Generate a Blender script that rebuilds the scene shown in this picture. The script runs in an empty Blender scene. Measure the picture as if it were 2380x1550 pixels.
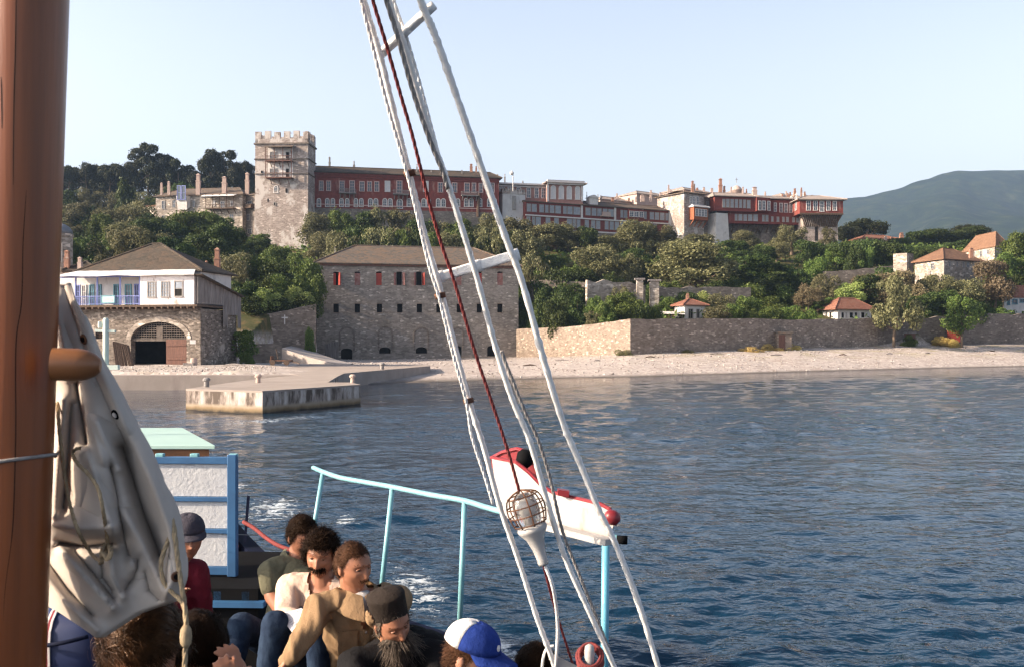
import bpy, bmesh, math, random
import numpy as np
from mathutils import Vector, Matrix
R = math.radians
SC = bpy.context.scene
COL = SC.collection
F = 2314.0          # focal length in units of a 2380 px wide view
HZ = 800.0          # horizon row
HC = 3.5            # eye height above the water

# ---------------------------------------------------------------- camera
cd = bpy.data.cameras.new("camera"); cam = bpy.data.objects.new("camera", cd); COL.objects.link(cam)
cam.location = (0, 0, HC); cam.rotation_euler = (R(90), 0, 0)
cd.sensor_width = 36; cd.lens = 36 * F / 2380; cd.shift_y = 25 / 2380
cd.clip_start = 0.05; cd.clip_end = 12000
cd.dof.use_dof = True; cd.dof.focus_distance = 45.0; cd.dof.aperture_fstop = 14.0
SC.camera = cam
# ---------------------------------------------------------------- world, sun, exposure
SUN_EL, SUN_AZ = R(25), R(14)       # azimuth: from the left, a little behind the camera
sun_dir = Vector((-math.cos(SUN_AZ) * math.cos(SUN_EL), -math.sin(SUN_AZ) * math.cos(SUN_EL), math.sin(SUN_EL)))
w = bpy.data.worlds.new("World"); SC.world = w; w.use_nodes = True
nt = w.node_tree; bg = nt.nodes["Background"]
sky = nt.nodes.new("ShaderNodeTexSky"); sky.sky_type = 'NISHITA'; sky.sun_disc = False
sky.sun_elevation = SUN_EL; sky.sun_rotation = math.atan2(sun_dir.x, sun_dir.y)
sky.air_density = 0.8; sky.dust_density = 5.0; sky.ozone_density = 0.9; sky.altitude = 0
# sky colour paled towards the horizon like summer haze, then dimmed overhead
tcw = nt.nodes.new("ShaderNodeTexCoord"); sxyz = nt.nodes.new("ShaderNodeSeparateXYZ"); nt.links.new(tcw.outputs['Generated'], sxyz.inputs[0])
def wramp(stops):
    r = nt.nodes.new("ShaderNodeValToRGB"); e = r.color_ramp.elements
    while len(e) < len(stops): e.new(.5)
    for i, (p, v) in enumerate(stops): e[i].position = p; e[i].color = (v, v, v, 1)
    nt.links.new(sxyz.outputs[2], r.inputs[0]); return r.outputs[0]
hs = nt.nodes.new("ShaderNodeHueSaturation"); nt.links.new(sky.outputs[0], hs.inputs['Color'])
nt.links.new(wramp([(0.0, .20), (.10, .30), (.33, .58), (.5, 1.0)]), hs.inputs['Saturation'])
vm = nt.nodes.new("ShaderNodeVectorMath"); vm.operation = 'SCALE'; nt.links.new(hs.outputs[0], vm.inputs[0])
nt.links.new(wramp([(0.0, 1.0), (.12, 1.0), (.335, .90), (.44, .50), (.60, .36), (.9, .26)]), vm.inputs['Scale'])  # dimmed above the camera view to darken water reflections and ambient light
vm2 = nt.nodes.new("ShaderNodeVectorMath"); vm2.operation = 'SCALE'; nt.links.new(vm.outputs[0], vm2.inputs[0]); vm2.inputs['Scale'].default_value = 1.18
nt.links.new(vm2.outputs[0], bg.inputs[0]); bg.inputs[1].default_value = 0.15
sl = bpy.data.lights.new("sun", 'SUN'); sl.energy = 4.3; sl.angle = R(0.6); sl.color = (1.0, 0.82, 0.62)
so = bpy.data.objects.new("sun", sl); COL.objects.link(so)
so.rotation_euler = (-sun_dir).to_track_quat('-Z', 'Y').to_euler()
SC.view_settings.view_transform = 'Standard'; SC.view_settings.look = 'None'
SC.view_settings.exposure = 1.38; SC.view_settings.gamma = 1.0
SC.cycles.max_bounces = 6; SC.cycles.diffuse_bounces = 3; SC.cycles.glossy_bounces = 3
SC.cycles.transmission_bounces = 4; SC.cycles.transparent_max_bounces = 8
SC.cycles.volume_bounces = 0; SC.cycles.filter_width = 1.35
SC.cycles.use_denoising = True

# ---------------------------------------------------------------- helpers
def P(px, py, Y): return Vector(((px - 1190) / F * Y, Y, HC + (HZ - py) / F * Y))
def X(px, Y): return (px - 1190) / F * Y
def ZZ(py, Y): return HC + (HZ - py) / F * Y

def tag(o, label=None, cat=None, group=None, kind=None):
    if label: o['label'] = label
    if cat: o['category'] = cat
    if group: o['group'] = group
    if kind: o['kind'] = kind
    return o

def thing(name, label, cat, loc, group=None):
    o = bpy.data.objects.new(name, None); COL.objects.link(o); o.location = loc
    o.empty_display_size = 0.2
    return tag(o, label, cat, group)

def wloc(o):
    v = Vector((0, 0, 0))
    while o is not None:
        v += o.location; o = o.parent
    return v

def mesh_obj(name, verts, faces, mat, parent=None, smooth=False, origin=None):
    """verts in world space; the object sits at origin (or at its parent)"""
    base = wloc(parent) if parent else Vector((0, 0, 0))
    org = Vector(origin) if origin is not None else base
    V = np.asarray(verts, dtype=np.float64).reshape(-1, 3) - np.array(org)
    me = bpy.data.meshes.new(name)
    me.from_pydata(V.tolist(), [], [list(f) for f in faces])
    me.validate()
    for m in (mat if isinstance(mat, (list, tuple)) else [mat]):
        me.materials.append(m)
    if smooth: me.polygons.foreach_set("use_smooth", [True] * len(me.polygons))
    o = bpy.data.objects.new(name, me); COL.objects.link(o)
    if parent: o.parent = parent
    o.location = org - base
    return o

class MB:
    def __init__(s): s.v = []; s.f = []
    def add(s, vs, fs):
        b = len(s.v); s.v += [tuple(v) for v in vs]; s.f += [tuple(i + b for i in f) for f in fs]; return s
    def hexa(s, c):   # 8 corners, bottom ring then top ring
        return s.add(c, [(3, 2, 1, 0), (4, 5, 6, 7), (0, 1, 5, 4), (1, 2, 6, 5), (2, 3, 7, 6), (3, 0, 4, 7)])
    def box(s, o, u, n, du, dn, z0, z1, u0=0, n0=0):
        """box on frame o; u along, n across (both 2d unit), z0..z1 absolute"""
        c = []
        for z in (z0, z1):
            for a, b in ((u0, n0), (u0 + du, n0), (u0 + du, n0 + dn), (u0, n0 + dn)):
                c.append((o[0] + u[0] * a + n[0] * b, o[1] + u[1] * a + n[1] * b, z))
        return s.hexa(c)
    def bar(s, a, b, wx, wz, up=(0, 0, 1)):
        a = Vector(a); b = Vector(b); d = (b - a).normalized(); up = Vector(up)
        x = d.cross(up)
        if x.length < 1e-4: x = d.cross(Vector((1, 0, 0)))
        x.normalize(); y = x.cross(d).normalized()
        c = []
        for p in (a, b):
            for i, j in ((-1, -1), (1, -1), (1, 1), (-1, 1)):
                c.append(p + x * (i * wx / 2) + y * (j * wz / 2))
        return s.hexa(c)
    def tube(s, pts, rad, n=8, caps=True):
        pts = [Vector(p) for p in pts]; m = len(pts)
        if not isinstance(rad, (list, tuple)): rad = [rad] * m
        b = len(s.v); d0 = (pts[1] - pts[0]).normalized()
        x = d0.cross(Vector((0.3, 0.2, 1)).normalized())
        if x.length < 1e-3: x = d0.cross(Vector((1, 0, 0)))
        x.normalize()
        for i in range(m):
            d = (pts[min(i + 1, m - 1)] - pts[max(i - 1, 0)]).normalized()
            x = (x - d * x.dot(d)).normalized(); y = d.cross(x)
            for k in range(n):
                a = 2 * math.pi * k / n
                s.v.append(tuple(pts[i] + (x * math.cos(a) + y * math.sin(a)) * rad[i]))
        for i in range(m - 1):
            for k in range(n):
                k2 = (k + 1) % n
                s.f.append((b + i * n + k, b + i * n + k2, b + (i + 1) * n + k2, b + (i + 1) * n + k))
        if caps:
            s.f.append(tuple(b + k for k in reversed(range(n)))); s.f.append(tuple(b + (m - 1) * n + k for k in range(n)))
        return s
    def lathe(s, c, prof, axis=(0, 0, 1), n=16):
        """prof: (radius, distance along the axis)"""
        ax = Vector(axis).normalized(); x = ax.cross(Vector((0.31, 0.9, 0.2))).normalized(); y = ax.cross(x)
        b = len(s.v); c = Vector(c)
        for r, h in prof:
            for k in range(n):
                a = 2 * math.pi * k / n
                s.v.append(tuple(c + ax * h + (x * math.cos(a) + y * math.sin(a)) * max(r, 1e-4)))
        for i in range(len(prof) - 1):
            for k in range(n):
                k2 = (k + 1) % n
                s.f.append((b + i * n + k, b + i * n + k2, b + (i + 1) * n + k2, b + (i + 1) * n + k))
        s.f.append(tuple(b + k for k in reversed(range(n)))); s.f.append(tuple(b + (len(prof) - 1) * n + k for k in range(n)))
        return s
    def build(s, name, mat, parent=None, smooth=False, origin=None):
        return mesh_obj(name, s.v, s.f, mat, parent, smooth, origin)

def copy_tree(o, parent=None):
    c = o.copy(); COL.objects.link(c)
    if parent: c.parent = parent
    for ch in o.children: copy_tree(ch, c)
    return c

def fixnormals(o):
    bm = bmesh.new(); bm.from_mesh(o.data); bmesh.ops.recalc_face_normals(bm, faces=bm.faces); bm.to_mesh(o.data); bm.free(); return o

def bevel(o, wd=0.01, seg=2):
    m = o.modifiers.new("bevel", 'BEVEL'); m.width = wd; m.segments = seg; m.limit_method = 'ANGLE'; return o

def crv(pts, n=8):
    """smooth polyline through pts"""
    pts = [Vector(p) for p in pts]; out = []
    for i in range(len(pts) - 1):
        p0 = pts[max(i - 1, 0)]; p1 = pts[i]; p2 = pts[i + 1]; p3 = pts[min(i + 2, len(pts) - 1)]
        for k in range(n):
            t = k / n
            out.append(0.5 * ((2 * p1) + (p2 - p0) * t + (2 * p0 - 5 * p1 + 4 * p2 - p3) * t * t + (3 * p1 - p0 - 3 * p2 + p3) * t ** 3))
    out.append(pts[-1]); return out

# ---------------------------------------------------------------- materials
class NT:
    def __init__(s, name):
        s.m = bpy.data.materials.new(name); s.m.use_nodes = True; s.t = s.m.node_tree
        s.b = s.t.nodes["Principled BSDF"]; s.n = s.t.nodes; s.tc = s.n.new("ShaderNodeTexCoord")
    def link(s, a, b): s.t.links.new(a, b)
    def mapv(s, scale=(1, 1, 1), src='Object'):
        m = s.n.new("ShaderNodeMapping"); m.inputs['Scale'].default_value = scale; s.link(s.tc.outputs[src], m.inputs[0]); return m.outputs[0]
    def noise(s, vec, scale, detail=4, rough=0.55, out=0, dist=0):
        n = s.n.new("ShaderNodeTexNoise"); n.inputs['Scale'].default_value = scale; n.inputs['Detail'].default_value = detail
        n.inputs['Roughness'].default_value = rough; n.inputs['Distortion'].default_value = dist
        s.link(vec, n.inputs['Vector']); return n.outputs[out]
    def vor(s, vec, scale, feature='F1', out='Distance', rnd=1.0):
        n = s.n.new("ShaderNodeTexVoronoi"); n.feature = feature; n.inputs['Scale'].default_value = scale
        n.inputs['Randomness'].default_value = rnd; s.link(vec, n.inputs['Vector']); return n.outputs[out]
    def ramp(s, fac, stops, interp='LINEAR'):
        r = s.n.new("ShaderNodeValToRGB"); r.color_ramp.interpolation = interp; e = r.color_ramp.elements
        while len(e) < len(stops): e.new(0.5)
        for i, (p, c) in enumerate(stops):
            e[i].position = p; e[i].color = (c, c, c, 1) if isinstance(c, (int, float)) else (*c, 1)
        s.link(fac, r.inputs[0]); return r.outputs[0]
    def mix(s, fac, a, b, blend='MIX'):
        n = s.n.new("ShaderNodeMix"); n.data_type = 'RGBA'; n.blend_type = blend
        for sock, v in ((n.inputs[0], fac), (n.inputs[6], a), (n.inputs[7], b)):
            if isinstance(v, (int, float)): sock.default_value = v if sock.type == 'VALUE' else (v, v, v, 1)
            elif isinstance(v, tuple): sock.default_value = (*v, 1)
            else: s.link(v, sock)
        return n.outputs[2]
    def math(s, op, a, b=0.0):
        n = s.n.new("ShaderNodeMath"); n.operation = op
        for sock, v in ((n.inputs[0], a), (n.inputs[1], b)):
            if isinstance(v, (int, float)): sock.default_value = v
            else: s.link(v, sock)
        return n.outputs[0]
    def bump(s, h, strength=0.4, dist=0.02):
        n = s.n.new("ShaderNodeBump"); n.inputs['Strength'].default_value = strength; n.inputs['Distance'].default_value = dist
        s.link(h, n.inputs['Height']); s.link(n.outputs[0], s.b.inputs['Normal'])
    def done(s, col, rough=0.8, spec=0.3, metal=0.0):
        if isinstance(col, tuple): s.b.inputs['Base Color'].default_value = (*col, 1)
        else: s.link(col, s.b.inputs['Base Color'])
        if isinstance(rough, (int, float)): s.b.inputs['Roughness'].default_value = rough
        else: s.link(rough, s.b.inputs['Roughness'])
        s.b.inputs['Specular IOR Level'].default_value = spec; s.b.inputs['Metallic'].default_value = metal
        return s.m

def pm(name, c1, c2=None, scale=6, rough=0.7, spec=0.3, bump=0.0, stretch=(1, 1, 1), stain=None, sscale=2, smin=0.55, metal=0.0, bd=0.01):
    """painted / plain surface with mottling, optional stains"""
    t = NT(name); c2 = c2 or tuple(x * 0.75 for x in c1); v = t.mapv(stretch)
    n = t.noise(v, scale, 5, 0.6); c = t.mix(t.ramp(n, [(0.35, 0.0), (0.65, 1.0)]), c1, c2)
    if stain:
        n2 = t.noise(t.mapv((stretch[0] * 1.0, stretch[1] * 1.0, stretch[2] * 0.35)), sscale, 6, 0.65)
        c = t.mix(t.ramp(n2, [(smin, 0.0), (smin + 0.12, 1.0)]), c, stain)
    if bump: t.bump(t.noise(v, scale * 4, 4, 0.6), bump, bd)
    return t.done(c, rough, spec, metal)

def stone(name, lo, hi, mortar, scale=1.0, patch=None, pmin=0.56, bands=0.0, light=0.86):
    """rubble masonry: flat stones, mortar, pale odd stones, patches of plaster or grime"""
    t = NT(name); v0 = t.mapv((1.5, 1.5, 3.4)); jit = t.noise(v0, 1.2, 2, 0.5, out=1)
    v = t.mix(0.12, v0, jit)
    cell = t.vor(v, scale, out='Color')
    sep = t.n.new("ShaderNodeSeparateColor"); t.link(cell, sep.inputs[0])
    c = t.ramp(sep.outputs[0], [(0.0, lo), (0.55, tuple((a + b) / 2 for a, b in zip(lo, hi))), (light, hi), (min(light + 0.06, 1), tuple(min(x * 1.7, 0.75) for x in hi))])
    edge = t.vor(v, scale, 'DISTANCE_TO_EDGE', 'Distance')
    em = t.ramp(edge, [(0.02, 1.0), (0.10, 0.0)]); c = t.mix(t.math('MULTIPLY', em, 0.7), c, mortar)
    big = t.noise(t.mapv((0.35, 0.35, 0.30)), 1.0, 6, 0.65)
    c = t.mix(t.ramp(big, [(0.3, 0.72), (0.7, 1.18)]), (0, 0, 0), c)
    if patch:
        pn = t.noise(t.mapv((0.22, 0.22, 0.16)), 1.3, 8, 0.68)
        c = t.mix(t.ramp(pn, [(pmin, 0.0), (pmin + 0.06, 1.0)]), c, patch)
    t.bump(edge, 0.5, 0.05)
    return t.done(c, 0.9, 0.15)

M = {}
M['storestone'] = stone('storestone', (0.205, 0.175, 0.15), (0.36, 0.315, 0.275), (0.285, 0.248, 0.217), 1.5, light=0.93)
M['towerstone'] = stone('towerstone', (0.24, 0.185, 0.16), (0.42, 0.35, 0.31), (0.38, 0.32, 0.285), 1.5, (0.52, 0.465, 0.43), 0.52, light=0.93)
M['wallstone'] = stone('wallstone', (0.19, 0.148, 0.118), (0.34, 0.275, 0.225), (0.25, 0.2, 0.165), 1.5, None, light=0.92)
M['darkstone'] = stone('darkstone', (0.14, 0.115, 0.098), (0.25, 0.21, 0.18), (0.2, 0.168, 0.145), 1.4, light=0.94)
M['boatstone'] = stone('boatstone', (0.10, 0.08, 0.066), (0.27, 0.225, 0.19), (0.19, 0.158, 0.135), 2.0, (0.42, 0.36, 0.31), 0.58, light=.92)
M['housestone'] = stone('housestone', (0.22, 0.18, 0.15), (0.42, 0.36, 0.31), (0.38, 0.33, 0.28), 1.1, (0.48, 0.42, 0.36), 0.56)
M['redwall'] = pm('redwall', (0.235, 0.055, 0.042), (0.165, 0.042, 0.034), 1.3, 0.85, stain=(0.30, 0.15, 0.12), sscale=0.8, smin=0.56)
M['redwood'] = pm('redwood', (0.20, 0.048, 0.038), (0.14, 0.036, 0.03), 1.6, 0.8, stain=(0.27, 0.15, 0.12), sscale=1.0, smin=0.62)
M['rosewall'] = pm('rosewall', (0.37, 0.20, 0.165), (0.31, 0.16, 0.13), 1.2, 0.85)
M['whitewall'] = pm('whitewall', (0.66, 0.62, 0.59), (0.56, 0.52, 0.50), 0.9, 0.85, stain=(0.33, 0.29, 0.27), sscale=0.9, smin=0.58)
M['roomwall'] = pm('roomwall', (0.74, 0.69, 0.68), (0.68, 0.62, 0.61), 1.4, 0.85, stain=(0.42, 0.33, 0.29), sscale=1.8, smin=0.57)
M['whitetrim'] = pm('whitetrim', (0.68, 0.64, 0.61), (0.58, 0.53, 0.51), 2.0, 0.8)
M['pinktrim'] = pm('pinktrim', (0.55, 0.40, 0.37), (0.50, 0.33, 0.30), 2.0, 0.8)
M['greytrim'] = pm('greytrim', (0.36, 0.33, 0.31), (0.28, 0.25, 0.23), 2.0, 0.8)
M['orangewood'] = pm('orangewood', (0.33, 0.105, 0.045), (0.26, 0.085, 0.04), 2.0, 0.7)
M['shutter'] = pm('shutter', (0.36, 0.055, 0.035), (0.26, 0.045, 0.035), 3.0, 0.7)
M['shutterold'] = pm('shutterold', (0.30, 0.17, 0.15), (0.24, 0.09, 0.075), 3.0, 0.8)
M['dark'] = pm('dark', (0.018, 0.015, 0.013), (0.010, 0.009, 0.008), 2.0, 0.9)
M['wooddark'] = pm('wooddark', (0.13, 0.085, 0.06), (0.07, 0.045, 0.032), 2.0, 0.85, stretch=(6, 6, 0.6))
M['woodgrey'] = pm('woodgrey', (0.30, 0.27, 0.26), (0.13, 0.11, 0.10), 1.6, 0.9, stretch=(5, 5, 0.35))
M['latticewood'] = pm('latticewood', (0.13, 0.105, 0.09), (0.08, 0.065, 0.055), 2.0, 0.9)
M['doorwood'] = pm('doorwood', (0.17, 0.085, 0.062), (0.11, 0.055, 0.042), 2.0, 0.8, stretch=(5, 5, 0.5))
M['bluepaint'] = pm('bluepaint', (0.20, 0.24, 0.50), (0.15, 0.17, 0.38), 3.0, 0.6)
M['tealpaint'] = pm('tealpaint', (0.13, 0.30, 0.36), (0.10, 0.22, 0.27), 3.0, 0.6)
M['awning'] = pm('awning', (0.72, 0.70, 0.69), (0.60, 0.57, 0.56), 1.2, 0.6, stretch=(2, 2, 1))
M['chimbrick'] = pm('chimbrick', (0.36, 0.19, 0.13), (0.26, 0.14, 0.10), 2.5, 0.9, stain=(0.42, 0.34, 0.30), sscale=1.2)
M['chimpale'] = pm('chimpale', (0.50, 0.38, 0.32), (0.42, 0.31, 0.27), 2.5, 0.9)
M['chimgrey'] = pm('chimgrey', (0.28, 0.26, 0.25), (0.2, 0.18, 0.17), 2.5, 0.9)
M['concrete'] = pm('concrete', (0.36, 0.30, 0.265), (0.29, 0.24, 0.21), 0.5, 0.9, stain=(0.25, 0.2, 0.18), sscale=0.35, smin=0.60)
M['ramp'] = pm('ramp', (0.42, 0.37, 0.35), (0.35, 0.31, 0.29), 0.8, 0.9)
M['lead'] = pm('lead', (0.20, 0.21, 0.24), (0.15, 0.16, 0.18), 1.0, 0.6)
def glassmat(name, c):
    t = NT(name); n = t.noise(t.mapv((0.7, 0.7, 0.7)), 1.0, 1)
    return t.done(t.mix(n, c, tuple(x * 1.6 for x in c)), 0.12, 0.6)
M['glass'] = glassmat('glass', (0.06, 0.07, 0.085))
M['glasslight'] = pm('glasslight', (0.34, 0.37, 0.42), (0.22, 0.25, 0.3), 1.0, 0.3, 0.5)
M['curtain'] = pm('curtain', (0.62, 0.60, 0.60), (0.5, 0.5, 0.52), 3.0, 0.8)

def roofmat(name, c1, c2, c3, s=1.0):
    t = NT(name); v = t.mapv((2.2 * s, 2.2 * s, 5.0 * s))
    cell = t.vor(v, 1.0, out='Color'); sep = t.n.new("ShaderNodeSeparateColor"); t.link(cell, sep.inputs[0])
    c = t.ramp(sep.outputs[0], [(0.0, c1), (0.6, c2), (1.0, c3)])
    big = t.noise(t.mapv((0.25, 0.25, 0.5)), 1.0, 5, 0.65)
    c = t.mix(t.ramp(big, [(0.45, 0.0), (0.7, 0.7)]), c, c3)
    t.bump(t.vor(v, 1.0, 'DISTANCE_TO_EDGE', 'Distance'), 0.7, 0.06)
    return t.done(c, 0.9, 0.2)
M['slate'] = roofmat('slate', (0.045, 0.038, 0.032), (0.075, 0.062, 0.050), (0.095, 0.066, 0.048))
M['slatebrown'] = roofmat('slatebrown', (0.085, 0.072, 0.062), (0.13, 0.108, 0.092), (0.17, 0.11, 0.072))
M['tile'] = roofmat('tile', (0.145, 0.078, 0.050), (0.19, 0.105, 0.066), (0.23, 0.13, 0.08))
M['tilered'] = roofmat('tilered', (0.20, 0.085, 0.058), (0.255, 0.11, 0.075), (0.25, 0.13, 0.09))
M['slatepale'] = roofmat('slatepale', (0.24, 0.20, 0.18), (0.33, 0.28, 0.25), (0.38, 0.30, 0.26))

def leafmat(name, c1, c2, c3, tr=0.0):
    t = NT(name)
    oi = t.n.new("ShaderNodeObjectInfo"); g = t.n.new("ShaderNodeNewGeometry")
    r = g.outputs['Random Per Island']
    c = t.ramp(r, [(0.0, c1), (0.6, c2), (1.0, c3)])
    hsv = t.n.new("ShaderNodeHueSaturation"); t.link(c, hsv.inputs['Color'])
    t.link(t.math('ADD', t.math('MULTIPLY', oi.outputs['Random'], 0.5), 0.75), hsv.inputs['Value'])
    t.link(t.math('ADD', t.math('MULTIPLY', oi.outputs['Random'], 0.03), 0.485), hsv.inputs['Hue'])
    m = t.done(hsv.outputs[0], 0.6, 0.25)
    tr = t.n.new("ShaderNodeBsdfTranslucent"); t.link(hsv.outputs[0], tr.inputs[0]); ms = t.n.new("ShaderNodeMixShader"); ms.inputs[0].default_value = 0.25
    t.link(t.b.outputs[0], ms.inputs[1]); t.link(tr.outputs[0], ms.inputs[2]); t.link(ms.outputs[0], t.n["Material Output"].inputs[0]); return m
M['leaf_olive'] = leafmat('leaf_olive', (0.092, 0.092, 0.040), (0.165, 0.158, 0.072), (0.24, 0.225, 0.115))
M['leaf_green'] = leafmat('leaf_green', (0.055, 0.09, 0.018), (0.105, 0.15, 0.032), (0.17, 0.21, 0.05))
M['leaf_dark'] = leafmat('leaf_dark', (0.026, 0.046, 0.012), (0.052, 0.078, 0.018), (0.095, 0.12, 0.03))
M['leaf_pine'] = leafmat('leaf_pine', (0.02, 0.026, 0.01), (0.034, 0.04, 0.015), (0.055, 0.058, 0.022))
M['leaf_yellow'] = leafmat('leaf_yellow', (0.216, 0.270, 0.074), (0.311, 0.365, 0.108), (0.405, 0.432, 0.149))
M['leaf_brown'] = leafmat('leaf_brown', (0.125, 0.095, 0.052), (0.18, 0.14, 0.08), (0.23, 0.185, 0.11))
M['leaf_dry'] = leafmat('leaf_dry', (0.405, 0.284, 0.095), (0.567, 0.446, 0.162), (0.486, 0.324, 0.135))
M['bark'] = pm('bark', (0.20, 0.145, 0.10), (0.12, 0.085, 0.06), 3, 0.9, stretch=(2, 2, 0.5))
# ================================================================ terrain
TC = [  # column px : profile of (distance, height)
 (-1500, [(60,-2),(80,-1.5),(86,1.2),(112,1.6),(130,8),(150,14),(200,28),(255,40),(330,60),(400,66),(700,70),(1200,20)]),
 (-200, [(60,-2),(76.8,-1.5),(77.2,1.10),(104,1.3),(120,5),(150,14),(200,26),(255,34),(330,53),(400,60),(700,64),(1200,20)]),
 (560,  [(60,-2),(76.8,-1.5),(77.2,1.10),(104,1.3),(112,1.6),(118,2.6),(130,5.6),(150,11.5),(200,20),(255,30),(330,46),(400,50),(700,54),(1200,20)]),
 (700,  [(60,-2),(76.8,-1.5),(77.2,1.10),(108,1.2),(118,2.2),(130,3.6),(142,8.2),(150,9.8),(180,14),(240,25.5),(255,30),(330,38),(400,40),(700,40),(1200,15)]),
 (845,  [(50,-2.5),(80,-0.6),(86,0.02),(92,0.5),(108,1.0),(166,1.0),(182,3),(200,15),(240,29),(255,32),(330,36),(400,36),(700,32),(1200,10)]),
 (1205, [(60,-4),(90,-0.9),(100,0.02),(108,0.5),(140,1.0),(170,1.3),(182,5),(200,15.5),(240,28.5),(262,31.5),(330,34),(400,34),(700,30),(1200,10)]),
 (1465, [(60,-4),(95,-1.3),(107,0.02),(120,0.8),(140,1.9),(147,2.1),(151,6.2),(175,10.2),(200,15.5),(230,23),(265,30.5),(330,32),(400,32),(700,28),(1200,5)]),
 (1700, [(60,-5),(103,-1.8),(118,0.02),(132,1.0),(150,2.3),(157,2.6),(160,6.2),(180,9.6),(200,13.5),(230,21.5),(275,31),(330,32),(400,32),(700,28),(1200,5)]),
 (2050, [(60,-6),(120,-2),(138,0.02),(150,1.1),(168,3.0),(175,3.3),(179,7.0),(200,11.6),(230,20),(262,27.5),(300,33),(350,33),(500,20),(800,8),(1200,5)]),
 (2380, [(60,-8),(135,-2.5),(158,0.02),(168,1.2),(180,3.4),(185,3.7),(189,8.2),(210,12.5),(240,21),(270,29),(300,33),(350,33),(500,22),(800,10),(1200,5)]),
 (3900, [(60,-9),(170,-3.5),(200,0.02),(215,2),(230,4),(250,9),(300,24),(350,33),(500,30),(800,12),(1200,5)]),
]
_yg = np.concatenate([np.linspace(50, 290, 481), np.linspace(292, 1200, 140)])
_pc = np.array([c for c, _ in TC], float)
_zt = np.array([np.interp(_yg, [a for a, b in pr], [b for a, b in pr]) for _, pr in TC])
_pf = np.arange(-1500, 3901, 20.0)
_zf = np.array([[0.0]]); _zf = np.stack([np.interp(_pf, _pc, _zt[:, j]) for j in range(_zt.shape[1])], 1)
for _ in range(2):
    _pad = np.pad(_zf, ((4, 4), (0, 0)), 'edge'); _zf = sum(_pad[k:k + len(_pf)] for k in range(9)) / 9
_pc, _zt = _pf, _zf
def terr(px, Y):
    px, Y = np.broadcast_arrays(np.asarray(px, float), np.asarray(Y, float))
    i = np.clip(np.searchsorted(_pc, px) - 1, 0, len(_pc) - 2); j = np.clip(np.searchsorted(_yg, Y) - 1, 0, len(_yg) - 2)
    t = np.clip((px - _pc[i]) / (_pc[i + 1] - _pc[i]), 0, 1); s = np.clip((Y - _yg[j]) / (_yg[j + 1] - _yg[j]), 0, 1)
    return (_zt[i, j] * (1 - t) + _zt[i + 1, j] * t) * (1 - s) + (_zt[i, j + 1] * (1 - t) + _zt[i + 1, j + 1] * t) * s
_terr0 = terr
_sx = [-1500, 700, 760, 845, 1205, 1465, 1700, 2050, 2380, 3900]; _sY = [77, 77, 79, 87, 100, 107, 118, 138, 158, 200]
_wx = [-1500, 545, 640, 733, 737, 1200, 1206, 1330, 1465, 1700, 1850, 2040, 2215, 2700, 3900]; _wY = [118, 118, 141, 144, 168, 173, 172, 159, 147, 155.5, 163, 174.5, 184, 203, 230]
_bx = [-1500, 560, 700, 845, 1205, 1465, 1700, 2050, 2380, 3900]; _bz = [1.35, 1.35, 1.15, .95, 1.25, 2.05, 2.55, 3.25, 3.75, 4.2]
def terr(px, Y):
    px, Y = np.broadcast_arrays(np.asarray(px, float), np.asarray(Y, float))
    ys = np.interp(px, _sx, _sY); yw = np.interp(px, _wx, _wY); zb = np.interp(px, _bx, _bz)
    t = np.clip((Y - ys) / (yw - ys), 0, 1); k = np.interp(px, [700, 900, 1500], [30.0, 1.6, 1.0])
    beach = zb * np.minimum(1, t * k) ** 0.85; beach = np.where(Y < ys, (Y - ys) * .045 * np.interp(px, [700, 860], [3.0, 1.0]), beach)
    hill = np.maximum(_terr0(px, Y), zb)
    hill = np.where(px > 1206, np.minimum(hill, np.interp(px, [1206, 1465, 2050, 2400], [5.6, 6.4, 7.3, 8.3]) + np.maximum(Y - yw - 2, 0) * .55), hill)
    return np.where(Y <= yw, beach, hill * np.clip((Y - yw) / .8, 0, 1) + zb * (1 - np.clip((Y - yw) / .8, 0, 1)))
def TZ(px, Y): return float(terr(np.array([px]), np.array([Y]))[0])

def fbm(x, y, seed=0, oct=4):
    r = np.random.RandomState(seed); out = np.zeros_like(x)
    a = 1.0
    for o in range(oct):
        for k in range(4):
            th = r.rand() * 6.28; f = (2 ** o) * (0.7 + 0.6 * r.rand())
            out += a * np.sin((x * math.cos(th) + y * math.sin(th)) * f + r.rand() * 6.28 + 1.3 * np.sin((x * math.sin(th) - y * math.cos(th)) * f * 0.6 + r.rand() * 6)) / 4
        a *= 0.5
    return out

def grid_mesh(name, Xg, Yg, Zg, mat, smooth=True):
    nr, nc = Xg.shape
    V = np.stack([Xg, Yg, Zg], -1).reshape(-1, 3)
    idx = np.arange(nr * nc).reshape(nr, nc)
    Q = np.stack([idx[:-1, :-1], idx[:-1, 1:], idx[1:, 1:], idx[1:, :-1]], -1).reshape(-1, 4)
    me = bpy.data.meshes.new(name); me.vertices.add(len(V)); me.vertices.foreach_set("co", V.ravel())
    me.loops.add(Q.size); me.loops.foreach_set("vertex_index", Q.ravel().astype(np.int32))
    me.polygons.add(len(Q)); me.polygons.foreach_set("loop_start", (np.arange(len(Q)) * 4).astype(np.int32))
    me.polygons.foreach_set("loop_total", np.full(len(Q), 4, np.int32))
    me.update(); me.polygons.foreach_set("use_smooth", [smooth] * len(Q))
    me.materials.append(mat); o = bpy.data.objects.new(name, me); COL.objects.link(o); return o

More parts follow.
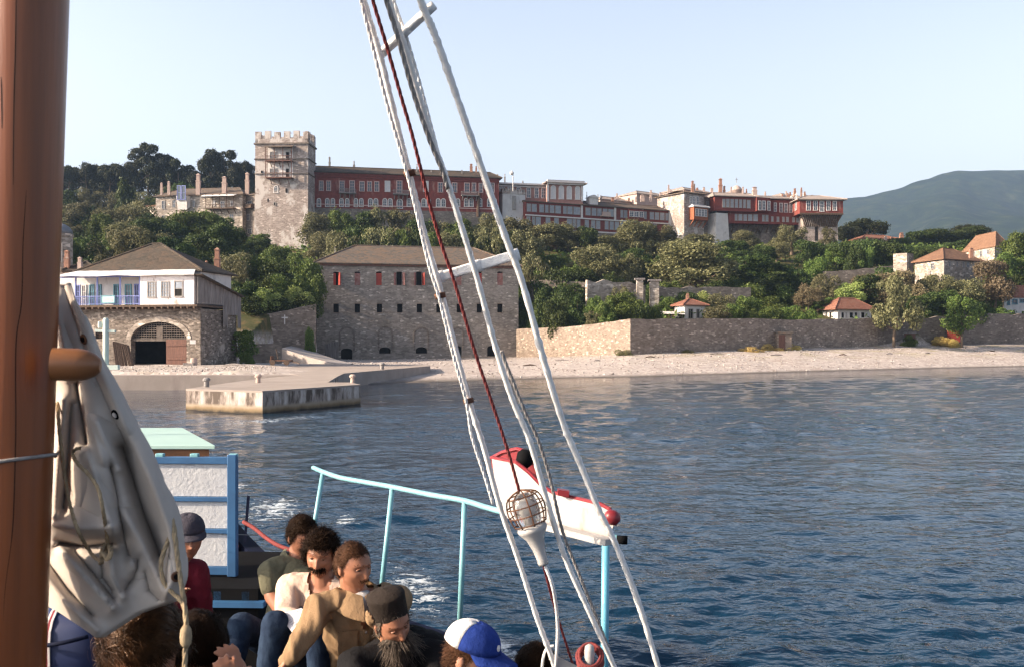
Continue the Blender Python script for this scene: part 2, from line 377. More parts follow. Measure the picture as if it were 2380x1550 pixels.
def make_ground():
    t = NT('ground')
    sep = t.n.new("ShaderNodeSeparateXYZ"); t.link(t.tc.outputs['Object'], sep.inputs[0]); z = sep.outputs[2]
    v = t.mapv((1, 1, 1))
    peb = t.vor(t.mapv((3.2, 3.2, 3.2)), 1.0, out='Color'); sp = t.n.new("ShaderNodeSeparateColor"); t.link(peb, sp.inputs[0])
    sand = t.ramp(sp.outputs[0], [(0.0, (0.33, 0.27, 0.245)), (0.5, (0.47, 0.405, 0.37)), (1.0, (0.60, 0.53, 0.49))])
    sand = t.mix(t.ramp(t.noise(t.mapv((0.12, 0.5, 1)), 1.0, 6, 0.7), [(0.52, 0.0), (0.68, 0.75)]), sand, (0.33, 0.26, 0.22))
    wet = t.ramp(z, [(0.02, 1.0), (0.22, 0.0)]); sand = t.mix(wet, sand, (0.13, 0.11, 0.095))
    weedy = t.math('MULTIPLY', t.ramp(t.noise(v, 0.25, 5, 0.7), [(0.5, 0.0), (0.6, 1.0)]), t.ramp(t.math('MULTIPLY', z, 0.1), [(0.10, 0.0), (0.2, 1.0)]))
    sand = t.mix(t.math('MULTIPLY', weedy, 0.5), sand, (0.30, 0.26, 0.12))
    n = t.noise(v, 0.35, 6, 0.7)
    soil = t.ramp(n, [(0.3, (0.045, 0.06, 0.02)), (0.5, (0.09, 0.085, 0.035)), (0.66, (0.20, 0.13, 0.06)), (0.8, (0.11, 0.11, 0.04))])
    c = t.mix(t.ramp(t.math('MULTIPLY', z, 0.1), [(0.40, 0.0), (0.55, 1.0)]), sand, soil)
    t.bump(t.noise(v, 2.5, 6, 0.7), 0.6, 0.12)
    m = t.done(c, 0.95, 0.15)
    cols = np.concatenate([np.arange(-1500, -200, 50), np.arange(-200, 2600, 7), np.arange(2600, 3901, 50)])
    rows = np.concatenate([np.linspace(60, 76, 12), np.linspace(76.6, 77.4, 5), np.linspace(78, 200, 330), np.linspace(201, 420, 120), np.linspace(425, 1200, 60)])
    PX, Y = np.meshgrid(cols, rows); Z = terr(PX, Y); Xw = (PX - 1190) / F * Y
    bumpy = np.clip((Z - 0.2) / 2, 0, 1)
    Z = Z + 0.10 * fbm(Xw / 3.0, Y / 3.0, 3) * bumpy + 0.5 * fbm(Xw / 14, Y / 14, 5) * np.clip((Z - 8) / 8, 0, 1)
    beach = (Z > 0.0) & (Z < 3.2)
    Z = Z + beach * 0.05 * fbm(Xw / 1.2, Y / 2.0, 9)
    tag(grid_mesh('ground', Xw, Y, Z, m), kind='structure')
make_ground()

# ================================================================ sea
def make_sea():
    t = NT('water')
    v = t.mapv((1, 1, 1))
    # foam where the boat has churned the water (white bubbles lie on the surface)
    g = t.n.new("ShaderNodeAttribute"); g.attribute_name = 'foam'
    f1 = t.noise(t.mapv((1.0, 1.6, 1)), 3.2, 7, 0.72, dist=0.6); f2 = t.noise(v, 14.0, 4, 0.7)
    fm = t.math('ADD', t.math('MULTIPLY', f1, 0.75), t.math('MULTIPLY', f2, 0.25))
    f = t.math('ADD', fm, t.math('MULTIPLY', t.math('SUBTRACT', g.outputs['Fac'], 1.0), 0.30))
    foam = t.ramp(f, [(0.505, 0.0), (0.53, 0.5), (0.62, 1.0)])
    c = t.mix(foam, (0.004, 0.024, 0.052), (0.66, 0.71, 0.75))
    t.link(t.mix(foam, 0.05, 0.7), t.b.inputs['Roughness'])
    b1 = t.noise(t.mapv((1.0, 1.5, 1)), 1.6, 3, 0.5, dist=0.3); b2 = t.noise(t.mapv((1.0, 1.4, 1)), 6.0, 2, 0.5)
    h = t.math('ADD', t.math('MULTIPLY', b1, 1.0), t.math('MULTIPLY', b2, 0.24))
    t.bump(h, 0.42, 0.10); bn = [x for x in t.n if x.type == 'BUMP'][0]
    rp = t.n.new("ShaderNodeAttribute"); rp.attribute_name = 'ripple'; t.link(t.math('MULTIPLY', rp.outputs['Fac'], 0.85), bn.inputs['Strength'])
    m = t.done(c, 0.05, 0.30); t.b.inputs['IOR'].default_value = 1.333
    t.link(t.math('ADD', t.math('MULTIPLY', foam, 0.6), 0.05), t.b.inputs['Roughness'])
    cols = np.concatenate([np.arange(-2600, -100, 60), np.arange(-100, 2480, 3.2), np.arange(2500, 5000, 60)])
    k = np.arange(0, 760); rows = 3.0 * (1.0062 ** k); rows = rows[rows < 230]
    rows = np.concatenate([[1.0, 1.6, 2.2, 2.6], rows])
    PX, Y = np.meshgrid(cols, rows); Xw = (PX - 1190) / F * Y
    r = np.random.RandomState(11); Z = np.zeros_like(Xw)
    dx = Y * 3.2 / F; dy = Y * 0.0062
    wind = R(-68)
    for i in range(70):
        lam = 0.28 * (22 ** r.rand()); th = wind + r.randn() * 0.62; kk = 2 * math.pi / lam
        A = 0.0052 * lam ** 0.92 * (0.5 + r.rand())
        if lam > 1.6: A *= 0.6
        if lam > 3.2: A *= 0.6
        att = np.clip((lam / (2.2 * dy) - 1), 0, 1) * np.clip((lam / (2.2 * dx) - 1), 0, 1)
        ph = kk * (Xw * math.cos(th) + Y * math.sin(th)) + r.rand() * 6.28
        ph = ph + 0.9 * np.sin(kk * 0.23 * (Xw * math.sin(th) - Y * math.cos(th)) + r.rand() * 6.28)
        Z += att * A * np.sin(ph)
    # rough and smooth lanes
    lane = 0.72 + 0.42 * fbm(Xw / 16, Y / 6, 21, 3)
    ysh_ = np.interp(PX, _sx, _sY); shoref = .30 + .70 * np.clip((ysh_ - 8 - Y) / 42, 0, 1)
    ripple = np.clip(lane * .8 + .3, .30, 1.25) * shoref; Z *= np.clip(lane * .7 + .3, 0.3, 1.25) * shoref
    edge = np.clip((PX + 2600) / 500, 0, 1) * np.clip((5000 - PX) / 500, 0, 1) * np.clip((Y - 1.0) / 1.5, 0, 1)
    Z *= edge
    o = grid_mesh('sea_water', Xw, Y, Z, m)
    PY = HZ + HC * F / Y
    foam = np.zeros_like(Z)
    def el(cx, cy, rx, ry, ang=0, a=1.0):
        nonlocal foam
        c, s = math.cos(R(ang)), math.sin(R(ang)); x = PX - cx; y = PY - cy
        d = ((x * c + y * s) / rx) ** 2 + ((-x * s + y * c) / ry) ** 2
        foam = np.maximum(foam, a * np.exp(-d * 1.2))
    el(640, 1185, 130, 60, -8, 1.10); el(690, 1300, 170, 70, -10, 1.06); el(800, 1210, 60, 40, 0, 1.0)
    el(970, 1370, 140, 100, 25, 1.06); el(1170, 1500, 60, 55, 40, 1.2)
    el(1120, 1470, 120, 50, 40, 0.7); el(640, 975, 240, 9, -5, 1.0); el(420, 1003, 130, 12, -3, .95); el(540, 1130, 90, 30, -8, 1.0)
    at = o.data.attributes.new('foam', 'FLOAT', 'POINT'); at.data.foreach_set('value', foam.ravel().astype(np.float32))
    at = o.data.attributes.new('ripple', 'FLOAT', 'POINT'); at.data.foreach_set('value', ripple.ravel().astype(np.float32))
    tag(o, kind='structure')
    mb = MB()
    mb.add([(-3000, -3000, -0.35), (3000, -3000, -0.35), (3000, 1200, -0.35), (-3000, 1200, -0.35)], [(0, 1, 2, 3)])
    s2 = mb.build('open_water', m); tag(s2, kind='structure')
make_sea()

# ================================================================ mountain behind
def make_mountain():
    t = NT('hill_woods'); v = t.mapv((0.012, 0.012, 0.012))
    n = t.noise(v, 1.0, 8, 0.75); n2 = t.vor(t.mapv((0.035, 0.035, 0.035)), 1.0)
    c = t.mix(n2, t.ramp(n, [(0.35, (0.015, 0.035, 0.010)), (0.5, (0.045, 0.075, 0.022)), (0.66, (0.12, 0.13, 0.05))]), (0.015, 0.03, 0.010))
    t.bump(t.noise(t.mapv((0.025, 0.025, 0.025)), 1.0, 8, 0.85), 1.0, 70.0)
    m = t.done(c, 0.9, 0.1)
    px = np.arange(1500, 4200, 8.0); Y = np.linspace(1500, 3600, 150)
    sil_x = [1500, 1760, 1880, 1960, 2010, 2050, 2100, 2150, 2185, 2225, 2260, 2380, 2600, 3000, 4200]
    sil_y = [640, 520, 474, 463, 461, 450, 440, 420, 405, 397, 398, 396, 380, 420, 480]
    PXg, Yg = np.meshgrid(px, Y); Xw = (PXg - 1190) / F * Yg
    top = HC + (HZ - np.interp(PXg, sil_x, sil_y)) / F * 3000
    t_ = (Yg - 1500) / 1500
    prof = np.where(t_ < 1, np.clip(t_, 0, 1) ** 0.85, 1 - (t_ - 1) * 0.9)
    Z = top * prof
    rid = fbm(Xw / 260 + 0.3 * np.sin(Yg / 300), Yg / 380, 31, 5)
    Z = Z + 9 * fbm(Xw / 60, Yg / 80, 61, 3) * np.clip(t_ * 3, 0, 1) * np.where(t_ < .93, 1, .35) + (26 + 60 * np.sin(np.pi * np.clip(t_, 0, 1))) * rid * np.clip(t_ * 3, 0, 1) * np.where(t_ < 0.93, 1, np.clip((1 - t_) / 0.07, 0, 1) * 0.92 + 0.08)
    o = grid_mesh('hill_range', Xw, Yg, Z, m); tag(o, kind='structure')
make_mountain()

# ================================================================ air
def make_haze():
    mb = MB(); x0, x1, y0, y1, z0, z1 = -3300, 7000, -3100, 3800, -12, 700
    mb.hexa([(x0, y0, z0), (x1, y0, z0), (x1, y1, z0), (x0, y1, z0), (x0, y0, z1), (x1, y0, z1), (x1, y1, z1), (x0, y1, z1)])
    m = bpy.data.materials.new('haze'); m.use_nodes = True; t = m.node_tree; t.nodes.clear()
    out = t.nodes.new('ShaderNodeOutputMaterial'); pv = t.nodes.new('ShaderNodeVolumePrincipled')
    pv.inputs['Color'].default_value = (0.40, 0.57, 0.86, 1); pv.inputs['Density'].default_value = 0.00015; pv.inputs['Anisotropy'].default_value = 0.2
    t.links.new(pv.outputs[0], out.inputs['Volume'])
    o = mb.build('haze', m); tag(o, 'pale blue summer haze lying over the far hills', 'haze', kind='stuff')
make_haze()
# ================================================================ building kit
class Face:
    """a vertical facade plane from A to B (left to right as seen); built at its real distance"""
    def __init__(s, pxa, Ya, pxb, Yb):
        s.A = np.array([X(pxa, Ya), Ya]); s.B = np.array([X(pxb, Yb), Yb]); s.init()
    def init(s):
        d = s.B - s.A; s.L = float(np.linalg.norm(d)); s.u = d / s.L
        s.n = np.array([s.u[1], -s.u[0]])      # outward, towards the sea
        s.rot = math.atan2(s.u[1], s.u[0]); return s
    def at(s, px, py):
        k = (px - 1190) / F; sx = (k * s.A[1] - s.A[0]) / (s.u[0] - k * s.u[1])
        Y = s.A[1] + sx * s.u[1]; return sx, HC + (HZ - py) / F * Y
    def pt(s, a, z, out=0.0):
        p = s.A + s.u * a + s.n * out; return (p[0], p[1], z)
def face_pts(A, B):
    f = Face.__new__(Face); f.A = np.array(A, float); f.B = np.array(B, float); return f.init()

def arc(x0, x1, zs, zt, n=10):
    """arch curve from (x0,zs) to (x1,zs) with crown zt"""
    xm = (x0 + x1) / 2; rx = (x1 - x0) / 2
    return [(xm - rx * math.cos(math.pi * i / n), zs + (zt - zs) * math.sin(math.pi * i / n)) for i in range(n + 1)]

def holed_wall(mb, f, s0, s1, z0, z1, holes, thick=0.45, zb=None):
    """holes: (a0,a1,z0,z1,arch height)"""
    xs = sorted({s0, s1} | {h[0] for h in holes} | {h[1] for h in holes}); zs = sorted({z0, z1} | {h[2] for h in holes} | {h[3] for h in holes})
    xs = [x for x in xs if s0 <= x <= s1]; zs = [z for z in zs if z0 <= z <= z1]
    for i in range(len(xs) - 1):
        j = 0
        while j < len(zs) - 1:
            xc = (xs[i] + xs[i + 1]) / 2
            def inh(j): zc = (zs[j] + zs[j + 1]) / 2; return any(h[0] < xc < h[1] and h[2] < zc < h[3] for h in holes)
            if inh(j): j += 1; continue
            k = j
            while k + 1 < len(zs) - 1 and not inh(k + 1): k += 1
            mb.add([f.pt(xs[i], zs[j]), f.pt(xs[i + 1], zs[j]), f.pt(xs[i + 1], zs[k + 1]), f.pt(xs[i], zs[k + 1])], [(0, 1, 2, 3)])
            j = k + 1
    for a0, a1, b0, b1, ar in holes:
        if ar > 0:
            cv = arc(a0, a1, b1 - ar, b1)
            for (xa, za), (xb, zb_) in zip(cv[:-1], cv[1:]):
                mb.add([f.pt(xa, za), f.pt(xb, zb_), f.pt(xb, b1), f.pt(xa, b1)], [(0, 1, 2, 3)])
            loop = [(a1, b0)] + list(reversed(cv)) + [(a0, b0)]
        else:
            loop = [(a1, b0), (a1, b1), (a0, b1), (a0, b0)]
        loop = loop + [loop[0]]
        for (xa, za), (xb, zb_) in zip(loop[:-1], loop[1:]):
            mb.add([f.pt(xa, za), f.pt(xb, zb_), f.pt(xb, zb_, -thick), f.pt(xa, za, -thick)], [(0, 1, 2, 3)])

def shell(mb, f, z0, z1, depth, holes=(), thick=0.45, z0b=None, lip=0.0):
    """four walls with real openings in the front"""
    holed_wall(mb, f, 0, f.L, z0, z1, list(holes), thick)
    zb = z0 if z0b is None else z0b
    a, b, c, d = f.pt(0, 0), f.pt(f.L, 0), f.pt(f.L, 0, -depth), f.pt(0, 0, -depth)
    for p, q in ((b, c), (c, d), (d, a)):
        mb.add([(p[0], p[1], zb), (q[0], q[1], zb), (q[0], q[1], z1), (p[0], p[1], z1)], [(0, 1, 2, 3)])
    mb.add([(a[0], a[1], z1), (b[0], b[1], z1), (c[0], c[1], z1), (d[0], d[1], z1)], [(0, 1, 2, 3)])

def hip(mb, f, z, depth, rise, over=0.5, inset=None, t=0.22, s0=0, s1=None, inset2=None, back=0.0, ridge=0.5):
    s1 = f.L if s1 is None else s1
    a0, a1 = s0 - over, s1 + over; n0, n1 = over, -(depth + over)
    ins = depth / 2 if inset is None else inset; ins2 = ins if inset2 is None else inset2
    nm = n0 + (n1 - n0) * ridge
    base = [f.pt(a0, z, n0), f.pt(a1, z, n0), f.pt(a1, z, n1), f.pt(a0, z, n1)]
    up = [(x, y, zz + t) for x, y, zz in base]; r0 = f.pt(a0 + ins, z + t + rise, nm); r1 = f.pt(a1 - ins2, z + t + rise, nm)
    mb.add(base + up + [r0, r1], [(3, 2, 1, 0), (0, 1, 5, 4), (1, 2, 6, 5), (2, 3, 7, 6), (3, 0, 4, 7), (4, 5, 9, 8), (6, 7, 8, 9), (5, 6, 9), (7, 4, 8)])
    # ridge and hip tiles
    for p, q in ((r0, r1), (up[0], r0), (up[1], r1)):
        if (Vector(p) - Vector(q)).length > 0.3: mb.tube([Vector(p) + Vector((0, 0, .02)), Vector(q) + Vector((0, 0, .02))], 0.13, 6)

_wc = {}
def window_mesh(wd, ht, style):
    """style: frame material, nx, nz, arched, pane material, recessed depth"""
    key = (round(wd, 1), round(ht, 1), style)
    if key in _wc: return _wc[key]
    wd, ht = key[0], key[1]; fm, nx, nz, ar, gm, fw, proud = style
    mb = MB(); f = face_pts((0, 0), (1, 0)); T = 0.10
    def fr(x0, x1, z0, z1, o0, o1):
        c = [];
        for z in (z0, z1):
            for x, o in ((x0, o1), (x1, o1), (x1, o0), (x0, o0)): c.append((x, -o, z))
        mb.hexa(c)
    h = wd / 2
    if ar:
        zs = ht - h
        out = [(-h, 0), *arc(-h, h, zs, ht, 10), (h, 0)]; inn = [(-h + fw, 0), *arc(-h + fw, h - fw, zs, ht - fw, 10), (h - fw, 0)]
        for i in range(len(out) - 1):
            (xa, za), (xb, zb) = out[i], out[i + 1]; (xc, zc), (xd, zd) = inn[i], inn[i + 1]
            mb.hexa([(xa, 0, za), (xc, 0, zc), (xd, 0, zd), (xb, 0, zb), (xa, -proud, za), (xc, -proud, zc), (xd, -proud, zd), (xb, -proud, zb)])
        top = ht - fw * 0.6
    else:
        fr(-h, -h + fw, 0, ht, -T, proud); fr(h - fw, h, 0, ht, -T, proud); fr(-h + fw, h - fw, ht - fw, ht, -T, proud); top = ht - fw
    fr(-h - 0.03, h + 0.03, -0.10, 0.02, -T, proud + 0.06)
    for i in range(1, nx): x = -h + wd * i / nx; fr(x - .035, x + .035, 0.02, top, -0.05, 0.0)
    for i in range(1, nz): z = ht * i / nz; fr(-h + fw * .9, h - fw * .9, z - .03, z + .03, -0.05, 0.004)
    gb = MB(); gb.add([(-h + fw * .5, .03, 0.01), (h - fw * .5, .03, 0.01), (h - fw * .5, .03, ht - (h * .45 if ar else fw * .5)), (-h + fw * .5, .03, ht - (h * .45 if ar else fw * .5))], [(0, 1, 2, 3)])
    if ar: gb.add([(x * .93, .03, z) for x, z in [(-h + fw * .5, ht - h * .45 - .01)] + arc(-h, h, ht - h, ht - fw * .5, 10)[3:8] + [(h - fw * .5, ht - h * .45 - .01)]], [tuple(range(7))])
    fo = mb.build('window', M[fm]); go = gb.build('pane', M[gm])
    me, gme = fo.data, go.data; bpy.data.objects.remove(fo); bpy.data.objects.remove(go)
    _wc[key] = (me, gme); return _wc[key]
def put_window(root, f, a, z, wd, ht, style, out=0.0, name='window'):
    me, gme = window_mesh(wd, ht, style)
    o = bpy.data.objects.new(name, me); COL.objects.link(o); o.parent = root
    o.location = Vector(f.pt(a, z, out)) - wloc(root); o.rotation_euler = (0, 0, f.rot)
    g = bpy.data.objects.new('pane', gme); COL.objects.link(g); g.parent = o
    return o
def wins(root, f, rects, style, out=0.06, name='window'):
    for x0, y0, x1, y1 in rects:
        a0, z0 = f.at(x0, y1); a1, _ = f.at(x1, y1); _, z1 = f.at((x0 + x1) / 2, y0)
        put_window(root, f, (a0 + a1) / 2, z0, a1 - a0, z1 - z0, style, out, name)
def holes_for(f, rects, arch=0, shrink=0.1):
    out = []
    for x0, y0, x1, y1 in rects:
        a0, z0 = f.at(x0, y1); a1, _ = f.at(x1, y1); _, z1 = f.at((x0 + x1) / 2, y0)
        out.append((a0 + shrink, a1 - shrink, z0, z1 - shrink, ((a1 - a0) / 2 - shrink) * arch))
    return out

def chimney(parent, x, y, z0, z1, w=0.9, mat='chimbrick', kind=0, name='chimney'):
    mb = MB(); h = z1 - z0; o = (x - w / 2, y - w / 2)
    u = (1, 0); n = (0, 1)
    mb.box(o, u, n, w, w, z0, z0 + h * .62)
    mb.box((x - w * .58, y - w * .58), u, n, w * 1.16, w * 1.16, z0 + h * .62, z0 + h * .66)
    if kind == 0:
        mb.box((x - w * .4, y - w * .4), u, n, w * .8, w * .8, z0 + h * .66, z0 + h * .93)
        mb.hexa([(x - w * .55, y - w * .55, z0 + h * .93), (x + w * .55, y - w * .55, z0 + h * .93), (x + w * .55, y + w * .55, z0 + h * .93), (x - w * .55, y + w * .55, z0 + h * .93),
                 (x - w * .12, y - w * .12, z1), (x + w * .12, y - w * .12, z1), (x + w * .12, y + w * .12, z1), (x - w * .12, y + w * .12, z1)])
    elif kind == 1:
        mb.lathe((x, y, z0 + h * .66), [(w * .33, 0), (w * .28, h * .22), (w * .42, h * .23), (w * .42, h * .28), (w * .2, h * .34)], n=8)
    else:
        mb.lathe((x, y, z0 + h * .3), [(w * .3, 0), (w * .27, h * .6), (w * .5, h * .62), (w * .05, h * .7)], n=8)
    return mb.build(name, M[mat], parent)
def chim_px(parent, px, ytop, Y, wpx, ybase, mat='chimbrick', kind=0):
    return chimney(parent, X(px, Y), Y, ZZ(ybase, Y), ZZ(ytop, Y), wpx * Y / F, mat, kind)

W_RED = ('pinktrim', 2, 3, False, 'glass', 0.20, 0.06)
W_REDA = ('whitetrim', 2, 3, True, 'glass', 0.20, 0.06)
W_CURT = ('whitetrim', 2, 2, False, 'curtain', 0.16, 0.06)
W_DOOR = ('pinktrim', 2, 4, False, 'glass', 0.20, 0.06)
W_WHITE = ('whitetrim', 2, 3, False, 'glass', 0.16, 0.05)
W_GREY = ('greytrim', 2, 2, False, 'glass', 0.14, 0.05)
W_BAND = ('greytrim', 3, 3, False, 'glasslight', 0.14, 0.05)
W_BIG = ('whitetrim', 2, 4, True, 'curtain', 0.22, 0.06)

# ---------------------------------------------------------------- defence tower
def make_tower():
    root = thing('stone_tower', 'tall square crenellated stone tower with wooden balconies, highest building on the shore', 'tower', (X(653, 240), 242, TZ(653, 240)))
    Y = 240; f = Face(593, Y, 716, Y - .8)
    zt = ZZ(336, Y); zb = 22; depth = 7.0
    top = [f.pt(0, zt), f.pt(f.L, zt), f.pt(f.L, zt, -depth), f.pt(0, zt, -depth)]
    zm = ZZ(430, Y)
    mid = [f.pt(0, zm), f.pt(f.L, zm), f.pt(f.L, zm, -depth), f.pt(0, zm, -depth)]
    bt = [f.pt(-.25, zb, .6), f.pt(f.L + .1, zb, .6), f.pt(f.L + .1, zb, -depth - .6), f.pt(-.25, zb, -depth - .6)]
    mb = MB(); mb.add(bt + mid + top, [(0, 1, 5, 4), (1, 2, 6, 5), (2, 3, 7, 6), (3, 0, 4, 7), (4, 5, 9, 8), (5, 6, 10, 9), (6, 7, 11, 10), (7, 4, 8, 11), (8, 9, 10, 11)])
    mb.build('wall', M['towerstone'], root)
    cb = MB(); t = 0.7
    for lo, hi, pr in ((zt - .1, zt + .25, .18), (ZZ(372, Y), ZZ(370, Y), .12), (ZZ(406, Y), ZZ(404.5, Y), .12)):
        for a, b in ((f.pt(-pr, 0, pr), f.pt(f.L + pr, 0, pr)), (f.pt(f.L + pr, 0, pr), f.pt(f.L + pr, 0, -depth - pr)), (f.pt(-pr, 0, pr), f.pt(-pr, 0, -depth - pr))):
            cb.bar((a[0], a[1], (lo + hi) / 2), (b[0], b[1], (lo + hi) / 2), .3, hi - lo)
    cb.build('string_course', M['darkstone'], root)
    pb = MB()
    for (A, B) in ((f.pt(0, 0), f.pt(f.L, 0)), (f.pt(f.L, 0), f.pt(f.L, 0, -depth)), (f.pt(f.L, 0, -depth), f.pt(0, 0, -depth)), (f.pt(0, 0, -depth), f.pt(0, 0))):
        g = face_pts(A[:2], B[:2]); zl = zt + .25
        pb.box(g.A - g.n * t, g.u, g.n, g.L, t, zl, zl + 1.0)
        nm = 6; pitch = (g.L + 1.1) / nm
        for i in range(nm):
            w_ = pitch * .62; a = i * pitch
            pb.box(g.A + g.u * a - g.n * (t - .003), g.u, g.n, min(w_, g.L - a), t, zl + 1.0, zl + 2.75 + .15 * math.sin(i * 2.1))
    pb.build('battlement', M['towerstone'], root)
    cr = MB(); cx, cy = X(666, Y), Y + 4; cr.tube([(cx, cy, zt), (cx, cy, ZZ(298, Y))], .06, 5); cr.bar((cx - .5, cy, ZZ(302, Y)), (cx + .5, cy, ZZ(302, Y)), .1, .12)
    cr.build('roof_cross', M['chimgrey'], root)
    # balconies
    for k, (ytop, ybot, z_r) in enumerate(((346, 376, True), (378, 415, False))):
        a0, zf = f.at(622, ybot); a1, _ = f.at(682, ybot); zc = ZZ(ytop, Y)
        b = MB(); d = 1.7
        b.box(f.A + f.u * a0, f.u, f.n, a1 - a0, d, zf - .25, zf)
        for i in range(4):
            a = a0 + (a1 - a0) * i / 3; b.bar(f.pt(a, zf, d - .1), f.pt(a, zc, d - .1), .16, .16, (1, 0, 0))
        b.bar(f.pt(a0, zf + 1.0, d - .1), f.pt(a1, zf + 1.0, d - .1), .1, .12)
        for i in range(20):
            a = a0 + (a1 - a0) * i / 19; b.bar(f.pt(a, zf, d - .1), f.pt(a, zf + 1, d - .1), .05, .05, (1, 0, 0))
        for i in range(3):
            a = a0 + (a1 - a0) * (i + .5) / 3; b.bar(f.pt(a, zf - 1.5, 0), f.pt(a, zf - .2, d - .2), .14, .14)
        bo = b.build('balcony', M['doorwood'], root)
        if z_r:
            r = MB(); r.hexa([f.pt(a0 - .4, zc - .1, d + .4), f.pt(a1 + .4, zc - .1, d + .4), f.pt(a1 + .2, zc + .5, 0), f.pt(a0 - .2, zc + .5, 0), f.pt(a0 - .4, zc, d + .4), f.pt(a1 + .4, zc, d + .4), f.pt(a1 + .2, zc + .65, 0), f.pt(a0 - .2, zc + .65, 0)])
            r.build('roof', M['slatebrown'], bo)
        p = MB(); p.add([f.pt(a0 + .1, zf, .03), f.pt(a1 - .1, zf, .03), f.pt(a1 - .1, zc, .03), f.pt(a0 + .1, zc, .03)], [(0, 1, 2, 3)])
        p.build('plaster_wall', M['whitewall'], root)
        wins(root, f, [(627, ybot - 22, 634, ybot - 6), (638, ybot - 22, 645, ybot - 6)], W_GREY, .08)
        wins(root, f, [(664, ybot - 22, 673, ybot - 2)], ('greytrim', 1, 1, False, 'dark', .12, .05), .08, 'door')
    wins(root, f, [(636, 432, 647, 449)], ('whitetrim', 2, 3, True, 'glass', .2, .05), .08)
    wins(root, f, [(636, 470, 642, 478)], ('greytrim', 1, 1, True, 'dark', .12, .05), .22)
    for (x0, y0, x1, y1) in ((607, 398, 610, 406), (664, 440, 667, 449), (622, 463, 624, 470), (676, 352, 679, 358)):
        s = MB(); a, z = f.at(x0, y1); a1, _ = f.at(x1, y1); s.box(f.A + f.u * a + f.n * .0, f.u, f.n, a1 - a, .20, z, ZZ(y0, Y)); s.build('arrow_slit', M['dark'], root)
make_tower()

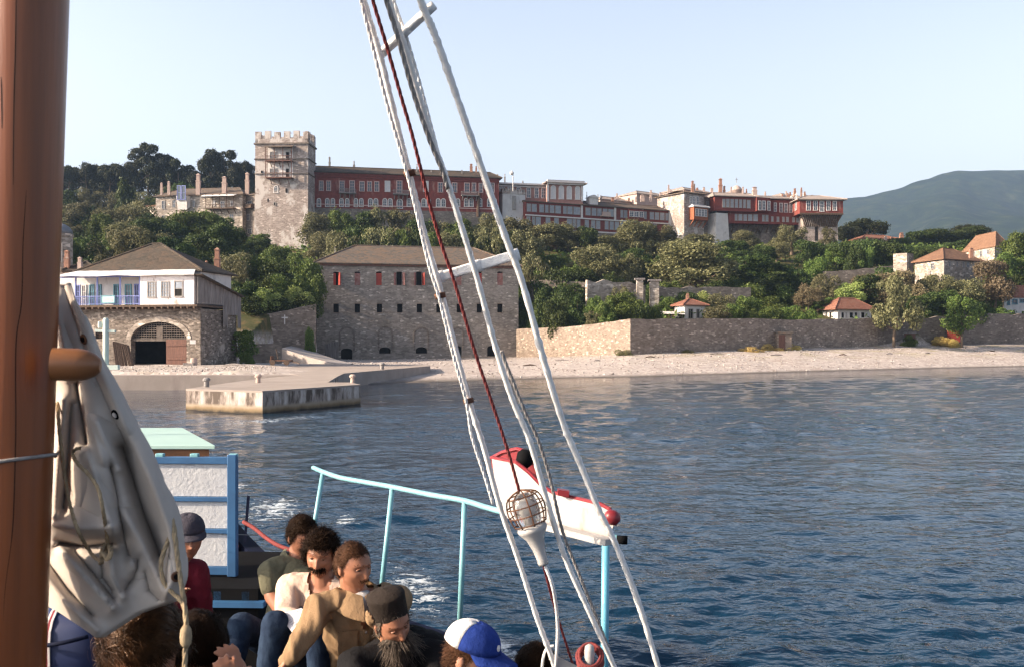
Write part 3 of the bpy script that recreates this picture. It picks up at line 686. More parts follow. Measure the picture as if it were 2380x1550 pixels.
# ---------------------------------------------------------------- long red wing
def zx2(v): return 571 + v * .2702
def zy2(v): return 266.6 + v * .2702
def make_red_wing():
    root = thing('monastery_wing', 'long two storey red wing with arched white lower windows right of the stone tower', 'building', (X(940, 250), 252, TZ(940, 250)))
    f = Face(716, 245, 1160, 255); Y = 250
    zt = f.at(940, 409)[1]; zm = f.at(940, 489.5)[1]; zs = f.at(940, 482)[1]
    up = [(548, 30), (650, 44), (713, 44), (1000, 48), (1065, 44), (1127, 44), (1675, 46), (1797, 46), (1903, 50), (1963, 40), (2023, 40), (2120, 44)]
    ru = [(zx2(c - w_ / 2), 420.5 + (c - 548) * .0034, zx2(c + w_ / 2), 443.5 + (c - 548) * .0034) for c, w_ in up]
    dr = [(zx2(c - w_ / 2), 420.5, zx2(c + w_ / 2), 449 if k else 446) for k, (c, w_) in enumerate(((828, 50), (915, 50), (1322, 50)))]
    cu = [(zx2(c - 24), 421, zx2(c + 24), 446) for c in (1220, 1550)]
    ar = [(zx2(c - 20), 461.5, zx2(c + 20), 481) for c in (548, 630, 702, 750, 823, 873, 948, 995, 1073, 1120, 1197, 1243, 1405, 1532, 1572, 1656, 1700, 1825, 1897, 1940, 2015, 2095, 2140)]
    ad = [(zx2(1325 - 27), 463, zx2(1325 + 27), 485)]
    holes = holes_for(f, ru + dr + cu, 0, .15) + holes_for(f, ar + ad, 1, .15)
    mb = MB(); depth = 11
    holed_wall(mb, f, 0, f.L, zm, zt, holes, .4)
    a, b, c, d = f.pt(0, 0), f.pt(f.L, 0), f.pt(f.L, 0, -depth), f.pt(0, 0, -depth)
    for p, q in ((b, c), (c, d), (d, a)): mb.add([(p[0], p[1], zm), (q[0], q[1], zm), (q[0], q[1], zt), (p[0], p[1], zt)], [(0, 1, 2, 3)])
    mb.build('red_wall', M['redwall'], root)
    sb = MB(); g = face_pts(f.pt(-.0, 0, .25)[:2], f.pt(f.L, 0, .25)[:2]); shell(sb, g, 24, zm, depth); sb.build('stone_base', M['darkstone'], root)
    tb = MB(); tb.box(f.A - f.n * .02, f.u, f.n, f.L, .14, zs, zs + .22); tb.build('string_course', M['pinktrim'], root)
    tc = MB(); tc.box(f.A - f.n * .05, f.u, f.n, f.L, .45, zt - .55, zt); tc.box(f.A, f.u, f.n, f.L, .25, zt - 1.05, zt - .56); tc.build('cornice', M['redwood'], root)
    rb = MB(); hip(rb, f, zt + .003, depth, 2.3, .7, inset=2.0); ro = rb.build('roof', M['slate'], root)
    wins(root, f, ru, W_RED); wins(root, f, dr, W_DOOR); wins(root, f, cu, W_CURT); wins(root, f, ar, W_REDA); wins(root, f, ad, W_REDA)
    for x0, x1, yt in ((zx2(800), zx2(945), 443), (zx2(1265), zx2(1400), 446), (zx2(1850), zx2(1995), 449)):
        a0, z = f.at(x0, yt + 8); a1, _ = f.at(x1, yt + 8); b = MB()
        b.box(f.A + f.u * a0, f.u, f.n, a1 - a0, 1.3, z, z + .22)
        for i in range(22):
            aa = a0 + .05 + (a1 - a0 - .1) * i / 21; b.bar(f.pt(aa, z + .2, 1.2), f.pt(aa, z + 1.1, 1.2), .06, .06, (1, 0, 0))
        b.bar(f.pt(a0, z + 1.1, 1.2), f.pt(a1, z + 1.1, 1.2), .1, .1)
        for e in (a0 + .05, a1 - .05): b.bar(f.pt(e, z + 1.1, 0), f.pt(e, z + 1.1, 1.2), .1, .1)
        for i in range(4):
            aa = a0 + .4 + (a1 - a0 - .8) * i / 3; b.bar(f.pt(aa, z - 1.1, .2), f.pt(aa, z, 1.1), .2, .2)
        b.build('balcony', M['chimgrey'], root)
    dp = MB(); a0, z = f.at(zx2(1995), 505); dp.tube([f.pt(a0, z, .5), f.pt(a0, zm + 1, .5), f.pt(a0 + .4, zt - 4, .3)], .35, 6); dp.build('drain_pipe', M['wooddark'], root)
    for px, yt, wp, mt, kd in ((zx2(722), 365, 4.2, 'chimgrey', 0), (zx2(932), 375, 4.5, 'chimgrey', 1), (zx2(1473), 382, 3, 'chimgrey', 1), (zx2(1940), 381.5, 6.5, 'chimbrick', 0), (zx2(1983), 387, 4, 'chimbrick', 0)):
        chim_px(ro, px, yt, Y + 4, wp, 402, mt, kd)
    for px in (zx2(600), zx2(955), zx2(1165), zx2(1365), zx2(1595), zx2(1860)): chim_px(ro, px, 396, Y - 1 + (px - 730) * .02, 3.6, 408, 'chimgrey', 0)
make_red_wing()

# ---------------------------------------------------------------- right of it
def zx3(v): return 1094.8 + v * .2457
def zy3(v): return 361.8 + v * .2457
def R3(l): return [(zx3(a), zy3(b), zx3(c), zy3(d)) for a, b, c, d in l]
def simple_block(name, label, f, z0, z1, depth, wallm, wl=(), roofm=None, rise=2.0, over=.5, cat='building', inset=None, z0b=None, ycen=None, ridge=.5):
    c = f.pt(f.L / 2, 0, -depth / 2); root = thing(name, label, cat, (c[0], c[1], z0))
    hs = []
    for rects, st, ar in wl: hs += holes_for(f, rects, ar, .1)
    mb = MB(); shell(mb, f, z0, z1, depth, hs, .35, z0b); mb.build('wall', M[wallm], root)
    for rects, st, ar in wl: wins(root, f, rects, st)
    ro = None
    if roofm:
        rb = MB(); hip(rb, f, z1 + .003, depth, rise, over, inset, ridge=ridge); ro = rb.build('roof', M[roofm], root)
    return root, ro
def sbox(f, x0, y0, x1, y1, pr, name, mat, root, back=.02, axis=None):
    """a strip of trim between pixel corners on facade f, standing pr proud"""
    a0, z0 = f.at(x0, y1); a1, z1 = f.at(x1, y0); mb = MB()
    mb.box(f.A + f.u * min(a0, a1) - f.n * back, f.u, f.n, abs(a1 - a0), pr + back, z0, max(z1, z0 + .02)); return mb.build(name, M[mat], root)

def make_mid_wings():
    # rose block with grey roof
    f = Face(1156, 262, 1276, 265)
    z1 = f.at(1215, 433)[1]; z0 = f.at(1215, 470)[1]
    wl = [(R3([(270, 300, 320, 345), (345, 300, 390, 345), (430, 302, 472, 370), (524, 304, 566, 400), (600, 306, 642, 402), (664, 308, 704, 404)]), W_WHITE, 0)]
    root, ro = simple_block('monastery_wing', 'rose coloured wing behind the white corner tower, right of the long red wing', f, z0 - 8, z1, 10, 'rosewall', wl, 'slate', 1.2, .6)
    sbox(f, 1156, 429, 1276, 434, .35, 'cornice', 'whitetrim', root)
    sbox(f, zx3(712), 434, zx3(728), 469, .18, 'corner_pilaster', 'whitetrim', root)
    for v, t, wp in ((250, 178, 5), (320, 175, 3.5), (490, 240, 3.5)): chim_px(ro, zx3(v), zy3(t), 266, wp, 428, 'chimgrey', 1)
    pp = MB(); pp.tube([P(zx3(397), 445, 255), P(zx3(397), zy3(175), 255)], .12, 5); pp.lathe(P(zx3(385), zy3(185), 255), [(.45, 0), (.6, .5), (.2, 1)], n=8); pp.build('flue', M['whitetrim'], root)
    # pavilion with four tall arched windows
    f = Face(1273, 263, 1355, 265.5); z1 = f.at(1310, 428)[1]; z0 = f.at(1310, 470)[1]
    wl = [(R3([(752, 285, 802, 412), (828, 287, 878, 413), (903, 289, 953, 415), (983, 291, 1033, 417)]), W_BIG, 1)]
    root, ro = simple_block('monastery_wing', 'rose pavilion with four tall arched windows and white cornice on the skyline', f, z0 - 8, z1, 10, 'rosewall', wl, 'slatepale', 1.1, .9)
    sbox(f, 1271, 422.5, 1357, 429, .6, 'cornice', 'whitetrim', root)
    sbox(f, 1271, 429, 1275.5, 469, .15, 'corner_pilaster', 'whitetrim', root); sbox(f, 1351, 429, 1355, 469, .15, 'corner_pilaster', 'whitetrim', root)
    # white corner tower
    f = Face(1168, 257, 1221, 259.5); z1 = f.at(1195, 452)[1]
    root, _ = simple_block('corner_tower', 'square whitewashed tower with ragged parapet between red and rose wings', f, 27, z1, 9, 'whitewall', ())
    pb = MB(); g = face_pts(f.pt(-.15, 0, .15)[:2], f.pt(f.L + .15, 0, .15)[:2]); pb.box(g.A - g.n * 9.3, g.u, g.n, g.L, 9.3, z1 + .003, z1 + .7)
    r = random.Random(3)
    for i in range(9): pb.box(g.A + g.u * (i * g.L / 9) - g.n * 1.0, g.u, g.n, g.L / 9 * .6, 1.0, z1 + .7, z1 + 1.1 + r.random() * .6)
    pb.build('parapet', M['towerstone'], root)
    wb = MB(); a, z = f.at(zx3(405), zy3(515)); wb.box(f.A + f.u * (a - .4), f.u, f.n, .9, .35, z, f.at(1195, zy3(385))[1]); wb.build('drain_slot', M['greytrim'], root)
    # long lower wing, two bands of windows
    f = Face(1221, 258, 1581, 279); Yc = 268
    zt = f.at(1400, 470)[1]
    def yl(px, a, b): return a + (px - 1221) / 360 * (b - a)
    # heights are level in space; find them from the left end
    zA = f.at(1240, 470.5)[1]; zS1 = f.at(1240, 500)[1]; zS1b = f.at(1240, 502.5)[1]; zS2 = f.at(1240, 530.5)[1]; zS2b = f.at(1240, 533.5)[1]
    band1 = []; band2 = []
    for x0, x1 in ((527, 565), (572, 622), (645, 690), (700, 732), (742, 788), (795, 850), (870, 905), (910, 960), (967, 1032),
                   (1082, 1130), (1140, 1185), (1192, 1235), (1245, 1290), (1297, 1350), (1412, 1440), (1445, 1478), (1495, 1525), (1532, 1565), (1575, 1608), (1632, 1662), (1690, 1730), (1738, 1778), (1786, 1830), (1838, 1870), (1876, 1896), (1940, 1968)):
        a0, _ = f.at(zx3(x0), 480); a1, _ = f.at(zx3(x1), 480); band1.append((a0, a1))
    for x0, x1 in ((525, 560), (577, 605), (610, 660), (705, 750), (785, 830), (905, 955), (960, 990), (997, 1033), (1075, 1115), (1135, 1175), (1182, 1222), (1265, 1300), (1310, 1350), (1358, 1400), (1410, 1450), (1590, 1630), (1640, 1680), (1690, 1755), (1855, 1885), (1890, 1932)):
        a0, _ = f.at(zx3(x0), 520); a1, _ = f.at(zx3(x1), 520); band2.append((a0, a1))
    c = f.pt(f.L / 2, 0, -5); root = thing('monastery_wing', 'low red wing with two bands of grey windows and white string courses', 'building', (c[0], c[1], 30))
    h1 = [(a0 + .08, a1 - .08, zS1b + 1.1, zA - .55, 0) for a0, a1 in band1]; h2 = [(a0 + .08, a1 - .08, zS2b + 1.1, zS1 - .45, 0) for a0, a1 in band2]
    mb = MB(); shell(mb, f, zS2b, zA, 9, h1 + h2, .3); mb.build('red_wall', M['redwood'], root)
    for (a0, a1), (z0_, z1_) in [(b, (zS1b + 1.1, zA - .5)) for b in band1] + [(b, (zS2b + 1.1, zS1 - .4)) for b in band2]:
        put_window(root, f, (a0 + a1) / 2, z0_, a1 - a0, z1_ - z0_, W_BAND, .05)
    sb = MB(); g = face_pts(f.pt(0, 0, .2)[:2], f.pt(f.L, 0, .2)[:2])
    ah, zh = f.at(zx3(1310), 560); ah2, _ = f.at(zx3(1370), 560); _, zh2 = f.at(zx3(1340), zy3(755))
    shell(sb, g, 24, zS2b - .003, 9, [(ah, ah2, zh, zh2, (ah2 - ah) / 2)], .5); sb.build('stone_base', M['darkstone'], root)
    tb = MB()
    for z in (zS1, zS2): tb.box(f.A - f.n * .02, f.u, f.n, f.L, .3, z - .33, z)
    tb.build('string_course', M['whitetrim'], root)
    for px in (1352, zx3(1362), zx3(1623), zx3(1925)):
        a, _ = f.at(px, 500); p = MB(); p.box(f.A + f.u * (a - .3), f.u, f.n, .6, .14, zS1, zA); p.build('pilaster', M['whitetrim'], root)
    a0, _ = f.at(1353, 460); rb = MB(); hip(rb, f, zA + .003, 9, 1.7, .5, s0=a0, inset=1.0); hip(rb, f, zA + .003, 9, .4, .3, s1=a0 - .9, inset=.5); ro = rb.build('roof', M['slatebrown'], root)
    bb = MB(); a0, z = f.at(zx3(1222), zy3(580)); a1, _ = f.at(zx3(1300), zy3(580)); bb.box(f.A + f.u * a0, f.u, f.n, a1 - a0, 1.2, z, z + .25); bb.box(f.A + f.u * a0 + f.n * 1.1, f.u, f.n, a1 - a0, .1, z + .25, z + 1.2); bb.build('balcony', M['chimpale'], root)
    # bay on the wing
    a0, z0_ = f.at(zx3(1478), 498); a1, z1_ = f.at(zx3(1618), 470); bb = MB(); bb.box(f.A + f.u * a0, f.u, f.n, a1 - a0, .9, zS1, zA - .2); by = bb.build('bay', M['redwood'], root)
    for i in range(3): put_window(by, f, a0 + (a1 - a0) * (i + .5) / 3, zS1 + 1.1, (a1 - a0) / 3 - .2, zA - zS1 - 1.8, W_WHITE, .95)
    # dormer and small chimneys of the roof
    dm = MB(); a, z = f.at(zx3(1165), 470); dm.box(f.A + f.u * (a - 1.3) - f.n * 2.0, f.u, f.n, 2.6, 1.8, zA + .5, zA + 2.3)
    dm.hexa([f.pt(a - 1.6, zA + 2.3, .1), f.pt(a + 1.6, zA + 2.3, .1), f.pt(a + 1.6, zA + 2.3, -2.4), f.pt(a - 1.6, zA + 2.3, -2.4), f.pt(a - .1, zA + 3.1, .1), f.pt(a + .1, zA + 3.1, .1), f.pt(a + .1, zA + 3.1, -2.4), f.pt(a - .1, zA + 3.1, -2.4)])
    dm.build('dormer', M['whitetrim'], ro)
    for v, t, wp, mt in ((1200, 370, 3, 'chimgrey'), (1228, 375, 3, 'chimgrey'), (1340, 395, 6, 'chimbrick'), (1380, 360, 4, 'chimpale'), (1095, 345, 2, 'chimgrey'), (1560, 390, 4, 'chimpale'), (1620, 372, 9, 'chimpale'), (1700, 368, 5, 'chimpale'), (1850, 365, 7, 'chimpale')):
        chim_px(ro, zx3(v), zy3(t), 272 + (v - 1100) * .01, wp, 470, mt, 0 if wp > 3 else 1)
make_mid_wings()

def make_east():
    # sunlit courtyard roofs behind
    for i, (x0, x1, yt, yb, Yd, lab) in enumerate(((1395, 1500, 462, 478, 300, 'low pink rendered courtyard house behind the low red wing, left one'), (1480, 1568, 449, 476, 305, 'pink rendered courtyard house rising behind the low red wing next to the round-roofed stone block'),
                                                 (1590, 1662, 440, 470, 310, 'pale courtyard house with tall chimneys behind the square stone tower'), (1700, 1790, 450, 470, 306, 'pale courtyard building carrying the white drum and dome'), (1820, 1900, 455, 475, 306, 'pale courtyard house behind the right end of the red upper storey'))):
        f = Face(x0, Yd - 4, x1, Yd + 6); z1 = f.at((x0 + x1) / 2, yt + 8)[1]
        root, ro = simple_block('courtyard_house', lab, f, 30, z1, 9, 'chimpale', (), 'slatepale', 1.6, .4)
        r = random.Random(i)
        for k in range(4): chim_px(ro, x0 + (x1 - x0) * (k + .5) / 4 + r.uniform(-5, 5), yt - 4 + r.uniform(-7, 4), Yd + 2, r.uniform(3, 6), yt + 8, r.choice(['chimpale', 'chimbrick', 'chimpale']), r.choice([0, 0, 1]))
        if i == 3:
            d = MB(); d.lathe(P(1712, 452, Yd), [(1.6, -2), (1.6, 1.0), (1.85, 1.1), (1.6, 1.5), (1.15, 2.1), (.6, 2.5), (.1, 2.7)], n=20); d.build('dome', M['chimpale'], root, True)
            d = MB(); c = P(1712, 426, Yd); d.bar(c, c + Vector((0, 0, 1.6)), .12, .12); d.bar(c + Vector((-.4, 0, 1.1)), c + Vector((.4, 0, 1.1)), .12, .12); d.build('dome_cross', M['chimgrey'], root)
    # stone tower block with an orange oriel
    f = Face(1590, 272, 1636, 276); z1 = f.at(1612, 452)[1]
    root, ro = simple_block('stone_block', 'square grey stone tower with orange wooden oriel hanging on its front', f, 24, z1, 11, 'towerstone', [(R3([(2068, 388, 2090, 460), (2096, 386, 2118, 462), (2130, 392, 2155, 462)]), W_WHITE, 0)], 'slatebrown', 1.3, .6)
    a0, z = f.at(zx3(2060), zy3(612)); a1, _ = f.at(zx3(2195), zy3(612)); zt = f.at(1615, zy3(500))[1]; ob = MB(); ob.box(f.A + f.u * a0, f.u, f.n, a1 - a0, 2.0, z, zt)
    for i in range(4): aa = a0 + .2 + (a1 - a0 - .4) * i / 3; ob.bar(f.pt(aa, z - 1.8, 0), f.pt(aa, z, 1.8), .2, .2)
    oo = ob.build('oriel', M['orangewood'], root)
    for i in range(4): put_window(oo, f, a0 + .45 + (a1 - a0 - .9) * (i + .5) / 4, z + 1.0, (a1 - a0 - .9) / 4 - .05, zt - z - 1.4, W_WHITE, 2.05)
    rr = MB(); hip(rr, face_pts(f.pt(a0, 0, 2.0)[:2], f.pt(a1, 0, 2.0)[:2]), zt + .003, 2.0, .7, .35, inset=1.0, ridge=.8); rr.build('roof', M['whitetrim'], oo)
    chim_px(ro, zx3(2095), zy3(240), 280, 6, 455, 'chimbrick', 0); chim_px(ro, zx3(2112), zy3(268), 280, 4, 455, 'chimpale', 0); chim_px(ro, 1554, 430, 282, 4, 455, 'chimpale', 0)
    f = Face(1636, 277.5, 1666, 280); z1 = f.at(1650, 461)[1]
    root, ro = simple_block('stone_block', 'narrow stone block joining the oriel tower and the red overhanging storey', f, 24, z1, 9, 'darkstone', [([(1642, 468, 1647, 478), (1654, 468, 1659, 478)], W_GREY, 0), ([(1642, 494, 1647, 502)], W_GREY, 0)], 'slatepale', 1.0, .3)
    # whitewashed buttress
    bt = thing('buttress', 'tall whitewashed sloping buttress under the red overhanging storey', 'buttress', (X(1675, 276), 276, 26))
    mb = MB(); f = Face(1660, 275, 1694, 277); zt = f.at(1677, 496)[1]; zb = 22
    mb.hexa([f.pt(-.6, zb, .8), f.pt(f.L + .4, zb, .8), f.pt(f.L + .4, zb, -6), f.pt(-.6, zb, -6), f.pt(0.6, zt, 0), f.pt(f.L - .4, zt, 0), f.pt(f.L - .4, zt, -6), f.pt(0.6, zt, -6)]); mb.build('wall', M['whitewall'], bt)
    # the long red overhanging wing
    def zx4(v): return 1523.2 + v * .36
    def zy4(v): return 380.8 + v * .36
    def R4(l): return [(zx4(a), zy4(b), zx4(c), zy4(d)) for a, b, c, d in l]
    root = thing('monastery_wing', 'red timber wing with tiers of windows projecting over stone arches at the right', 'building', (X(1760, 282), 284, 28))
    fb = Face(1692, 280, 1868, 284); zw = fb.at(1780, 524)[1]
    sb = MB(); hs = []
    for x0, x1, y0, y1 in ((616, 682, 420, 545), (738, 797, 424, 545)):
        a0, z0_ = fb.at(zx4(x0), zy4(y1)); a1, _ = fb.at(zx4(x1), zy4(y1)); _, zt_ = fb.at(zx4(x0), zy4(y0)); hs.append((a0, a1, z0_, zt_, (a1 - a0) / 2))
    shell(sb, fb, 22, zw, 10, hs, 1.6); sb.build('stone_base', M['darkstone'], root)
    db = MB(); g = face_pts(fb.pt(0, 0, -1.6)[:2], fb.pt(fb.L, 0, -1.6)[:2]); db.add([g.pt(0.2, 22), g.pt(g.L - .2, 22), g.pt(g.L - .2, zw - .1), g.pt(.2, zw - .1)], [(0, 1, 2, 3)]); db.build('arch_backing', M['storestone'], root)
    fl = Face(1693, 277, 1872, 281.5); zl1 = fl.at(1740, zy4(312))[1]; zl0 = fl.at(1740, zy4(388))[1]
    low = R4([(512, 325, 530, 366), (535, 325, 562, 366), (568, 326, 592, 368), (598, 327, 626, 368), (632, 328, 662, 370), (688, 331, 706, 372), (710, 332, 730, 373)]); low2 = R4([(748, 342, 762, 376), (782, 343, 800, 378), (818, 344, 834, 380), (843, 345, 862, 382), (884, 348, 900, 384), (908, 350, 930, 385)])
    hs = [(a, b, max(z0_, zl0 + .8), min(z1_, zl1 - .3), 0) for a, b, z0_, z1_, _ in holes_for(fl, low + low2, 0, .08)]
    mb = MB(); shell(mb, fl, zl0, zl1, 3.0, hs, .25); mb.build('lower_storey', M['redwood'], root)
    for a, b, z0_, z1_, _ in hs: put_window(root, fl, (a + b) / 2, z0_ - .05, b - a + .16, z1_ - z0_ + .1, W_BAND, .04)
    fu = Face(1661, 275, 1758, 277.5); zu1 = fu.at(1710, zy4(216))[1]; zu0 = fu.at(1710, zy4(309))[1]
    ur = R4([(432, 228, 452, 282), (457, 228, 478, 282), (484, 229, 506, 283), (512, 230, 534, 284), (540, 231, 560, 285), (566, 232, 584, 286), (590, 236, 614, 288)])
    mb = MB(); shell(mb, fu, zu0, zu1, 9, holes_for(fu, ur, 0, .08), .25); mb.build('upper_storey', M['redwood'], root); wins(root, fu, ur, W_BAND, .04)
    rb = MB(); hip(rb, fu, zu1 + .003, 9, 1.5, .6, inset=2); ro = rb.build('roof', M['slatepale'], root)
    fm_ = Face(1758, 279.5, 1866, 282); um = R4([(664, 240, 684, 300), (690, 240, 712, 300), (722, 242, 742, 302), (764, 252, 784, 310), (800, 254, 824, 314), (832, 255, 854, 315), (862, 256, 884, 316)])
    zm1 = fm_.at(1810, zy4(236))[1]
    mb = MB(); shell(mb, fm_, zl1 - .003 + .006, zm1, 8, holes_for(fm_, um[3:], 0, .08), .25); mb.build('upper_storey', M['redwood'], root); wins(root, fm_, um[3:], W_WHITE, .04)
    by = MB(); fy = Face(zx4(655), 276.5, zx4(742), 278); by.box(fy.A - fy.n * 3, fy.u, fy.n, fy.L, 3, zl1 + .01, zm1 + .2); b_ = by.build('bay', M['redwood'], root); wins(b_, fy, um[:3], W_WHITE, .05)
    rb = MB(); hip(rb, fm_, zm1 + .21, 8, 1.2, .7, inset=1); ro2 = rb.build('roof', M['slatepale'], root)
    st = MB()
    for i in range(16):
        a = .5 + (fl.L - 1) * i / 15; st.bar(fl.pt(a, zl0 - 2.3, -2.6), fl.pt(a, zl0, -.3), .22, .22)
    st.build('struts', M['wooddark'], root)
    for v, t, wp, mt, kd in ((420, 95, 8, 'chimbrick', 0), (445, 145, 5, 'chimbrick', 0), (490, 150, 4, 'chimpale', 0), (565, 150, 4, 'chimpale', 0), (640, 150, 10, 'chimpale', 0)): chim_px(ro, zx4(v), zy4(t), 281, wp, 462, mt, kd)
    for v, t, wp in ((820, 195, 3), (855, 190, 3), (870, 185, 4)): chim_px(ro2, zx4(v), zy4(t), 285, wp, 465, 'chimbrick', 0)
    # corner block on flaring struts
    root = thing('monastery_wing', 'red corner room on flaring timber struts above a stone tower, right end of the monastery', 'building', (X(1905, 278), 280, 28))
    f = Face(zx4(932), 275, zx4(1212), 275.5); z1 = f.at(1900, zy4(236))[1]; z0 = f.at(1900, zy4(324))[1]
    wr = R4([(973, 240, 1003, 302), (1018, 240, 1048, 302), (1060, 242, 1090, 310), (1103, 242, 1130, 302), (1144, 243, 1172, 303)])
    mb = MB(); shell(mb, f, z0, z1, 13, holes_for(f, wr, 0, .1), .25); mb.build('upper_storey', M['redwall'], root); wins(root, f, wr, W_WHITE)
    sbox(f, zx4(932), zy4(228), zx4(1212), zy4(240), .25, 'cornice', 'chimgrey', root); sbox(f, zx4(932), zy4(320), zx4(1212), zy4(330), .2, 'floor_beam', 'wooddark', root)
    rb = MB(); hip(rb, f, z1 + .003, 13, 1.9, .9, inset=5); ro = rb.build('roof', M['slatepale'], root)
    # side room face, sunlit
    sf = face_pts(f.pt(0, 0, -13)[:2], f.pt(0, 0)[:2]); put_window(root, sf, 10, z0 + 1.4, 1.5, 4.5, W_WHITE, .06); put_window(root, sf, 6, z0 + 1.4, 1.5, 4.5, W_WHITE, .06)
    g = Face(zx4(955), 277.5, zx4(1178), 278); zf = f.at(1900, zy4(400))[1]; sb = MB(); hs = []
    for x0, x1, y0, y1 in ((1030, 1056, 404, 500), (1088, 1120, 404, 500)):
        a0, z_ = g.at(zx4(x0), zy4(y1)); a1, _ = g.at(zx4(x1), zy4(y1)); _, zt_ = g.at(zx4(x0), zy4(y0)); hs.append((a0, a1, z_, zt_, (a1 - a0) / 2))
    shell(sb, g, 22, z0 - .01, 9, hs, 1.2); sb.build('stone_base', M['towerstone'], root)
    bk = MB(); gg = face_pts(g.pt(0.2, 0, -1.25)[:2], g.pt(g.L - .2, 0, -1.25)[:2]); bk.add([gg.pt(0, 22), gg.pt(gg.L, 22), gg.pt(gg.L, z0 - .2), gg.pt(0, z0 - .2)], [(0, 1, 2, 3)]); bk.build('arch_backing', M['darkstone'], root)
    st = MB()
    for i in range(18):
        t = i / 17; a = .3 + (f.L - .6) * t; ag = (a / f.L) * (g.L - 1.0) + .5 + (g.A[0] - f.A[0])
        st.bar(f.pt(ag, zf, -2.3), f.pt(a, z0, -.15), .25, .25)
        if i % 3 == 0: st.bar(f.pt(f.L - 1.4, zf, -2.4 - i * .4), f.pt(f.L - .1, z0, -.3 - i * .5), .25, .25)
    st.build('struts', M['wooddark'], root)
    for v, t, wp in ((900, 160, 5), (942, 155, 4), (965, 180, 3)): chim_px(ro, zx4(v), zy4(t), 283, wp, 458, 'chimbrick', 0)
make_east()

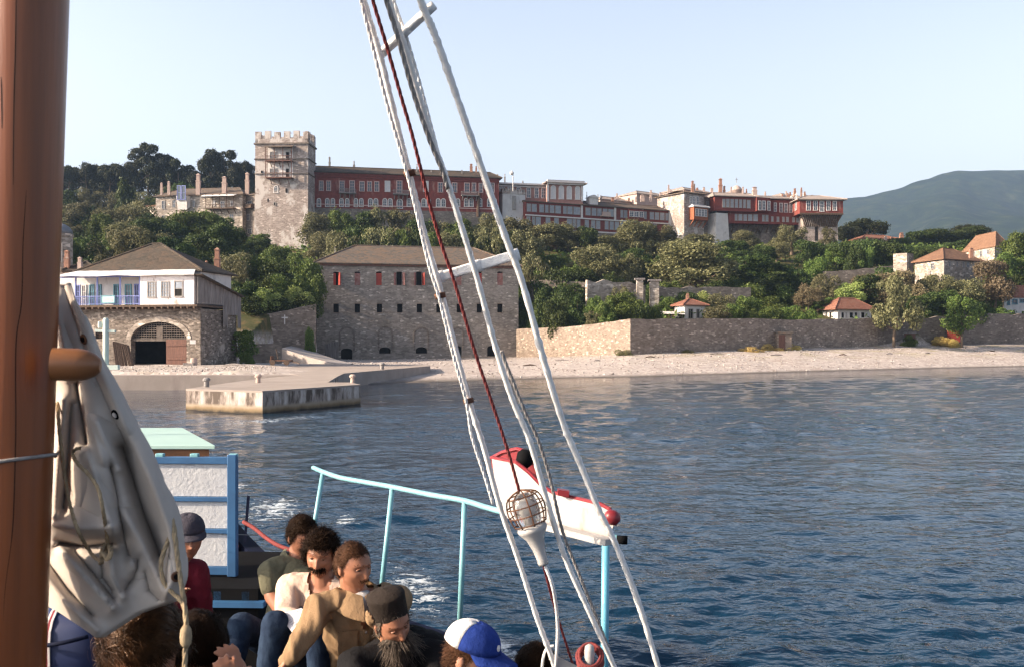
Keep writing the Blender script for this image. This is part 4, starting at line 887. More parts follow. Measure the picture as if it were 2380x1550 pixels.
def make_west():
    # older stone wing left of the tower
    def zx1(v): return v * .3377
    def zy1(v): return 238 + v * .3377
    def R1(l): return [(zx1(a), zy1(b), zx1(c), zy1(d)) for a, b, c, d in l]
    f = Face(zx1(1072), 256, zx1(1668), 252); z1 = f.at(450, zy1(648))[1]
    wl = [(R1([(1112, 678, 1138, 735), (1185, 675, 1210, 725), (1325, 675, 1345, 722)]), W_GREY, 0), (R1([(1112, 780, 1138, 838), (1578, 770, 1608, 812)]), W_GREY, 0), (R1([(1458, 678, 1482, 712), (1518, 682, 1545, 735), (1585, 682, 1612, 714)]), W_WHITE, 0)]
    root, ro = simple_block('monastery_wing', 'old stone wing with grey roof and white bay window left of the stone tower', f, 22, z1, 12, 'housestone', wl, 'slatebrown', 2.6, .5, inset=4)
    by = MB(); a0, z0 = f.at(zx1(1222), zy1(745)); a1, _ = f.at(zx1(1310), zy1(745)); zt = f.at(430, zy1(650))[1]
    by.hexa([f.pt(a0 + .5, z0, .8), f.pt(a1 - .5, z0, .8), f.pt(a1, z0 + .8, 0), f.pt(a0, z0 + .8, 0), f.pt(a0 + .3, zt, 1.3), f.pt(a1 - .3, zt, 1.3), f.pt(a1, zt, 0), f.pt(a0, zt, 0)])
    b = by.build('bay', M['whitetrim'], root)
    for i in range(2): put_window(b, f, a0 + (a1 - a0) * (.32 + .36 * i), z0 + 2.5, (a1 - a0) * .3, 3.6, ('bluepaint', 1, 2, False, 'glass', .15, .05), 1.35)
    gal = MB(); a0, z = f.at(zx1(1435), zy1(742)); a1, _ = f.at(zx1(1625), zy1(742)); zt = f.at(510, zy1(640))[1]; d = 1.6
    gal.box(f.A + f.u * a0, f.u, f.n, a1 - a0, d, z, z + .25); gal.bar(f.pt(a0, z + 1.1, d - .05), f.pt(a1, z + 1.1, d - .05), .12, .12)
    for i in range(14): aa = a0 + (a1 - a0) * i / 13; gal.bar(f.pt(aa, z + .2, d - .05), f.pt(aa, z + 1.1, d - .05), .06, .06, (1, 0, 0))
    for i in range(5): aa = a0 + (a1 - a0) * i / 4; gal.bar(f.pt(aa, z + .2, d - .1), f.pt(aa, zt, d - .1), .14, .14, (1, 0, 0)); gal.bar(f.pt(aa, z - 1.2, 0), f.pt(aa, z, d - .2), .16, .16)
    go = gal.build('balcony', M['wooddark'], root)
    r = MB(); r.hexa([f.pt(a0 - 1, zt - .6, d + .6), f.pt(a1 + .4, zt - .6, d + .6), f.pt(a1 + .4, zt, 0), f.pt(a0 - 1, zt, 0), f.pt(a0 - 1, zt - .45, d + .6), f.pt(a1 + .4, zt - .45, d + .6), f.pt(a1 + .4, zt + .2, 0), f.pt(a0 - 1, zt + .2, 0)]); r.build('roof', M['awning'], go)
    for v, t, wv, mt in ((1112, 555, 20, 'chimpale'), (1162, 545, 22, 'chimpale'), (1365, 492, 34, 'chimpale'), (1545, 512, 36, 'chimpale'), (1702, 485, 32, 'chimpale')): chim_px(ro, zx1(v), zy1(t), 254, wv * .3377 * .8, zy1(640), mt, 0)
    f = Face(zx1(1666), 255, 594, 252); z1 = f.at(578, zy1(645))[1]
    root, ro = simple_block('stone_block', 'recessed dark stone bay squeezed between the old wing and the tall tower', f, 22, z1, 9, 'darkstone', [(R1([(1700, 770, 1722, 815), (1705, 870, 1735, 905), (1705, 680, 1735, 715)]), W_GREY, 0)], 'slatebrown', 1.5, .3)
    g = MB(); a0, z = f.at(zx1(1670), zy1(740)); g.box(f.A + f.u * a0, f.u, f.n, f.L - a0 - .3, 1.3, z, z + 1.0); g.build('balcony', M['wooddark'], root)
    f = Face(zx1(990), 259, zx1(1075), 257); z1 = f.at(345, zy1(722))[1]
    simple_block('stone_block', 'low stone annex at the left end of the monastery among trees', f, 22, z1, 8, 'housestone', (), 'tile', .8, .2)
    # chapel half hidden by the mast
    Y = 122; root = thing('chapel', 'small round chapel with grey lead dome half hidden behind the mast', 'chapel', (X(140, Y), Y, TZ(140, Y)))
    mb = MB(); c = P(140, 640, Y); k = Y / F; zt = (640 - 552) * k
    mb.lathe((c.x, c.y, c.z - 4), [(27 * k, 0), (27 * k, zt + 4), (29 * k, zt + 4.05), (29 * k, zt + 4.4)], n=8); mb.build('drum', M['housestone'], root)
    mb = MB(); mb.lathe((c.x, c.y, c.z + zt + .41), [(28 * k, 0), (26 * k, 8 * k), (20 * k, 16 * k), (11 * k, 22 * k), (1 * k, 25 * k)], n=24); mb.build('dome', M['lead'], root, True)
    for an in (-60, -20, 20):
        f = face_pts((c.x + 27 * k * math.sin(R(an)) - 2 * k, c.y - 27.4 * k * math.cos(R(an))), (c.x + 27 * k * math.sin(R(an)) + 5 * k, c.y - 27.4 * k * math.cos(R(an)) + 3 * k * math.sin(R(an))))
        put_window(root, f, .2, c.z + 1.6, .6, 2.2, W_GREY, .05)
    # low roof with chimneys beside it
    f = Face(150, 117, 235, 118); z1 = f.at(200, 634)[1]
    root, ro = simple_block('shed', 'low shed with brown roof and brick chimney behind the boathouse near the mast', f, 2, z1, 5, 'chimpale', (), 'slate', 1.3, .3)
    chim_px(ro, 156, 582, 117.5, 11, 634, 'chimbrick', 0); chim_px(ro, 186, 598, 117.5, 9, 634, 'chimpale', 0)
make_west()

# ---------------------------------------------------------------- storehouse on the beach
def zx6(v): return 666.4 + v * .2702
def zy6(v): return 533.1 + v * .2702
def R6(l): return [(zx6(a), zy6(b), zx6(c), zy6(d)) for a, b, c, d in l]
def make_store():
    f = Face(736, 165, 1205, 172); z0 = .4; z1 = f.at(740, 617)[1]
    root = thing('storehouse', 'big four storey grey stone storehouse with hipped roof standing on the pebble beach', 'building', (X(970, 168), 175, 1.0))
    hs = []
    r1x = [425, 608, 793, 968, 1138, 1310, 1480, 1655, 1835]
    rows1 = R6([(c - 24, 365, c + 24, 482) for c in r1x]); hs += holes_for(f, rows1, .25, 0)
    rows2 = R6([(c - 23, 642, c + 23, 716) for c in (425, 608, 798, 973, 1142, 1310, 1485, 1658, 1835)]); hs += holes_for(f, rows2, 0, 0)
    hs += [(a, b, z0 + .05 if i != 0 else z0 + .05, d, (b - a) / 2 * .45) for i, (a, b, c, d, e) in enumerate(holes_for(f, R6([(467, 1022, 565, 1125)]), 1, 0))]
    hs += holes_for(f, R6([(795, 1012, 895, 1066), (1110, 1010, 1210, 1066), (1725, 1000, 1800, 1090)]), .55, 0)
    hs += holes_for(f, R6([(1425, 1000, 1505, 1100)]), .4, 0)
    mb = MB(); depth = 15
    holed_wall(mb, f, 0, f.L, z0, z1, hs, .8)
    b_, c_, d_ = f.pt(f.L, 0), f.pt(f.L, 0, -depth), f.pt(-1.3, 0, -depth * .8); a_ = f.pt(0, 0)
    for p, q in ((b_, c_), (c_, d_), (d_, a_)): mb.add([(p[0], p[1], z0), (q[0], q[1], z0), (q[0], q[1], z1), (p[0], p[1], z1)], [(0, 1, 2, 3)])
    mb.build('wall', M['storestone'], root)
    dk = MB(); g = face_pts(f.pt(.5, 0, -1.0)[:2], f.pt(f.L - .5, 0, -1.0)[:2]); dk.add([g.pt(0, z0), g.pt(g.L, z0), g.pt(g.L, z1 - .1), g.pt(0, z1 - .1)], [(0, 1, 2, 3)]); dk.build('shade_backing', M['dark'], root)  # near-black sheet paints the indoor shade seen through the openings
    # blind arches: raised rings of thin stones
    for x0, x1, yt in ((455, 580, 842), (790, 910, 840), (1098, 1220, 845), (1425, 1520, 845)):
        a0, zb_ = f.at(zx6(x0), zy6(1040)); a1, _ = f.at(zx6(x1), zy6(1040)); _, zt_ = f.at(zx6(x0), zy6(yt)); rr = (a1 - a0) / 2
        pts = [(a0, zb_)] + arc(a0, a1, zt_ - rr, zt_, 14) + [(a1, zb_)]
        ab = MB()
        for (xa, za), (xb, zb2) in zip(pts[:-1], pts[1:]): ab.bar(f.pt(xa, za, .04), f.pt(xb, zb2, .04), .30, .12, up=(f.n[0], f.n[1], 0))
        ab.build('blind_arch', M['darkstone'], root)
    for x0, y0, x1, y1 in R6([(c - 27, 634, c + 27, 642) for c in (425, 608, 798, 973, 1142, 1310, 1485, 1658, 1835)]) + R6([(c - 27, 716, c + 27, 722) for c in (425, 608, 798, 973, 1142, 1310, 1485, 1658, 1835)]):
        a0, zb_ = f.at(x0, y1); a1, _ = f.at(x1, y1); _, zt_ = f.at(x0, y0); lb = MB(); lb.box(f.A + f.u * a0 - f.n * .05, f.u, f.n, a1 - a0, .13, zb_, zt_); lb.build('lintel' if y1 - y0 > 1.5 else 'sill', M['wallstone'], root)
    # shutters: state differs from window to window
    for i, (x0, y0, x1, y1) in enumerate(rows1):
        a0, zb_ = f.at(x0, y1); a1, _ = f.at(x1, y1); _, zt_ = f.at(x0, y0); h = (a1 - a0) / 2; am = (a0 + a1) / 2
        st = {0: 'half', 1: 'shutold', 2: 'shut', 3: 'ajar', 4: 'open', 5: 'shut', 6: 'shutold', 7: 'shut', 8: 'shutold'}[i]
        m = 'shutterold' if 'old' in st or st in ('ajar', 'open') else 'shutter'
        s = MB(); o = -.12
        def leaf(p, q): s.bar(f.pt(*p), f.pt(*q), .01, .01)
        if st.startswith('shut'):
            s.box(f.A + f.u * a0 - f.n * .2, f.u, f.n, 2 * h, .08, zb_, zt_ - .25)
            for k in (.25, .75): s.box(f.A + f.u * a0 - f.n * .12, f.u, f.n, 2 * h, .03, zb_ + (zt_ - zb_) * k, zb_ + (zt_ - zb_) * k + .12)
            s.build('shutter', M[m], root)
        else:
            if st == 'half':
                s.box(f.A + f.u * a0 - f.n * .2, f.u, f.n, h * .9, .08, zb_, zt_ - .25); s.build('shutter', M['shutter'], root); s = MB()
                s.hexa([f.pt(a1 - .12, zb_, -.1), f.pt(a1 - .02, zb_, -.1), f.pt(a1 + .25, zb_, .75), f.pt(a1 + .15, zb_, .75), f.pt(a1 - .12, zt_ - .2, -.1), f.pt(a1 - .02, zt_ - .2, -.1), f.pt(a1 + .25, zt_ - .2, .75), f.pt(a1 + .15, zt_ - .2, .75)]); s.build('shutter', M['shutter'], root)
            else:
                for sg in (-1, 1):
                    s = MB(); e = a0 if sg < 0 else a1; w_ = .7 if st == 'open' else .4
                    s.hexa([f.pt(e, zb_, -.05), f.pt(e + sg * .07, zb_, -.05), f.pt(e + sg * .45, zb_, w_), f.pt(e + sg * .38, zb_, w_), f.pt(e, zt_ - .2, -.05), f.pt(e + sg * .07, zt_ - .2, -.05), f.pt(e + sg * .45, zt_ - .2, w_), f.pt(e + sg * .38, zt_ - .2, w_)])
                    s.build('shutter', M['shutter' if (st == 'open' and sg > 0) else m], root)
    eb = MB(); eb.box(f.A - f.n * .1 - f.u * .3, f.u, f.n, f.L + .6, .45, z1 + .003, z1 + .28); eb.build('eaves', M['doorwood'], root)
    zr = HC + (HZ - 571) / F * (166 + 7)
    rb = MB(); hip(rb, f, z1 + .29, depth, zr - z1 - .4, .55, inset=7.2, t=.15); ro = rb.build('roof', M['slatebrown'], root)
    chim_px(ro, zx6(415), zy6(150), 172, 2.2, 600, 'chimgrey', 1)
    # board fence at the left foot
    fr = thing('board_fence', 'short weathered plank fence against the left foot of the storehouse', 'fence', (X(770, 163), 163, 1)); fb = MB(); r = random.Random(5)
    for i in range(12): px = zx6(330 + i * 8.4); x = X(px, 163.5); fb.box((x, 163.5 + .1 * r.random()), (1, 0), (0, 1), .45, .08, 1.0, ZZ(zy6(975 + r.uniform(-12, 18)), 163.5))
    fb.build('planks', M['woodgrey'], fr)
make_store()

# ---------------------------------------------------------------- boathouse
def zx5(v): return 95.2 + v * .2641
def zy5(v): return 552.2 + v * .2641
def R5(l): return [(zx5(a), zy5(b), zx5(c), zy5(d)) for a, b, c, d in l]
def make_boathouse():
    root = thing('boathouse', 'stone boathouse with big arched gate, white upper room and blue wooden balcony', 'building', (X(300, 106), 112, 1.2))
    f = Face(128, 108, 466, 104.5); z0 = .9; zu = f.at(330, 711)[1]; depth = 8.0
    aL, zsp = f.at(zx5(792), zy5(900)); aR, _ = f.at(zx5(1282), zy5(900)); zap = f.at(zx5(1035), zy5(742))[1]
    hs = [(aL, aR, z0, zap, zap - zsp)] + holes_for(f, R5([(478, 810, 545, 890)]), 0, 0)
    # stone ground floor
    mb = MB(); shell(mb, f, z0, zu - .35, depth, hs, .8, z0b=-.2); mb.build('stone_wall', M['boatstone'], root)
    vb = MB(); cv = arc(aL, aR, zsp, zap, 16)
    for (xa, za), (xb, zb_) in zip(cv[:-1], cv[1:]):
        cx, cz = (aL + aR) / 2, zsp
        def o_(x, z, k=.55): d = math.hypot(x - cx, z - cz); return x + (x - cx) / d * k, z + (z - cz) / d * k
        xo, zo = o_(xa, za); xo2, zo2 = o_(xb, zb_)
        vb.hexa([f.pt(xa, za, -.05), f.pt(xb, zb_, -.05), f.pt(xo2, zo2, -.05), f.pt(xo, zo, -.05), f.pt(xa, za, .06), f.pt(xb, zb_, .06), f.pt(xo2, zo2, .06), f.pt(xo, zo, .06)])
    vb.build('arch_ring', M['housestone'], root)
    lt = MB(); n_ = 0
    for i in range(22):
        x = aL + (aR - aL) * (i + .5) / 22; t = (x - (aL + aR) / 2) / ((aR - aL) / 2); h = math.sqrt(max(0, 1 - t * t)) * (zap - zsp); lt.bar(f.pt(x, zsp, -.35), f.pt(x, zsp + h, -.35), .07, .07, (1, 0, 0))
    for j in range(1, 9):
        z = zsp + (zap - zsp) * j / 9; hw = math.sqrt(max(0, 1 - (j / 9) ** 2)) * (aR - aL) / 2; xm = (aL + aR) / 2; lt.bar(f.pt(xm - hw, z, -.33), f.pt(xm + hw, z, -.33), .07, .07)
    xm = (aL + aR) / 2; lt.box(f.A + f.u * (xm - .35) - f.n * .38, f.u, f.n, .7, .12, zsp, zap - .5); lt.bar(f.pt(aL, zsp, -.3), f.pt(aR, zsp, -.3), .25, .25)
    lt.build('lattice', M['latticewood'], root)
    dd = MB(); a0, _ = f.at(zx5(1095), 850); a1, _ = f.at(zx5(1275), 850); zd = f.at(400, zy5(895))[1]
    dd.box(f.A + f.u * a0 - f.n * .25, f.u, f.n, a1 - a0, .1, z0 + .25, zd); dd.box(f.A + f.u * (a0 + .05) - f.n * .14, f.u, f.n, a1 - a0 - .1, .05, z0 + 1.0, z0 + 1.2); dd.box(f.A + f.u * (a0 + .05) - f.n * .14, f.u, f.n, a1 - a0 - .1, .05, zd - .7, zd - .5); dd.build('gate_leaf', M['doorwood'], root)
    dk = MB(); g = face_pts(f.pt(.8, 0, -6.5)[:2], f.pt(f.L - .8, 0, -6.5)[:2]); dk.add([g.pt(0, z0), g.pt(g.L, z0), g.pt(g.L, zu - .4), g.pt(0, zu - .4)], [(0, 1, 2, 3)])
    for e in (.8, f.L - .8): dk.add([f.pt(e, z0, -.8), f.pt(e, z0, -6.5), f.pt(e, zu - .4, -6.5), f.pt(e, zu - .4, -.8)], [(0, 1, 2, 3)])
    dk.build('shade_backing', M['dark'], root)  # near-black sheets paint the shade inside the gate
    gr = MB(); a0, z_ = f.at(zx5(478), zy5(890)); a1, zt_ = f.at(zx5(545), zy5(810))
    for i in range(5): x = a0 + (a1 - a0) * i / 4; gr.bar(f.pt(x, z_, -.2), f.pt(x, zt_, -.2), .05, .05, (1, 0, 0))
    for i in range(5): z = z_ + (zt_ - z_) * i / 4; gr.bar(f.pt(a0, z, -.2), f.pt(a1, z, -.2), .05, .05)
    gr.build('window_grille', M['wooddark'], root)
    # upper floor, overhanging
    ov = 1.0; fu = face_pts(f.pt(-.2, 0, ov)[:2], f.pt(f.L + .15, 0, ov)[:2])
    zt = fu.at(300, 640)[1]; zfl = fu.at(330, 709)[1]
    jb = MB(); jb.box(fu.A - fu.n * 8.9, fu.u, fu.n, fu.L, 8.9, zfl - .22, zfl)
    for i in range(24): a = .3 + (fu.L - .6) * i / 23; jb.bar(fu.pt(a, zfl - .33, -1.4), fu.pt(a, zfl - .33, .12), .18, .2)
    jb.build('floor_beams', M['wooddark'], root)
    ar0, _ = fu.at(zx5(873), 680); ar1, _ = fu.at(zx5(1347), 680)
    rs = R5([(937, 388, 1012, 524), (1058, 386, 1132, 522), (1174, 384, 1250, 518)])
    rf = face_pts(fu.pt(ar0, 0)[:2], fu.pt(ar1, 0)[:2])
    mb = MB(); shell(mb, rf, zfl + .003, zt, 3.0, holes_for(rf, rs, 0, .05), .2); rm = mb.build('upper_room', M['roomwall'], root)
    wins(rm, rf, rs[:2], ('greytrim', 3, 5, False, 'glasslight', .1, .03), .03); wins(rm, rf, rs[2:], ('greytrim', 1, 2, False, 'dark', .1, .03), .03)
    a0, z_ = rf.at(zx5(1180), zy5(455)); a1, zt_ = rf.at(zx5(1246), zy5(392)); cbm = MB(); cbm.box(rf.A + rf.u * a0 - rf.n * .02, rf.u, rf.n, a1 - a0, .03, z_, zt_); cbm.build('blind', M['glasslight'], rm)
    # balcony recess: back wall, doors, posts, rails
    bw = face_pts(fu.pt(0, 0, -1.8)[:2], fu.pt(ar0, 0, -1.8)[:2]); mb = MB(); mb.add([bw.pt(0, zfl), bw.pt(bw.L, zfl), bw.pt(bw.L, zt), bw.pt(0, zt)], [(0, 1, 2, 3)]); mb.build('plaster_wall', M['whitewall'], root)
    for x0, x1, st in ((310, 345, 'bluepaint'), (360, 400, 'whitetrim'), (425, 470, 'tealpaint'), (495, 530, 'tealpaint'), (640, 685, 'tealpaint'), (740, 800, 'tealpaint'), (830, 862, 'bluepaint')):
        a0, _ = bw.at(zx5(x0), 690); a1, _ = bw.at(zx5(x1), 690); put_window(root, bw, (a0 + a1) / 2, zfl + .02, max(a1 - a0, .6), 2.3, (st, 2, 3, False, 'glass', .12, .05), .05, 'door')
    pb = MB(); rb = MB()
    for px in (zx5(150), zx5(300), zx5(490), zx5(692), zx5(866)):
        a, _ = fu.at(px, 690); pb.bar(fu.pt(a, zfl, -.12), fu.pt(a, zt, -.12), .14, .14, (1, 0, 0))
    pb.bar(fu.pt(0, zt - .1, -.12), fu.pt(ar0, zt - .1, -.12), .12, .2); pb.build('balcony_posts', M['bluepaint'], root)
    rb.bar(fu.pt(0, zfl + .95, -.1), fu.pt(ar0, zfl + .95, -.1), .09, .08); rb.bar(fu.pt(0, zfl + .12, -.1), fu.pt(ar0, zfl + .12, -.1), .07, .07)
    nb = 62
    for i in range(nb): a = ar0 * (i + .5) / nb; rb.bar(fu.pt(a, zfl + .1, -.1), fu.pt(a, zfl + .93, -.1), .045, .045, (1, 0, 0))
    rb.build('balcony_railing', M['bluepaint'], root)
    # lean-to white sheet roof over the front, hipped slate roof above
    zaw = fu.at(330, 628)[1]; aw = MB(); n_ = 34; r = random.Random(2)
    w0, w1 = fu.at(zx5(135), 640)[0], fu.at(zx5(1370), 640)[0]; q0, q1 = fu.at(zx5(262), 628)[0] - .4, fu.at(zx5(1262), 628)[0] + .2
    prev = None
    zl = fu.at(200, 643.5)[1]
    for i in range(n_ + 1):
        t = i / n_; sag = .03 * math.sin(t * 17) + .025 * r.uniform(-1, 1); a = w0 + (w1 - w0) * t; b = q0 + (q1 - q0) * t
        cur = (fu.pt(a, zl + sag, .55), fu.pt(b, zaw + .1 + sag * .4, -1.9))
        if prev:
            p, q = prev; c, d = cur; k = .07
            aw.hexa([p, c, d, q, (p[0], p[1], p[2] + k), (c[0], c[1], c[2] + k), (d[0], d[1], d[2] + k), (q[0], q[1], q[2] + k)])
        prev = cur
    aw.build('sheet_roof', M['awning'], root)
    fr = face_pts(fu.pt(q0 - .5, 0, -1.7)[:2], fu.pt(q1 + .9, 0, -1.7)[:2]); za = HC + (HZ - 565) / F * (106 + 4.2)
    rb = MB(); hip(rb, fr, zaw - .12, 7.6, za - zaw - .1, .1, inset=fr.L * .47, inset2=fr.L * .47, t=.12); ro = rb.build('roof', M['slate'], root)
    mb = MB(); shell(mb, face_pts(fr.pt(.3, 0, -.2)[:2], fr.pt(fr.L - .3, 0, -.2)[:2]), zfl + .01, zaw - .13, 6.7); mb.build('upper_wall', M['whitewall'], root)
    # weathered boarded side
    sA = f.pt(f.L, 0, .95); sB = f.pt(f.L, 0, -8.6); sf = face_pts(sA[:2], sB[:2]); nbd = 46; r = random.Random(8); sb = MB()
    zA = zfl + .0; 
    for i in range(nbd):
        a = sf.L * i / nbd; w_ = sf.L / nbd * .92; top = zt - .2 - 1.6 * (i / nbd); lo = (zfl + .1) if i < 26 else (zfl - 2.2 + r.uniform(-.2, .2))
        if 30 < i < 42 : lo = zfl - .9
        sb.box(sf.A + sf.u * a + sf.n * (.18 + .03 * r.random()), sf.u, sf.n, w_, .05, lo, top)
    sb.build('side_boards', M['woodgrey'], root)
    so_ = MB(); so_.hexa([sf.pt(-.3, zt - .1, .9), sf.pt(-.3, zt - .1, -1.2), sf.pt(sf.L, zt - 2.0, -1.2), sf.pt(sf.L, zt - 2.0, .7), sf.pt(-.3, zt, .9), sf.pt(-.3, zt, -1.2), sf.pt(sf.L, zt - 1.88, -1.2), sf.pt(sf.L, zt - 1.88, .7)]); so_.build('side_roof', M['slate'], root)
    chim_px(ro, zx5(1552), zy5(92), 113, 12, 648, 'chimbrick', 0); chim_px(ro, zx5(1458), zy5(205), 112, 8, 645, 'chimbrick', 1)
    # painted board on the balcony
    sg = thing('sign_board', 'pale turquoise painted board hanging on the blue balcony railing', 'sign', fu.pt(*[fu.at(zx5(592), 700)[0], zfl + .1], .05))
    a0, z_ = fu.at(zx5(532), zy5(582)); a1, zt_ = fu.at(zx5(654), zy5(510)); b = MB(); b.box(fu.A + fu.u * a0 + fu.n * .02, fu.u, fu.n, a1 - a0, .05, z_, zt_); b.build('board', pm('signboard', (0.36, 0.55, 0.56), (0.42, 0.6, 0.6), 3, .6), sg)
    b = MB()
    for e in ((a0, a1, z_, z_ + .09), (a0, a1, zt_ - .09, zt_), (a0, a0 + .09, z_ + .09, zt_ - .09), (a1 - .09, a1, z_ + .09, zt_ - .09)): b.box(fu.A + fu.u * e[0] + fu.n * .07, fu.u, fu.n, e[1] - e[0], .03, e[2], e[3])
    b.build('board_frame', M['tealpaint'], sg)
    b = MB(); am = (a0 + a1) / 2; zc = (z_ + zt_) / 2
    for k in range(9): t = k / 8; x = am + (t - .5) * (a1 - a0) * .6; b.box(fu.A + fu.u * (x - .05) + fu.n * .071, fu.u, fu.n, .1, .02, zc - .08 + .16 * math.sin(t * 3.14) - .1, zc + .16 * math.sin(t * 3.14))
    b.build('painted_arch', M['whitetrim'], sg)
    # leaning boards left of the gate, gate notice, barrel
    lb = thing('board_stack', 'dark planks leaning against the boathouse left of its gate', 'planks', (X(285, 104), 104, 1.2)); b = MB(); r = random.Random(4)
    for i in range(9):
        px = zx5(655 + i * 15); b.bar((X(px + r.uniform(2, 12), 103.3), 103.3, 1.15), (X(px - 6, 104.6), 104.9, ZZ(zy5(915 + i * 4), 104)), .28, .06)
    b.build('plank', M['wooddark'], lb)
make_boathouse()
# ================================================================ shore walls, pier, cottages
def prism(mb, poly, z0, z1):
    n = len(poly); a = 0
    for i in range(n):
        x0, y0 = poly[i]; x1, y1 = poly[(i + 1) % n]; a += x0 * y1 - x1 * y0
    if a < 0: poly = poly[::-1]
    zb = z0 if callable(z0) else (lambda x, y: z0); zt = z1 if callable(z1) else (lambda x, y: z1)
    mb.add([(x, y, zb(x, y)) for x, y in poly] + [(x, y, zt(x, y)) for x, y in poly], [tuple(reversed(range(n))), tuple(range(n, 2 * n))] + [(i, (i + 1) % n, n + (i + 1) % n, n + i) for i in range(n)])
def strip_wall(mb, pts, thick=.6, top_jit=0.0, seed=0):
    """pts: (px, Y, ztop, zbottom) along a wall"""
    r = random.Random(seed); P3 = [(X(a, Y), Y, zt, zb) for a, Y, zt, zb in pts]; out = []
    for (a, b) in zip(P3[:-1], P3[1:]):
        L = math.hypot(b[0] - a[0], b[1] - a[1]); k = max(1, int(L / 1.5))
        for i in range(k): t = i / k; out.append([a[q] * (1 - t) + b[q] * t for q in range(4)])
    out.append(list(P3[-1]))
    for o in out: o[2] += r.uniform(-1, 1) * top_jit
    base = len(mb.v)
    for i, o in enumerate(out):
        p = out[max(i - 1, 0)]; q = out[min(i + 1, len(out) - 1)]; dx, dy = q[0] - p[0], q[1] - p[1]; l = math.hypot(dx, dy) or 1; nx, ny = -dy / l * thick, dx / l * thick
        mb.v += [(o[0], o[1], o[3]), (o[0], o[1], o[2]), (o[0] + nx, o[1] + ny, o[2]), (o[0] + nx, o[1] + ny, o[3])]
    for i in range(len(out) - 1):
        b0 = base + 4 * i; b1 = b0 + 4
        for k in range(3): mb.f.append((b0 + k, b0 + k + 1, b1 + k + 1, b1 + k)[::-1])
    mb.f.append((base, base + 1, base + 2, base + 3)); e = base + 4 * (len(out) - 1); mb.f.append((e + 3, e + 2, e + 1, e))

pierm = NT('pierface')
def make_pier():
    t = pierm; sep = t.n.new("ShaderNodeSeparateXYZ"); t.link(t.tc.outputs['Object'], sep.inputs[0]); z = sep.outputs[2]
    v = t.mapv((1.4, 1.4, 0.35)); n = t.noise(v, 1.1, 7, 0.7)
    c = t.ramp(n, [(0.42, (0.11, 0.085, 0.07)), (0.51, (0.33, 0.27, 0.235)), (0.64, (0.56, 0.50, 0.46))])
    low = t.ramp(t.math('ADD', z, t.math('MULTIPLY', t.noise(t.mapv((1, 1, 1)), 2, 4), 0.25)), [(0.12, (0.05, 0.04, 0.03)), (0.30, (0.24, 0.17, 0.10)), (0.44, (0.34, 0.27, 0.20))])
    c = t.mix(t.ramp(z, [(0.30, 1.0), (0.45, 0.0)]), c, low)
    t.bump(n, .4, .03); m = t.done(c, 0.9, .2)
    pier = thing('pier', 'square ended concrete landing pier with stained sides reaching out from the beach', 'pier', (X(610, 60), 60, 0))
    k = 2.35 * F; zt = 1.15
    def T(px, py): Y = k / (py - HZ); return (X(px, Y), Y)
    head = [T(432, 903), T(610, 908), T(838, 893), T(815, 888), T(762, 888), T(786, 873), T(700, 871), T(655, 874), T(560, 885)]
    mb = MB(); prism(mb, head, -2.5, zt - .10); mb.build('pier_block', m, pier)
    cp = MB(); prism(cp, [(x, y) for x, y in head], zt - .097, zt); mc = cp.build('coping', M['concrete'], pier)
    # quay front and shore platform
    q = thing('quay', 'low concrete quay wall running left from the pier in front of the boathouse', 'quay', (X(300, 77), 77, 0))
    mb = MB(); prism(mb, [(X(-600, 76.2), 76.2), (X(650, 76.2), 76.2), (X(700, 76.3), 76.3), (X(760, 84), 84), (X(640, 84), 84), (X(-600, 80), 80)], -2, zt - .01); mb.build('quay_wall', M['concrete'], q)
    es = thing('landing_platform', 'pale concrete landing platform between the pier and the storehouse', 'platform', (X(760, 100), 100, 1))
    mb = MB(); prism(mb, [T(700, 871.5), T(786, 873.5), T(800, 867), T(1000, 850), (X(1000, 118), 118), (X(640, 118), 118), (X(600, 90), 90)], lambda x, y: -.6, lambda x, y: 1.153); mb.build('slab', M['concrete'], es)
    for px, py, lab in ((480, 899, 'short iron bollard near the left corner of the pier head'), (600, 889, 'pale stone bollard on the far left edge of the pier'), (848 - 28, 889, 'pale stone bollard at the right corner of the pier head'), (778 + 110, 858, 'dark bollard on the platform edge in front of the storehouse')):
        x, y = T(px, py); b = MB(); s = .9 if y < 70 else 1.1; b.lathe((x, y, zt), [(.17 * s, 0), (.15 * s, .35 * s), (.23 * s, .38 * s), (.23 * s, .5 * s), (.12 * s, .58 * s)], n=12); tag(b.build('bollard', M['chimgrey' if 'iron' in lab or 'dark' in lab else 'chimpale'], origin=(x, y, zt)), lab, 'bollard', 'bollards on the landing')
    # curved concrete ramp by the storehouse
    rp = thing('concrete_ramp', 'pale curved concrete ramp sloping down beside the storehouse corner', 'ramp', (X(700, 130), 130, 1.1))
    mb = MB(); n = 14; L = []; Rr = []
    for i in range(n + 1):
        t = i / n; px = 654 + (815 - 654) * t; Y = 128 - 12 * t; top = 806 + (840 - 806) * (t ** 1.3); lo = 826 + (846 - 826) * t; z = ZZ(top + 3, Y + 6); L.append((X(px, Y), Y, max(z * (1 - t) + 1.2 * t, 1.17))); Rr.append((X(px + 30 * (1 - t) + 5, Y + 22 - 14 * t), Y + 22 - 14 * t, max(z * (1 - t) + 1.2 * t, 1.17) + .5 * (1 - t)))
    V = []
    for a, b in zip(L, Rr): V += [(a[0], a[1], .6), a, b, (b[0], b[1], .6)]
    Fc = []
    for i in range(n):
        for k_ in range(3): Fc.append((4 * i + k_, 4 * i + k_ + 1, 4 * i + 4 + k_ + 1, 4 * i + 4 + k_)[::-1])
    Fc.append((0, 1, 2, 3)); mb.add(V, Fc); mb.build('slab', M['ramp'], rp)
make_pier()

